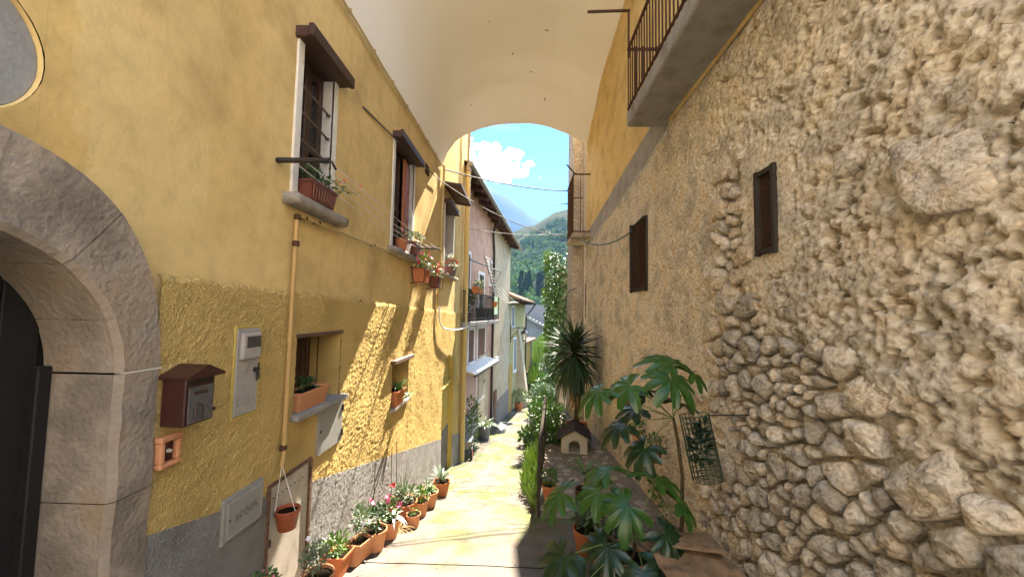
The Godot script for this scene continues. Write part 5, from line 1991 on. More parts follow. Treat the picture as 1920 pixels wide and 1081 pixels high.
	for q in [[0.80, 3.33], [0.81, 3.55], [0.835, 4.9]]:
		mb = MB.new(o)
		mb.tube([v(-2.0, q[0], q[1]), v(-1.93, q[0] + 0.005, q[1])], 0.012, 6)
		mb.lathe([Vector2(0.019, -0.012), Vector2(0.022, 0.0), Vector2(0.019, 0.012)], v(-1.945, q[0], q[1]), 8)
		part(t, "clip", mb, M.rust)
	for q in [[0.78, 3.2], [0.55, 3.197], [-1.14, 3.168]]:
		mb = MB.new(o)
		mb.lathe([Vector2(0.021, -0.025), Vector2(0.028, -0.018), Vector2(0.028, 0.018), Vector2(0.021, 0.025)], v(-1.942, q[0], q[1]), 10)
		part(t, "coupling", mb, M.rust)
	# hanging flowerpot on strings from the pipe
	t = thing("hanging_flowerpot", "brown plastic flowerpot hanging on strings in front of the service door", "flowerpot", v(-1.86, -1.76, 3.14))
	o = t.position
	pot(t, 0.092, 0.066, 0.155, M.plastic_red, 0.0, Vector3.ZERO, 0.25)
	for a in [0.4, 2.5, 4.6]:
		mb = MB.new(o)
		mb.tube([o + Vector3(cos(a) * 0.088, 0.15, sin(a) * 0.088), v(-1.935, -1.27, 3.152)], 0.0028, 5)
		part(t, "string", mb, M.cable_white)
	# clothes line: rods at the first and second windows and four lines between them
	for i in 2:
		var q: Array = [[-1.57, 1.19, 2.98], [-1.48, 1.08, 6.58]][i]
		t = thing("line_rod", ["thick dark rod jutting from the wall beside the barred window", "dark rod jutting from the wall beside the orange shuttered window"][i], "rod", v(-2.0, q[1], q[2]))
		o = t.position
		mb = MB.new(o)
		mb.tube([v(-2.02, q[1], q[2]), v(q[0], q[1], q[2])], 0.022 if i == 0 else 0.016, 10)
		part(t, "rod", mb, M.iron)
		mb = MB.new(o)
		mb.tube([v(q[0] - 0.005, q[1], q[2]), v(q[0] + 0.02, q[1] - 0.012, q[2]), v(q[0] + 0.035, q[1] - 0.06, q[2] + 0.04)], 0.011, 6)
		part(t, "hook", mb, M.iron)
	t = thing("clothes_lines", "four thin clothes lines strung between the two upstairs windows", "clothes line", v(-1.7, 1.1, 4.8))
	o = t.position
	for i in 4:
		var x: float = -1.58 - 0.10 * i
		var x2: float = -1.50 - 0.11 * i
		mb = MB.new(o)
		mb.tube([v(x, 1.19, 2.98), v((x + x2) * 0.5, 1.095 - 0.012 * i, 4.7), v(x2, 1.08, 6.58)], 0.0036, 5)
		part(t, "line", mb, M.cable_white)
	# far corner: yellow downpipe with hopper
	t = thing("yellow_downpipe", "tall yellow downpipe at the far corner of the yellow house", "downpipe", v(-1.9, -4.8, 12.5))
	o = t.position
	mb = MB.new(o)
	mb.tube([v(-1.86, 4.65, 12.4), v(-1.86, 1.0, 12.42), v(-1.86, -4.75, 12.5)], 0.085, 12)
	part(t, "pipe", mb, M.pipe_yellow)
	mb = MB.new(o)
	mb.tube([v(-1.86, 6.3, 12.5), v(-1.86, 5.4, 12.4), v(-1.86, 4.9, 12.4)], 0.045, 8)
	mb.tube([v(-1.86, 4.95, 12.4), v(-1.86, 4.6, 12.4)], 0.05, 10, 0.11)
	part(t, "upper_pipe", mb, M.pipe_grey)
	for y in [4.4, 2.6, 0.8, -1.2, -3.2]:
		mb = MB.new(o)
		mb.lathe([Vector2(0.087, -0.03), Vector2(0.098, -0.02), Vector2(0.098, 0.02), Vector2(0.087, 0.03)], v(-1.86, y, 12.44), 12)
		part(t, "socket", mb, M.pipe_yellow)
	# slim conduit up the corner and white cable loop on the wall
	t = thing("corner_conduit", "slim yellow conduit rising beside the third window", "pipe", v(-1.96, 0, 9.0))
	o = t.position
	mb = MB.new(o)
	mb.tube([v(-1.95, 3.5, 9.05), v(-1.95, 1.2, 8.92), v(-1.95, 0.1, 8.86)], 0.03, 8)
	part(t, "conduit", mb, M.pipe_yellow)
	# flower racks with troughs under the second window
	for i in 2:
		var c: Array = [[6.95, 0.50], [8.05, 0.46]][i]
		t = thing("flower_rack", ["rack of pink and red flowers under the orange shuttered window", "rack of coral flowers beside the third window"][i], "flower rack", v(-1.98, c[1], c[0]))
		o = t.position
		mb = MB.new(o)
		for dz in [-0.24, 0.24]:
			mb.tube([v(-2.0, c[1] + 0.26, c[0] + dz), v(-1.73, c[1] + 0.25, c[0] + dz), v(-1.75, c[1], c[0] + dz), v(-2.0, c[1] - 0.02, c[0] + dz)], 0.008, 5)
		mb.tube([v(-1.73, c[1] + 0.25, c[0] - 0.24), v(-1.73, c[1] + 0.25, c[0] + 0.24)], 0.008, 5)
		part(t, "bracket", mb, M.iron)
		var k: float = [1.0, 0.62][i]
		window_box(t, v(-1.86, c[1] + 0.01, c[0]), Basis.IDENTITY, 0.44 * k, 0.22, 0.25, M.terracotta if i == 0 else M.plastic_brown)
		foliage(t, "foliage", v(-1.83, c[1] + 0.40, c[0] + 0.02), Vector3(0.15, 0.16, 0.28 * k), int(230 * k), 0.07, M.leaf_light if i == 0 else M.leaf, 0.3)
		blooms(t, v(-1.81, c[1] + 0.38, c[0]), Vector3(0.18, 0.19, 0.32 * k), 16, 0.075, M.bloom_pink if i == 0 else M.bloom_coral)
		blooms(t, v(-1.80, c[1] + 0.32, c[0]), Vector3(0.16, 0.14, 0.30 * k), 8, 0.07, M.bloom_red)
	t = thing("flower_rack", "small trough of white and red flowers on the third window sill", "flower rack", v(-1.92, 0.95, 10.1))
	o = t.position
	window_box(t, v(-1.93, 0.953, 10.15), Basis.IDENTITY, 0.7, 0.2, 0.2, M.plastic_brown)
	foliage(t, "foliage", v(-1.9, 1.25, 10.1), Vector3(0.16, 0.16, 0.36), 160, 0.08, M.leaf_grey, 0.3, false)
	blooms(t, v(-1.88, 1.22, 10.1), Vector3(0.18, 0.2, 0.36), 12, 0.09, M.bloom_red)
	blooms(t, v(-1.88, 1.35, 9.9), Vector3(0.14, 0.16, 0.2), 6, 0.1, M.bloom_white)
	# window boxes on sills
	t = thing("window_planter", "ribbed brown window planter with trailing geranium on the barred window sill", "planter", v(-1.95, 0.975, 3.5))
	window_box(t, v(-1.96, 0.975, 3.50), Basis.IDENTITY, 0.46, 0.19, 0.17, M.plastic_brown, 9)
	foliage(t, "foliage", v(-1.96, 1.20, 3.5), Vector3(0.11, 0.09, 0.22), 150, 0.05, M.leaf_dark, 0.4)
	var sprig := MB.new(t.position)
	for i in 7:
		var a := v(-1.93, 1.15, 3.42 + 0.05 * i)
		var e := a + Vector3(rf(0.15, 0.34), rf(-0.02, 0.10), rf(-0.22, -0.05))
		sprig.tube([a, (a + e) * 0.5 + Vector3(0, 0.05, 0), e], 0.0035, 4, 0.0015)
		for k in 6: sprig.leaf(a.lerp(e, rf(0.3, 1.0)) + Vector3(0, 0.02, 0), rdir(), Vector3.UP, 0.035, 0.028)
	part(t, "trailing_sprig", sprig, M.leaf)
	blooms(t, v(-1.70, 1.20, 3.62), Vector3(0.12, 0.06, 0.12), 9, 0.035, M.bloom_coral)
	t = thing("window_planter", "terracotta planter with small succulents in the deep low window", "planter", v(-2.08, -0.92, 3.66))
	window_box(t, v(-2.03, -0.919, 3.62), Basis.IDENTITY, 0.50, 0.2, 0.17, M.terra_pale)
	foliage(t, "foliage", v(-2.08, -0.72, 3.66), Vector3(0.07, 0.06, 0.18), 110, 0.045, M.leaf_dark, 0.8, false)
	t = thing("window_planter", "terracotta pot of trailing spiky leaves in the small low window", "planter", v(-2.02, -1.505, 6.15))
	window_box(t, v(-2.02, -1.505, 6.18), Basis.IDENTITY, 0.42, 0.24, 0.24, M.terracotta)
	straps(t, v(-1.98, -1.30, 6.22), 22, 0.30, 0.035, 1.1, M.leaf, 0.7)
	straps(t, v(-1.86, -1.42, 6.4), 12, 0.26, 0.035, 1.2, M.leaf_light, 0.9)
	# sill of the second window
	for i in 3:
		t = thing("sill_flowerpot", ["brown trough of white flowers on the orange shuttered window sill", "small white pot on the orange shuttered window sill", "terracotta pot of dark red leaves inside the orange shuttered window"][i], "flowerpot", v(-1.94, 0.955, [6.60, 6.28, 6.0][i]))
		if i == 0:
			window_box(t, t.position + Vector3(0.02, 0, 0), Basis.IDENTITY, 0.32, 0.2, 0.22, M.plastic_brown)
			foliage(t, "foliage", t.position + Vector3(0.02, 0.3, 0), Vector3(0.16, 0.1, 0.2), 120, 0.06, M.leaf_grey)
			blooms(t, t.position + Vector3(0.03, 0.3, 0), Vector3(0.17, 0.12, 0.2), 14, 0.06, M.bloom_white)
		elif i == 1:
			pot(t, 0.07, 0.055, 0.13, M.white_plastic)
		else:
			pot(t, 0.1, 0.075, 0.17, M.terracotta)
			foliage(t, "foliage", t.position + Vector3(0, 0.27, 0), Vector3(0.1, 0.1, 0.14), 90, 0.05, M.leaf_dark)
			blooms(t, t.position + Vector3(0, 0.27, 0), Vector3(0.1, 0.1, 0.14), 7, 0.045, M.bloom_pink)
	railing()
	kennel()
	tower()
	bins_and_cart()

func railing():
	var t := thing("iron_railing", "brown iron railing at the edge of the raised terrace", "railing", v(0.26, -3.04, 5.95))
	var o := t.position
	var a := v(0.29, -2.0, 5.95)
	var b := v(0.60, -2.12, 9.55)
	var mb := MB.new(o)
	var dir := (b - a).normalized()
	var bs := Basis(dir.cross(Vector3.UP).normalized(), Vector3.UP, -dir)
	mb.box((a + b) * 0.5, Vector3(0.055, 0.035, a.distance_to(b)), bs.orthonormalized(), 0.006)
	part(t, "top_rail", mb, M.rail)
	mb = MB.new(o)
	mb.tube([a + Vector3(0, -0.5, 0), b + Vector3(0, -0.5, 0)], 0.012, 6)
	part(t, "mid_rail", mb, M.rail)
	for i in 4:
		var p := a.lerp(b, i / 3.0)
		mb = MB.new(o)
		mb.box(p + Vector3(0, -0.53, 0), Vector3(0.045, 1.06, 0.045), Basis.IDENTITY, 0.005)
		part(t, "post", mb, M.rail)
	var bm := MB.new()
	bm.box(Vector3.ZERO, Vector3(0.014, 1.0, 0.014))
	var bar := mesh_of(bm)
	for i in range(1, 26):
		if i % 9 == 0: continue
		inst(t, "baluster", bar, M.rail, Transform3D(Basis.IDENTITY, a.lerp(b, i / 27.0) + Vector3(0, -0.51, 0) - o))

func kennel():
	var y := terrace_y(8.9)
	var t := thing("dog_kennel", "small cream wooden dog kennel with dark pitched roof", "kennel", v(1.22, y, 8.9))
	var o := t.position
	var b := Basis(Vector3.UP, -0.10)
	var w := 0.58
	var h := 0.36
	var xf := Transform3D(b, o + b * Vector3(0, 0, -0.6))
	# front wall with a round-topped hole: built as strips round the opening
	var mb := MB.new(o)
	mb.prism(PackedVector2Array([Vector2(-w * 0.5, 0), Vector2(-0.125, 0), Vector2(-0.125, 0.17), Vector2(-0.11, 0.235), Vector2(-0.06, 0.285), Vector2(0.0, 0.30), Vector2(0.0, h + 0.16), Vector2(-w * 0.5, h)]), Transform3D(b, o), 0.02)
	mb.prism(PackedVector2Array([Vector2(0.125, 0), Vector2(w * 0.5, 0), Vector2(w * 0.5, h), Vector2(0.0, h + 0.16), Vector2(0.0, 0.30), Vector2(0.06, 0.285), Vector2(0.11, 0.235), Vector2(0.125, 0.17)]), Transform3D(b, o), 0.02)
	mb.prism(PackedVector2Array([Vector2(-w * 0.5, 0), Vector2(w * 0.5, 0), Vector2(w * 0.5, h), Vector2(0.0, h + 0.16), Vector2(-w * 0.5, h)]), xf, 0.02)
	for s in [-1, 1]: mb.box(o + b * Vector3(s * (w * 0.5 - 0.01), h * 0.5, -0.29), Vector3(0.02, h, 0.6), b)
	mb.box(o + b * Vector3(0, 0.012, -0.29), Vector3(w - 0.04, 0.02, 0.58), b)
	part(t, "walls", mb, M.kennel)
	for s in [-1, 1]:
		mb = MB.new(o)
		var sl := b * Basis(Vector3.BACK, -s * 0.50)
		mb.box(o + b * Vector3(s * 0.185, h + 0.092, -0.28), Vector3(0.44, 0.035, 0.80), sl, 0.006)
		part(t, "roof_panel", mb, M.kennel_roof)
	mb = MB.new(o)
	mb.tube([o + b * Vector3(0, h + 0.20, 0.11), o + b * Vector3(0, h + 0.20, -0.67)], 0.02, 6)
	part(t, "ridge", mb, M.kennel_roof)

func tower():
	var t := thing("corner_house", "tall weathered plaster house with a small iron balcony past the passage", "house", v(2.5, -5, 13))
	var o := t.position
	var mb := MB.new(o, true)
	for s in 2:
		for i in 12:
			for k in 60:
				var q := []
				for e in [[i, k], [i + 1, k], [i + 1, k + 1], [i, k + 1]]:
					var f: float = e[0] / 12.0
					var y: float = -5.2 + e[1] * 0.2
					var n := 0.02 * nb.get_noise_2d(f * 4 + s * 20, y * 1.4)
					if s == 0: q.append(v(lerp(1.58, 3.2, f), y, 12.3 - n))
					else: q.append(v(1.58 - n, y, lerp(12.3, 13.6, 1.0 - f)))
				mb.quad(q[0], q[1], q[2], q[3])
	mb.smooth(false)
	mb.quad(v(1.58, 6.8, 12.3), v(3.2, 6.8, 12.3), v(3.2, 6.8, 13.6), v(1.58, 6.8, 13.6))
	mb.quad(v(3.2, -5.2, 13.6), v(1.58, -5.2, 13.6), v(1.58, 6.8, 13.6), v(3.2, 6.8, 13.6))
	part(t, "wall", mb, M.tower)
	mb = MB.new(o)
	mb.tube([v(1.93, 6.5, 12.22), v(1.93, 2.0, 12.22), v(1.95, -3.4, 12.22)], 0.045, 8)
	part(t, "downpipe", mb, M.pipe_grey)
	mb = MB.new(o)
	mb.box(v(2.02, 0.4, 12.29), Vector3(0.12, 1.1, 0.05), Basis.IDENTITY, 0.01)
	part(t, "slit_window", mb, M.rail)
	# little balcony squeezed between the two houses
	mb = MB.new(o)
	mb.prism(PackedVector2Array([Vector2(1.40, 2.17), Vector2(2.0, 2.17), Vector2(2.0, 2.29), Vector2(1.40, 2.29)]), Transform3D(Basis.IDENTITY, v(0, 0, 12.4)), 1.55)
	var b := part(t, "balcony", mb, M.tower)
	mb = MB.new(o)
	mb.box(v(1.42, 4.0, 11.65), Vector3(0.03, 0.035, 1.5))
	mb.box(v(1.70, 4.0, 10.9), Vector3(0.58, 0.035, 0.03))
	mb.box(v(1.42, 2.33, 11.65), Vector3(0.03, 0.03, 1.5))
	mb.box(v(1.70, 2.33, 10.9), Vector3(0.58, 0.03, 0.03))
	mb.box(v(1.55, 3.3, 10.9), Vector3(0.28, 0.02, 0.02))
	part(b, "rail", mb, M.rust)
	var bm := MB.new()
	bm.box(Vector3.ZERO, Vector3(0.016, 1.7, 0.016))
	var bar := mesh_of(bm)
	for i in 13: inst(b, "baluster", bar, M.rust, Transform3D(Basis.IDENTITY, v(1.42, 3.16, 10.92 + i * 0.115) - o))
	for i in 2: inst(b, "baluster", bar, M.rust, Transform3D(Basis.IDENTITY, v(1.62 + i * 0.3, 3.16, 10.9) - o))
	mb = MB.new(o)
	mb.tube([v(1.50, 4.02, 11.0), v(1.18, 4.16, 10.6)], 0.02, 6)
	part(b, "drying_rod", mb, M.iron)
	mb = MB.new(o)
	mb.tube([v(1.42, 3.3, 11.5), v(0.93, 3.28, 11.5)], 0.014, 6)
	part(b, "drying_rod", mb, M.iron)

func bins_and_cart():
	var g := ground_y(16.9)
	var t := thing("planter_tub", "dark grey plastic tub with spiky leaves beside the pink house", "tub", v(-1.55, g, 16.6))
	pot(t, 0.30, 0.22, 0.62, M.grey_bin, 0.0, Vector3.ZERO, 0.14)
	straps(t, t.position + Vector3(0, 0.5, 0), 26, 0.75, 0.05, 1.3, M.leaf_light, 0.8)
	t = thing("bag_pile", "dark bundled bag lying on the lane past the grey tub", "bag", v(-1.05, ground_y(18.6), 18.6))
	var mb := MB.new(t.position, true)
	for i in 10:
		for k in 5:
			var q := []
			for e in [[i, k], [i + 1, k], [i + 1, k + 1], [i, k + 1]]:
				var a: float = TAU * e[0] / 10
				var f: float = PI * 0.5 * e[1] / 5.0
				var r := 1.0 + 0.3 * nb.get_noise_2d(cos(a) * 2 + 5, sin(a) * 2 + f * 2)
				q.append(t.position + Vector3(cos(a) * cos(f) * 0.42 * r, sin(f) * 0.34 * r - 0.01, sin(a) * cos(f) * 1.0 * r))
			mb.quad(q[0], q[3], q[2], q[1])
	part(t, "sack", mb, M.grey_bin)
	straps(t, t.position + Vector3(-0.1, 0.25, 0.4), 14, 0.8, 0.05, 1.6, M.leaf_light, 1.0)
	# terracotta pot with a pale shrub far down
	t = thing("potted_shrub", "terracotta pot with a light green shrub far down the lane", "plant", v(-0.15, ground_y(26.0), 26.0))
	pot(t, 0.30, 0.22, 0.5, M.terracotta)
	foliage(t, "foliage", t.position + Vector3(0, 0.95, 0), Vector3(0.75, 0.45, 0.5), 420, 0.14, M.leaf_light)
	# hand cart with a red wheel, half hidden by the corner
	t = thing("hand_cart", "hand cart with red wheel just past the yellow house corner", "cart", v(-1.72, ground_y(13.3), 13.3))
	var o := t.position
	mb = MB.new(o)
	var ring := []
	for i in 21: ring.append(o + Vector3(0.08, 0.2 + 0.165 * sin(TAU * i / 20), 0.165 * cos(TAU * i / 20)))
	mb.tube(ring, 0.036, 8, -1.0, false)
	var w := part(t, "wheel", mb, M.rubber)
	mb = MB.new(o)
	mb.tube([o + Vector3(0.055, 0.2, 0), o + Vector3(0.105, 0.2, 0)], 0.135, 16)
	part(w, "hub", mb, M.red)
	mb = MB.new(o)
	mb.tube([o + Vector3(-0.1, 0.2, 0), o + Vector3(0.12, 0.2, 0)], 0.012, 6)
	mb.tube([o + Vector3(0.02, 0.2, 0), o + Vector3(-0.02, 0.75, 0.1), o + Vector3(0.25, 1.0, -0.5)], 0.016, 6)
	mb.tube([o + Vector3(-0.25, 0.2, -0.1), o + Vector3(-0.28, 0.75, 0.1), o + Vector3(-0.05, 1.0, -0.5)], 0.016, 6)
	part(t, "frame", mb, M.gutter)
	mb = MB.new(o)
	mb.prism(PackedVector2Array([Vector2(-0.28, 0.34), Vector2(0.0, 0.34), Vector2(0.08, 0.6), Vector2(-0.36, 0.6)]), Transform3D(Basis.IDENTITY, o + Vector3(-0.02, 0, -0.7)), 0.8)
	part(t, "tray", mb, M.gutter)
	# creepers beside the pink house base
	t = thing("climbing_plant", "light green climbing plant on the pink house base", "plant", v(-1.85, ground_y(14.3), 14.5))
	foliage(t, "foliage", t.position + Vector3(0.05, 1.0, 0), Vector3(0.28, 1.1, 0.35), 420, 0.13, M.leaf_light)

# ------------------------------------------------------------------ row of pots along the foot of the yellow house
func left_pots():
	rng.seed = 99
	var g := func(x: float, d: float) -> Vector3: return v(x, ground_y(d) + 0.012, d)
	var tilt := Basis(Vector3.RIGHT, atan(-0.27))
	var t := thing("potted_plant", "terracotta pot with a tall dark stemmed bush and cane", "plant", g.call(-1.56, 4.28), "pots along the foot of the yellow wall")
	pot(t, 0.155, 0.105, 0.27, M.terra_pale)
	foliage(t, "foliage", t.position + Vector3(0, 0.42, 0), Vector3(0.107, 0.164, 0.107), 161, 0.07, M.leaf_dark)
	var mb := MB.new(t.position)
	mb.tube([t.position + Vector3(-0.03, 0.2, 0.03), t.position + Vector3(-0.05, 1.1, -0.05)], 0.006, 5)
	part(t, "cane", mb, M.stem)
	blooms(t, t.position + Vector3(-0.1, 0.6, 0.06), Vector3(0.066, 0.082, 0.066), 1, 0.11, M.bloom_pink)
	t = thing("potted_plant", "terracotta pot with bright pink trumpet flowers and white straps", "plant", g.call(-1.55, 4.72), "pots along the foot of the yellow wall")
	pot(t, 0.15, 0.105, 0.26, M.terra_pale)
	foliage(t, "foliage", t.position + Vector3(0, 0.4, 0), Vector3(0.123, 0.131, 0.123), 99, 0.09, M.leaf)
	blooms(t, t.position + Vector3(0.02, 0.45, 0), Vector3(0.139, 0.164, 0.123), 4, 0.12, M.bloom_pink)
	straps(t, t.position + Vector3(0.05, 0.27, 0), 7, 0.34, 0.05, 1.6, M.bloom_white, 1.0, "pale_leaf")
	t = thing("dry_grass_clump", "dry straw coloured grass clump between the pots", "plant", g.call(-1.50, 5.0), "pots along the foot of the yellow wall")
	straps(t, t.position + Vector3(0, 0.02, 0), 46, 0.30, 0.012, 1.9, M.dry, 1.1)
	t = thing("potted_plant", "wide terracotta bowl of grey green spikes and red flowers", "plant", g.call(-1.62, 5.45), "pots along the foot of the yellow wall")
	pot(t, 0.25, 0.18, 0.34, M.terracotta)
	foliage(t, "foliage", t.position + Vector3(0.04, 0.46, 0), Vector3(0.213, 0.123, 0.197), 235, 0.07, M.leaf_grey)
	straps(t, t.position + Vector3(0, 0.32, -0.05), 24, 0.5, 0.02, 0.5, M.leaf_grey, 0.35)
	blooms(t, t.position + Vector3(-0.12, 0.55, 0.12), Vector3(0.148, 0.131, 0.115), 4, 0.085, M.bloom_red)
	mb = MB.new(t.position)
	mb.tube([t.position + Vector3(-0.16, 0.25, 0.1), t.position + Vector3(-0.2, 1.15, 0.05)], 0.006, 5)
	mb.tube([t.position + Vector3(-0.12, 0.25, -0.06), t.position + Vector3(-0.2, 1.25, -0.2)], 0.006, 5)
	part(t, "canes", mb, M.stem)
	t = thing("potted_plant", "small terracotta pot leaning against the wide bowl", "plant", g.call(-1.40, 5.22), "pots along the foot of the yellow wall")
	pot(t, 0.12, 0.085, 0.20, M.terra_pale)
	foliage(t, "foliage", t.position + Vector3(0, 0.24, 0), Vector3(0.074, 0.049, 0.074), 37, 0.05, M.leaf_light, 0.4, false)
	t = thing("potted_plant", "terracotta pot of yellow green foliage with red flower", "plant", g.call(-1.46, 5.80), "pots along the foot of the yellow wall")
	pot(t, 0.15, 0.11, 0.26, M.terra_pale)
	foliage(t, "foliage", t.position + Vector3(0, 0.36, 0), Vector3(0.139, 0.123, 0.139), 148, 0.075, M.leaf_light)
	blooms(t, t.position + Vector3(0.05, 0.30, 0.1), Vector3(0.082, 0.066, 0.082), 2, 0.1, M.bloom_red)
	t = thing("potted_plant", "rounded terracotta pot of low yellow green succulents", "plant", g.call(-1.46, 6.35), "pots along the foot of the yellow wall")
	pot(t, 0.185, 0.125, 0.30, M.terra_pale)
	straps(t, t.position + Vector3(0, 0.27, 0), 34, 0.20, 0.035, 0.9, M.leaf_light, 0.9)
	foliage(t, "foliage", t.position + Vector3(-0.03, 0.40, -0.05), Vector3(0.082, 0.098, 0.082), 55, 0.06, M.leaf_grey)
	blooms(t, t.position + Vector3(-0.08, 0.36, 0.06), Vector3(0.082, 0.082, 0.082), 2, 0.07, M.bloom_coral)
	t = thing("potted_plant", "farthest terracotta pot with a grey agave rosette", "plant", g.call(-1.45, 7.3), "pots along the foot of the yellow wall")
	pot(t, 0.19, 0.13, 0.32, M.terracotta)
	straps(t, t.position + Vector3(0, 0.3, 0), 22, 0.40, 0.07, 0.5, M.leaf_grey, 0.8)
	# long boxes nearest the camera
	t = thing("flower_trough", "long terracotta trough with a pale leaved bush", "planter", g.call(-1.62, 3.98), "pots along the foot of the yellow wall")
	window_box(t, t.position, tilt, 0.54, 0.22, 0.22, M.terra_pale)
	foliage(t, "foliage", t.position + Vector3(-0.03, 0.42, -0.12), Vector3(0.115, 0.180, 0.164), 186, 0.065, M.leaf_grey)
	blooms(t, t.position + Vector3(0, 0.36, -0.1), Vector3(0.131, 0.131, 0.164), 4, 0.06, M.bloom_white)
	t = thing("flower_trough", "terracotta trough of light green leaves in front of the service door", "planter", g.call(-1.66, 3.60), "pots along the foot of the yellow wall")
	window_box(t, t.position, tilt * Basis(Vector3.UP, 0.12), 0.48, 0.24, 0.22, M.terracotta)
	foliage(t, "foliage", t.position + Vector3(-0.02, 0.32, 0), Vector3(0.131, 0.098, 0.180), 198, 0.06, M.leaf_light)
	t = thing("potted_plant", "round terracotta pot of feathery grey green lavender", "plant", g.call(-1.58, 3.12), "pots along the foot of the yellow wall")
	pot(t, 0.15, 0.105, 0.24, M.terra_pale)
	foliage(t, "foliage", t.position + Vector3(-0.04, 0.38, 0), Vector3(0.123, 0.131, 0.139), 223, 0.05, M.leaf_grey, 0.9)
	blooms(t, t.position + Vector3(-0.05, 0.52, 0.0), Vector3(0.115, 0.131, 0.115), 2, 0.07, M.bloom_white)
	t = thing("potted_plant", "nearest terracotta pot of trailing stems by the service door", "plant", g.call(-1.82, 2.82), "pots along the foot of the yellow wall")
	pot(t, 0.15, 0.11, 0.26, M.terracotta)
	foliage(t, "foliage", t.position + Vector3(0, 0.30, 0), Vector3(0.107, 0.082, 0.131), 111, 0.05, M.leaf)
	blooms(t, t.position + Vector3(0, 0.32, 0), Vector3(0.098, 0.074, 0.123), 3, 0.04, M.bloom_pink)
	for c in get_children():
		if c.get_meta("group", "") == "pots along the foot of the yellow wall": c.scale = Vector3.ONE * 0.82

# ------------------------------------------------------------------ plants and things along the rubble wall
func palmate(R: float, lobes: int, droop: float, tint: Color) -> Mesh:
	# one glossy hand-shaped leaf: radius R, stalk at the origin, blade spreading in +x, pale ribs down its lobes
	var mb := MB.new(Vector3.ZERO, true)
	var n := lobes * 12
	var rows := []
	var cols := []
	var lk := []
	var wv := rf(0, 50)
	for i in lobes + 1: lk.append(rf(0.86, 1.1))
	for r in 6:
		var row := []
		var crow := []
		for i in n + 1:
			var f := float(i) / n
			var a := lerp(-2.55, 2.55, f) as float
			var li: int = min(int(f * lobes), lobes - 1)
			var ph: float = f * lobes - li
			var off: float = abs(ph - 0.5) * 2.0
			var lobe := pow(max(0.0, 1.0 - pow(off, 2.0)), 0.8)
			var lenk: float = R * (0.62 + 0.38 * cos(a * 0.55)) * lk[li]
			var edge := lenk * (0.44 + 0.56 * lobe) * (1.0 + 0.04 * sin(ph * TAU * 3.5))
			var k: float = [0.0, 0.22, 0.44, 0.66, 0.85, 1.0][r]
			var rr: float = edge * k
			var y := 0.06 * R * sin(rr / R * 2.4) - droop * rr * rr / R
			y += 0.11 * rr * off * k - 0.03 * R * k * k * lobe + 0.05 * R * k * na.get_noise_2d(wv + cos(a) * k * 2.0, sin(a) * k * 2.0)
			var ang: float = a + (ph - 0.5) * 0.10 * k * (1.0 - lobe)
			row.append(Vector3(cos(ang) * rr, y, sin(ang) * rr))
			var c := tint
			if off < 0.2 and r > 0: c = c.lerp(Color(1.7, 1.55, 1.6), 0.45)
			var age: float = smoothstep(0.15, 0.5, na.get_noise_2d(wv * 3.0 + cos(a) * k * 3.0, sin(a) * k * 3.0))
			c = c.lerp(Color(2.2, 1.25, 0.8), age * 0.35)
			crow.append(c)
		rows.append(row)
		cols.append(crow)
	for r in 5:
		for i in n:
			for e in [[r, i], [r + 1, i + 1], [r, i + 1], [r, i], [r + 1, i], [r + 1, i + 1]]:
				mb.st.set_color(cols[e[0]][e[1]])
				mb.st.add_vertex(rows[e[0]][e[1]])
	return mesh_of(mb)

func fatsia_leaf(t: Node3D, root: Vector3, tip: Vector3, face: Vector3, size: float, m: Material, meshes: Array, k: int):
	# stalk from root to tip, blade carried at its end, hanging outwards
	var mb := MB.new(t.position)
	mb.tube([root, root.lerp(tip, 0.55) + Vector3(0, 0.02, 0), tip], 0.0055, 6, 0.004)
	part(t, "leaf_stalk", mb, M.stem_green)
	var outw := (tip - root)
	outw.y *= 0.2
	outw = outw.normalized()
	var up := face.normalized()
	var z := outw.cross(up).normalized()
	var x := up.cross(z).normalized()
	inst(t, "leaf", meshes[k % meshes.size()], m, Transform3D((Basis(x, up, z) * Basis(Vector3.UP, rf(-0.25, 0.25)) * Basis(Vector3.RIGHT, rf(-0.2, 0.2))).scaled(Vector3.ONE * size * rf(0.85, 1.12)), tip - t.position))

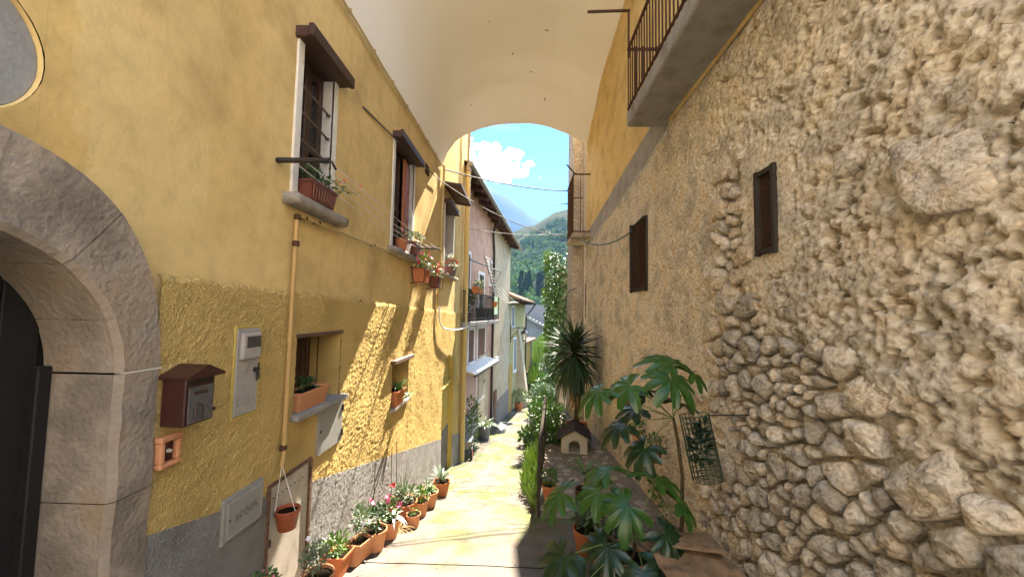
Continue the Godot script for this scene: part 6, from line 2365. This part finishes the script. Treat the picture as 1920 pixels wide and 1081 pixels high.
func right_plants():
	rng.seed = 314
	var big := []
	for k in 9: big.append(palmate(1.0, [9, 8, 7][k % 3], rf(0.28, 0.55), [Color(1, 1, 1), Color(0.75, 0.85, 0.9), Color(1.25, 1.12, 0.9), Color(0.85, 0.9, 0.8), Color(1.45, 1.2, 0.85)][k % 5]))
	# tall one with a bare leaning trunk
	var t := thing("fatsia_plant", "tall fatsia with a bare trunk and a crown of hand-shaped leaves", "plant", v(1.60, -2.52, 4.0))
	var o := t.position
	pot(t, 0.16, 0.11, 0.26, M.plastic_brown)
	var mb := MB.new(o)
	var head := v(1.545, -1.04, 4.0)
	mb.tube([v(1.60, -2.35, 4.0), v(1.625, -2.0, 4.0), v(1.63, -1.6, 4.0), v(1.585, -1.25, 4.0), head], 0.022, 8, 0.016)
	part(t, "trunk", mb, M.stem)
	var L := [[1.53, -0.50, 3.98, 0.27, 0.2, 0.9, 0.5, 0], [1.44, -0.62, 3.78, 0.27, -0.1, 1.0, 0.6, 0], [1.10, -0.72, 3.95, 0.25, -0.5, 1.0, 0.35, 0], [0.80, -0.80, 4.05, 0.24, -0.6, 1.0, 0.3, 0], [1.72, -0.60, 4.0, 0.24, 0.4, 1.0, 0.4, 0], [1.22, -1.00, 4.15, 0.24, -0.4, 1.0, 0.1, 1], [1.05, -1.14, 4.05, 0.25, -0.5, 0.9, 0.3, 1], [1.22, -1.32, 3.9, 0.24, -0.5, 0.8, 0.5, 1], [1.72, -0.95, 4.25, 0.24, 0.5, 0.9, -0.1, 1], [1.35, -0.86, 4.4, 0.22, -0.2, 1.0, -0.3, 1]]
	for i in L.size():
		var q: Array = L[i]
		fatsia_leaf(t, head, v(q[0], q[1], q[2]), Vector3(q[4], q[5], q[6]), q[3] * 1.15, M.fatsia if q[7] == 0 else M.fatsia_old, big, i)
	# low one sprawling over the pots
	t = thing("fatsia_plant", "low sprawling fatsia in a terracotta pot with broad dark leaves", "plant", v(0.98, ground_y(3.55) + 0.012, 3.55))
	o = t.position
	pot(t, 0.17, 0.115, 0.28, M.terra_pale)
	head = v(1.03, -1.98, 3.55)
	mb = MB.new(o)
	mb.tube([o + Vector3(0, 0.2, 0), o + Vector3(0.04, 0.3, 0), head], 0.016, 8, 0.012)
	part(t, "trunk", mb, M.stem)
	L = [[0.92, -1.64, 3.42, 0.27, -0.1, 0.9, 0.7, 0], [0.72, -1.62, 3.62, 0.27, -0.4, 1.0, 0.4, 0], [0.40, -1.70, 3.75, 0.25, -0.7, 1.0, 0.4, 0], [1.26, -1.52, 3.70, 0.25, 0.3, 1.0, 0.2, 0], [1.40, -1.66, 3.55, 0.24, 0.6, 0.9, 0.4, 0], [0.74, -1.95, 3.35, 0.23, -0.4, 0.9, 0.5, 1], [0.50, -2.08, 3.1, 0.25, -0.5, 0.9, 0.6, 1], [0.36, -1.94, 3.2, 0.24, -0.6, 1.0, 0.3, 1], [1.22, -1.82, 3.35, 0.22, 0.3, 0.9, 0.6, 1], [0.98, -2.02, 3.15, 0.22, -0.1, 0.9, 0.7, 1], [1.16, -2.0, 3.22, 0.2, 0.3, 0.9, 0.6, 1], [0.85, -1.50, 3.8, 0.24, -0.2, 1.0, 0.1, 0]]
	for i in L.size():
		var q: Array = L[i]
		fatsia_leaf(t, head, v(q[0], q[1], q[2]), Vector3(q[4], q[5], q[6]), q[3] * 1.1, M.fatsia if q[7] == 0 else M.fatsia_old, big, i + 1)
	# pots on the ground
	t = thing("potted_plant", "brown terracotta pot of slender grassy leaves at the terrace corner", "plant", v(0.76, ground_y(4.4) + 0.012, 4.4))
	pot(t, 0.165, 0.115, 0.27, M.terracotta)
	straps(t, t.position + Vector3(0, 0.24, 0), 40, 0.42, 0.028, 1.0, M.leaf, 0.6)
	foliage(t, "foliage", t.position + Vector3(0, 0.42, 0), Vector3(0.17, 0.17, 0.17), 130, 0.08, M.leaf_grey)
	t = thing("potted_plant", "orange terracotta pot half hidden under the low fatsia", "plant", v(0.86, ground_y(3.9) + 0.012, 3.93))
	pot(t, 0.155, 0.11, 0.25, M.terra_pale)
	foliage(t, "foliage", t.position + Vector3(0, 0.30, 0), Vector3(0.13, 0.10, 0.13), 90, 0.07, M.leaf_dark)
	t = thing("woven_bowl", "cream woven bowl tucked beside the sack", "bowl", v(1.18, ground_y(3.45) + 0.012, 3.42))
	mb = MB.new()
	for i in 6:
		var ring := []
		for k in 21: ring.append(Vector3(cos(TAU * k / 20) * (0.085 + 0.008 * i), 0.012 + 0.019 * i, sin(TAU * k / 20) * (0.085 + 0.008 * i)))
		mb.tube(ring, 0.010, 5, -1.0, false)
	mb.lathe([Vector2(0.0, 0.0), Vector2(0.09, 0.002)], Vector3.ZERO, 16)
	part(t, "coils", mb, M.cream_plastic)
	foliage(t, "foliage", t.position + Vector3(0, 0.2, 0), Vector3(0.1, 0.08, 0.1), 70, 0.06, M.leaf_dark)
	# ribbed pot on a foot at the railing
	t = thing("potted_plant", "ribbed orange pot with a small plant by the railing", "plant", v(0.47, terrace_y(6.3) + 0.01, 6.3))
	mb = MB.new()
	mb.lathe([Vector2(0.0, 0.0), Vector2(0.075, 0.0), Vector2(0.05, 0.03), Vector2(0.045, 0.07), Vector2(0.06, 0.085)], Vector3.ZERO, 16)
	part(t, "foot", mb, M.terra_pale)
	pot(t, 0.115, 0.075, 0.24, M.terracotta, 0.05, Vector3(0, 0.08, 0), 0.2)
	foliage(t, "foliage", t.position + Vector3(0, 0.42, 0), Vector3(0.13, 0.14, 0.13), 120, 0.07, M.leaf)
	# loose strap-leaved plant on the terrace against the wall
	t = thing("strap_leaf_plant", "upright strap leaved dracaena on the terrace near the wall", "plant", v(1.05, terrace_y(6.5), 6.5))
	pot(t, 0.15, 0.11, 0.2, M.plastic_brown)
	mb = MB.new(t.position)
	mb.tube([t.position + Vector3(0, 0.15, 0), t.position + Vector3(0.02, 0.42, 0)], 0.016, 6, 0.012)
	part(t, "stem", mb, M.stem)
	straps(t, t.position + Vector3(0.02, 0.40, 0), 20, 0.55, 0.045, 1.0, M.leaf, 0.8)
	# small flowerpots hung on the rubble wall
	var W := [[1.98, -1.70, 7.2, 0.09, 0], [2.02, -2.18, 6.9, 0.08, 1], [2.02, -2.20, 5.95, 0.115, 2]]
	for i in 3:
		var q: Array = W[i]
		t = thing("wall_flowerpot", ["small orange flowerpot hung on the rubble wall under the tall fatsia", "small terracotta flowerpot of leafy sprigs hung low on the rubble wall", "dark brown flowerpot hung on the rubble wall behind the fatsia trunk"][i], "flowerpot", v(q[0], q[1], q[2]), "flowerpots hung on the rubble wall")
		pot(t, q[3], q[3] * 0.72, q[3] * 1.75, [M.terracotta, M.terra_pale, M.plastic_brown][i])
		if i > 0: foliage(t, "foliage", t.position + Vector3(0, q[3] * 2.4, 0), Vector3(0.15, 0.13, 0.13), 110, 0.07, M.leaf)
		else:
			straps(t, t.position + Vector3(0, q[3] * 1.6, 0), 6, 0.2, 0.02, 0.8, M.leaf_grey, 0.4)
		mb = MB.new(t.position)
		mb.tube([t.position + Vector3(q[3] * 0.9, q[3] * 1.7, 0), v(right_x(q[2]) + 0.05, q[1] + q[3] * 1.9, q[2])], 0.006, 5)
		part(t, "hook", mb, M.iron)
	# creeping stems over the foot of the wall
	t = thing("wall_creeper", "thin creeper with small leaves over the foot of the rubble wall", "plant", v(2.0, -2.6, 6.2))
	mb = MB.new(t.position)
	for i in 6:
		var pts := []
		for k in 7: pts.append(v(right_x(6) - 0.06 - rf(0, 0.03), -2.95 + 0.07 * i + 0.05 * k * rf(0.2, 1.2), 5.5 + k * 0.22 + 0.1 * i))
		mb.tube(pts, 0.004, 4)
		for k in 26:
			var p: Vector3 = pts[rng.randi() % 6].lerp(pts[rng.randi() % 7], 0.4)
			mb.leaf(p + Vector3(-0.02, rf(-0.03, 0.05), 0), rdir(), Vector3.LEFT, 0.06, 0.045)
	part(t, "tendrils", mb, M.leaf)
	# stick leaning on hooks
	t = thing("wall_stick", "pale bare stick fixed across the rubble wall", "stick", v(2.08, -2.35, 5.6))
	mb = MB.new(t.position)
	mb.tube([v(2.10, -2.48, 6.2), v(2.09, -2.40, 5.7), v(2.09, -2.30, 5.2)], 0.014, 6, 0.010)
	part(t, "branch", mb, M.kennel)
	# roll of green plastic mesh hung on the wall
	t = thing("mesh_basket", "tall dark green wire mesh basket hung on the rubble wall", "basket", v(1.86, -1.62, 3.95))
	o = t.position
	var lean := Basis(Vector3.BACK, 0.16) * Basis(Vector3.RIGHT, -0.12)
	mb = MB.new(o)
	for i in 13:
		var ring := []
		for k in 17: ring.append(o + lean * Vector3(cos(TAU * k / 16) * 0.14, 0.62 * i / 12.0, sin(TAU * k / 16) * 0.14))
		mb.tube(ring, 0.0035, 4, -1.0, false)
	for k in 20:
		var a := TAU * k / 20
		mb.tube([o + lean * Vector3(cos(a) * 0.14, 0, sin(a) * 0.14), o + lean * Vector3(cos(a) * 0.14, 0.63, sin(a) * 0.14)], 0.0035, 4)
	for k in 5: mb.tube([o + lean * Vector3(-0.12, 0.005, -0.1 + 0.05 * k), o + lean * Vector3(0.12, 0.005, -0.1 + 0.05 * k)], 0.0035, 4)
	part(t, "mesh", mb, M.lattice_green)
	mb = MB.new(o)
	mb.tube([o + lean * Vector3(0.12, 0.6, 0), v(2.28, -0.98, 3.95)], 0.006, 5)
	part(t, "hook", mb, M.iron)
	foliage(t, "foliage", o + lean * Vector3(0, 0.35, 0), Vector3(0.09, 0.26, 0.09), 120, 0.09, M.fatsia_old, 0.4, false)
	sack()
	yucca()
	garden()

func sack():
	# dark plastic crate with a burlap sack thrown over it
	var c := v(1.39, ground_y(3.25) - 0.02, 3.30)
	var t := thing("storage_crate", "dark plastic crate under the burlap sack", "crate", c)
	var mb := MB.new(c)
	mb.box(c + Vector3(0.03, 0.155, 0.0), Vector3(0.58, 0.33, 0.50), Basis.IDENTITY, 0.02)
	mb.box(c + Vector3(0.03, 0.33, 0.0), Vector3(0.61, 0.03, 0.54), Basis.IDENTITY, 0.01)
	part(t, "box", mb, M.plastic_black)
	t = thing("burlap_sack", "brown burlap sack draped over the crate by the rubble wall", "sack", c + Vector3(0, 0.36, 0))
	mb = MB.new(t.position, true)
	var nu := 44
	var nv := 40
	var P := func(i: int, k: int) -> Vector3:
		var u := lerp(-0.31, 0.30, float(i) / nu) as float
		var s := lerp(-0.26, 0.58, float(k) / nv) as float     # runs over the top, then down the front
		var w := 0.05 * nb.get_noise_2d(u * 2.6, s * 2.6) + 0.016 * nb.get_noise_2d(u * 8.0, s * 6.0) + 0.022 * pow(abs(sin(u * 6.0 - s * 5.0 + 1.2 * sin(s * 7.0))), 3.0) + 0.012
		var x := u + 0.03 * sin(s * 5.0)
		var q := Vector3.ZERO
		if s < 0.25:
			q = Vector3(x, 0.385 + w * 0.9, s)
		elif s < 0.33:
			var a := (s - 0.25) / 0.08 * PI * 0.5
			q = Vector3(x, 0.315 + (0.07 + w * 0.9) * cos(a), 0.25 + (0.07 + w * 0.9) * sin(a))
		else:
			q = Vector3(x * 1.02, 0.315 - (s - 0.33), 0.32 + w * 0.9 + 0.05 * (s - 0.33))
		if u > 0.24: q.y -= (u - 0.24) * (u - 0.24) * 9.0
		if u < -0.28: q.y -= (u + 0.28) * (u + 0.28) * 12.0
		return c + q
	for i in nu:
		for k in nv:
			mb.quad(P.call(i, k), P.call(i, k + 1), P.call(i + 1, k + 1), P.call(i + 1, k))
	for i in nu:   # back of the cloth
		for k in nv:
			var dn := Vector3(0, -0.006, -0.006)
			mb.quad(P.call(i, k) + dn, P.call(i + 1, k) + dn, P.call(i + 1, k + 1) + dn, P.call(i, k + 1) + dn)
	part(t, "cloth", mb, M.burlap)
	# folded-over flap across the top
	mb = MB.new(t.position, true)
	var F := func(i: int, k: int, th: float) -> Vector3:
		var a := float(i) / 16.0
		var b := float(k) / 8.0
		var x := lerp(-0.22, 0.24, a) as float
		var zz := lerp(-0.24, lerp(-0.02, 0.14, a), b) as float
		return c + Vector3(x, 0.435 + th + 0.035 * sin(b * PI * 0.6) * (0.4 + a) + 0.012 * nb.get_noise_2d(x * 5, zz * 5), zz)
	for i in 16:
		for k in 8:
			mb.quad(F.call(i, k, 0.012), F.call(i, k + 1, 0.012), F.call(i + 1, k + 1, 0.012), F.call(i + 1, k, 0.012))
			mb.quad(F.call(i, k, 0.0), F.call(i + 1, k, 0.0), F.call(i + 1, k + 1, 0.0), F.call(i, k + 1, 0.0))
	for i in 16: mb.quad(F.call(i, 8, 0.0), F.call(i + 1, 8, 0.0), F.call(i + 1, 8, 0.012), F.call(i, 8, 0.012))
	part(t, "folded_flap", mb, M.burlap)
	mb = MB.new(t.position)
	var hem := []
	for k in 30: hem.append(P.call(3, int(k * nv / 30.0)) + Vector3(0, 0.004, 0.004))
	mb.tube(hem, 0.008, 6)
	part(t, "hem", mb, M.burlap)

func yucca():
	rng.seed = 808
	var t := thing("yucca_plant", "big spiky yucca with drooping dead leaves behind the kennel", "plant", v(1.42, terrace_y(10.0), 10.0))
	var o := t.position
	pot(t, 0.28, 0.22, 0.42, M.terracotta)
	var mb := MB.new(o)
	var head := v(1.36, -1.05, 10.0)
	mb.tube([o + Vector3(0, 0.3, 0), o + Vector3(0.02, 1.0, 0), head], 0.07, 10, 0.06)
	part(t, "trunk", mb, M.stem)
	var vs := []
	for k in 6:
		var b := MB.new()
		var z := rf(0.75, 1.25)
		b.col(Color(z, z, z))
		b.blade(Vector3.ZERO, Vector3(1, 0.0, 0), 1.0, 0.105, [0.2, 0.5, 0.9, 1.3, 0.35, 0.7][k], 7, 0.35, 0.35)
		vs.append(mesh_of(b))
	for i in 230:
		var f := i / 230.0
		var el: float = lerp(1.4, -1.15, pow(f, 0.85)) + rf(-0.15, 0.15)
		var az := i * 2.39996
		var b := Basis(Vector3.UP, az) * Basis(Vector3.BACK, el)
		var l := rf(0.8, 1.15) * (1.0 if f > 0.2 else 0.8)
		inst(t, "leaf", vs[i % 6], M.yucca, Transform3D(b.scaled(Vector3.ONE * l), head + Vector3(0, 0.25 - f * 0.55, 0) - o))
	for i in 56:
		var az := i * 2.39996
		var b := Basis(Vector3.UP, az) * Basis(Vector3.BACK, rf(-1.5, -1.15))
		inst(t, "dead_leaf", vs[i % 6], M.dry, Transform3D(b.scaled(Vector3.ONE * rf(0.55, 0.85)), head + Vector3(0, rf(-0.75, -0.35), 0) - o))

func bush(called: String, label: String, at: Vector3, r: Vector3, n: int, l: float, m: Material, group := ""):
	var t := thing(called, label, "plant", at, group)
	var mb := MB.new(at)
	var lobes := []
	for i in 9: lobes.append([rdir() * r * 0.6 + Vector3(0, r.y, 0), rf(0.3, 0.55)])
	for i in n:
		var q: Array = lobes[rng.randi() % 9]
		var dir := rdir()
		var p: Vector3 = at + q[0] + dir * r * q[1] * pow(rng.randf(), 0.35)
		p.y = max(p.y, at.y + 0.02)
		var s := rf(0.6, 1.3)
		mb.col(Color(s * rf(0.85, 1.2), s, s * rf(0.7, 1.05)))
		mb.leaf(p, (dir + rdir() * 0.8 + Vector3(0, 0.3, 0)).normalized(), rdir(), l * rf(0.7, 1.3), l * rf(0.4, 0.65))
	var f := part(t, "foliage", mb, m)
	f.set_meta("kind", "stuff")
	mb = MB.new(at)
	for i in 7:
		var q: Array = lobes[i]
		mb.tube([at + Vector3(rf(-0.05, 0.05), -0.05, rf(-0.05, 0.05)), at + q[0] * 0.5 + rdir() * 0.05, at + q[0]], 0.02, 5, 0.006)
	part(t, "stems", mb, M.stem)

func garden():
	rng.seed = 2121
	# feathery weeds between lane and railing
	var mb := MB.new(v(0.4, -3.6, 8))
	for i in 2600:
		var d := rf(6.3, 12.5)
		var x := edge_x(d) - rf(0.0, 0.36) * smoothstep(6.0, 8.0, d) - 0.01
		var top: float = lerp(0.75, 1.5, smoothstep(6.3, 8.5, d)) * (0.6 + 0.6 * na.get_noise_2d(x * 2, d * 1.5) + 0.3)
		var y0 := ground_y(d)
		var h := rf(0.15, 1.0) * top * 0.7
		var c := rf(0.6, 1.35)
		mb.col(Color(c * rf(0.85, 1.15), c, c * rf(0.6, 1.0)))
		mb.leaf(v(x, y0 + h * rf(0.0, 0.8), d), (Vector3(rf(-0.7, 0.3), 1.0, rf(-0.4, 0.4))).normalized(), rdir(), rf(0.10, 0.26), rf(0.012, 0.04))
	var w := part(self, "verge_weeds", mb, M.grass)
	tag(w, "bright green feathery weeds growing along the railing", "weeds", "", "stuff")
	bush("broadleaf_bush", "dark leafy bush behind the railing beside the kennel", v(0.78, terrace_y(9.6), 9.7), Vector3(0.38, 0.42, 0.4), 900, 0.11, M.leaf)
	bush("broadleaf_bush", "leafy bush between the yucca and the lane", v(0.85, ground_y(12) + 0.5, 12.0), Vector3(0.5, 0.8, 0.7), 1400, 0.13, M.leaf)
	bush("broadleaf_bush", "white flowering bush past the end of the railing", v(1.0, ground_y(14.5), 14.5), Vector3(0.7, 0.9, 1.0), 1500, 0.13, M.leaf_light)
	bush("broadleaf_bush", "dark green shrub lower down beside the lane", v(1.25, ground_y(18), 18.0), Vector3(0.9, 1.0, 1.2), 1500, 0.16, M.leaf)
	bush("broadleaf_bush", "pale leaved shrub at the turn of the lane", v(1.4, ground_y(23), 23.0), Vector3(1.1, 1.0, 1.6), 1400, 0.2, M.leaf_grey)
	bush("broadleaf_bush", "round dark shrub beneath the sunlit mound", v(2.2, ground_y(29), 29.0), Vector3(1.5, 1.2, 1.8), 1500, 0.24, M.leaf)
	bush("broadleaf_bush", "blue green shrub near the ivy covered wall", v(2.9, -5.5, 32.0), Vector3(1.4, 1.3, 1.5), 1400, 0.24, M.leaf_grey)
	bush("strap_plant", "broad leaved plant at the verge of the lane", v(0.33, ground_y(15.5), 15.6), Vector3(0.3, 0.35, 0.4), 300, 0.22, M.leaf)
	# sunlit grassy mound beyond
	mb = MB.new(v(2.5, -5, 40))
	var H := func(x: float, d: float) -> float: return -7.8 + 4.6 * exp(-pow((x - 2.9) / 3.2, 2) - pow((d - 44.0) / 9.0, 2)) + 0.25 * na.get_noise_2d(x * 0.7, d * 0.7)
	var g := MB.new(v(2.5, -5, 40), true)
	for i in 16:
		for k in 18:
			var q := []
			for e in [[i, k], [i + 1, k], [i + 1, k + 1], [i, k + 1]]:
				var x: float = lerp(-2.0, 9.0, e[0] / 16.0)
				var d: float = lerp(34.0, 56.0, e[1] / 18.0)
				q.append(v(x, H.call(x, d), d))
			g.quad(q[0], q[1], q[2], q[3])
	part(self, "mound", g, M.hill).set_meta("kind", "structure")
	for i in 9000:
		var x := rf(-1.0, 7.0)
		var d := rf(35.0, 50.0)
		var c := rf(0.7, 1.35)
		mb.col(Color(c * rf(0.95, 1.3), c, c * rf(0.5, 0.9)))
		mb.leaf(v(x, H.call(x, d) - 0.05, d), Vector3(rf(-0.4, 0.4), 1, rf(-0.4, 0.4)).normalized(), rdir(), rf(0.4, 1.1), rf(0.05, 0.13))
	w = part(self, "mound_grass", mb, M.grass)
	tag(w, "tall sunlit yellow green grass on the mound", "grass", "", "stuff")
	# fallen leaves and crumbs of plaster lying on the lane
	mb = MB.new(v(0, -3, 5))
	for i in 130:
		var d := rf(3.4, 9.5)
		var x := rf(-1.5, edge_x(d) - 0.1 if d > 5.9 else 1.6)
		if rng.randf() < 0.4: x = -1.35 + rf(-0.15, 0.25)
		var c := rf(0.4, 1.1)
		mb.col(Color(c, c, c))
		var dir := Vector3(rf(-1, 1), 0.15, rf(-1, 1)).normalized()
		mb.leaf(v(x, ground_y(d) + 0.022, d), dir, Vector3.UP, rf(0.02, 0.05), rf(0.012, 0.03))
	w = part(self, "leaf_litter", mb, M.dry)
	tag(w, "dry fallen leaves scattered over the lane", "leaves", "", "stuff")
	ivy()

func ivy():
	# pillar of old wall smothered in ivy past the corner house
	var t := thing("ivy_wall", "ruined wall pillar smothered in glossy ivy against the hillside", "wall", v(2.05, -6, 18.8))
	var o := t.position
	var mb := MB.new(o)
	mb.span(v(1.75, -6, 20.0), v(2.6, 2.35, 18.4), 0.05)
	part(t, "pillar", mb, M.tower)
	mb = MB.new(o)
	for i in 4200:
		var y := rf(-3.2, 2.9)
		var top: float = smoothstep(2.9, 1.9, y)
		var x := rf(1.30, 2.65)
		var z := 18.35 - rf(0.0, 0.28) * (0.4 + top)
		if rng.randf() < 0.4:
			x = 1.72 - rf(0.0, 0.42) * (0.5 + 0.5 * na.get_noise_2d(y * 1.4, 3.0))
			z = rf(18.2, 20.0)
		if na.get_noise_2d(x * 1.7, y * 0.9) < -0.32: continue
		var c := rf(0.6, 1.4)
		mb.col(Color(c, c, c * rf(0.6, 1.0)))
		mb.leaf(v(x, y, z), (Vector3(rf(-0.8, 0.3), -0.5, 0.6) + rdir() * 0.6).normalized(), (Vector3(-0.4, 0.5, 0.7) + rdir() * 0.5).normalized(), rf(0.11, 0.2), rf(0.09, 0.15))
	part(t, "ivy", mb, M.leaf).set_meta("kind", "stuff")
	mb = MB.new(o)
	for i in 900:
		var y := rf(-2.6, 3.0)
		var x := 1.42 - rf(0.0, 0.5) * (0.6 + 0.5 * na.get_noise_2d(y * 1.1, 9.0))
		var c := rf(0.7, 1.4)
		mb.col(Color(c, c, c * rf(0.5, 0.9)))
		mb.leaf(v(x, y, rf(18.3, 19.6)), (rdir() + Vector3(-0.3, 0.1, 0.2)).normalized(), rdir(), rf(0.12, 0.22), rf(0.08, 0.15))
	part(t, "young_shoots", mb, M.leaf_light).set_meta("kind", "stuff")

# ------------------------------------------------------------------ wires overhead
func sag(a: Vector3, b: Vector3, drop: float, n := 16) -> Array:
	var pts := []
	for i in n + 1:
		var f := float(i) / n
		pts.append(a.lerp(b, f) - Vector3(0, drop * 4.0 * f * (1 - f), 0))
	return pts

func lines_overhead():
	var t := thing("power_cable", "dark cable crossing the lane from the vault edge to the corner house", "cable", v(-1.95, 3.45, 9.15))
	var mb := MB.new(t.position)
	mb.tube(sag(v(-1.95, 3.45, 9.15), v(1.50, 3.72, 11.6), 0.12), 0.016, 6)
	part(t, "wire", mb, M.cable)
	t = thing("power_cable", "long dark cable from the yellow wall sagging to the meshed vent", "cable", v(-1.98, 2.40, 4.45))
	mb = MB.new(t.position)
	mb.tube(sag(v(-1.985, 2.47, 4.5), v(-1.93, 2.98, 8.6), 0.02) + sag(v(-1.93, 2.98, 8.6), v(1.55, 2.02, 10.4), 0.28).slice(1), 0.011, 6)
	part(t, "wire", mb, M.cable)
	mb = MB.new(t.position)
	mb.tube(sag(v(1.55, 2.02, 10.4), v(2.12, 1.62, 7.45), 0.22), 0.016, 6)
	part(t, "green_sleeve", mb, M.green_hose)
	t = thing("cable_run", "bundle of pale cables clipped along the edge of the vault", "cable", v(-1.97, 3.36, 5))
	for i in 2:
		mb = MB.new(t.position)
		var pts := []
		for k in 22:
			var d: float = lerp(0.5, 9.05, k / 21.0)
			pts.append(v(-1.965 + 0.012 * i, lerp(3.30, 3.47, clamp((d - 3.9) / 5.2, 0, 1)) - 0.035 * i + 0.006 * sin(k * 2.1 + i), d))
		mb.tube(pts, 0.010, 6)
		part(t, "wire", mb, M.cable_pale)
	for k in 12:
		mb = MB.new(t.position)
		mb.box(v(-1.96, lerp(3.29, 3.46, clamp((1.2 + k * 0.7 - 3.9) / 5.2, 0, 1)), 1.2 + k * 0.7), Vector3(0.035, 0.05, 0.012))
		part(t, "clip", mb, M.pipe_brown)
	t = thing("wall_cable", "white cable looping from the yellow wall to the pink house", "cable", v(-1.95, -0.2, 9.0))
	mb = MB.new(t.position)
	mb.tube([v(-1.93, 0.1, 8.85), v(-1.92, -0.25, 8.9), v(-1.90, -0.42, 9.2)] + sag(v(-1.88, -0.45, 9.5), v(-1.75, -0.42, 13.6), 0.10) + [v(-1.75, -0.35, 16.5)], 0.02, 6)
	part(t, "wire", mb, M.cable_white)
	t = thing("power_cable", "thin wire high across the lane below the eaves of the pink house", "cable", v(-2.1, 2.5, 13.6))
	mb = MB.new(t.position)
	mb.tube(sag(v(-2.02, 2.95, 13.5), v(1.62, 3.2, 15.5), 0.12), 0.010, 5)
	part(t, "wire", mb, M.cable)
	t = thing("bent_pipe_hooks", "two curved black pipes rising behind the yucca", "pipe", v(1.6, -1, 12.2))
	mb = MB.new(t.position)
	mb.tube([v(1.30, -1.0, 12.1), v(1.30, 0.1, 12.1), v(1.36, 0.5, 12.1), v(1.50, 0.72, 12.15), v(1.68, 0.78, 12.25)], 0.018, 6)
	part(t, "pipe", mb, M.plastic_black)
	mb = MB.new(t.position)
	mb.tube([v(1.86, -0.9, 12.2), v(1.87, -0.3, 12.2), v(1.94, -0.05, 12.22), v(2.02, 0.0, 12.28)], 0.018, 6)
	part(t, "pipe", mb, M.plastic_black)
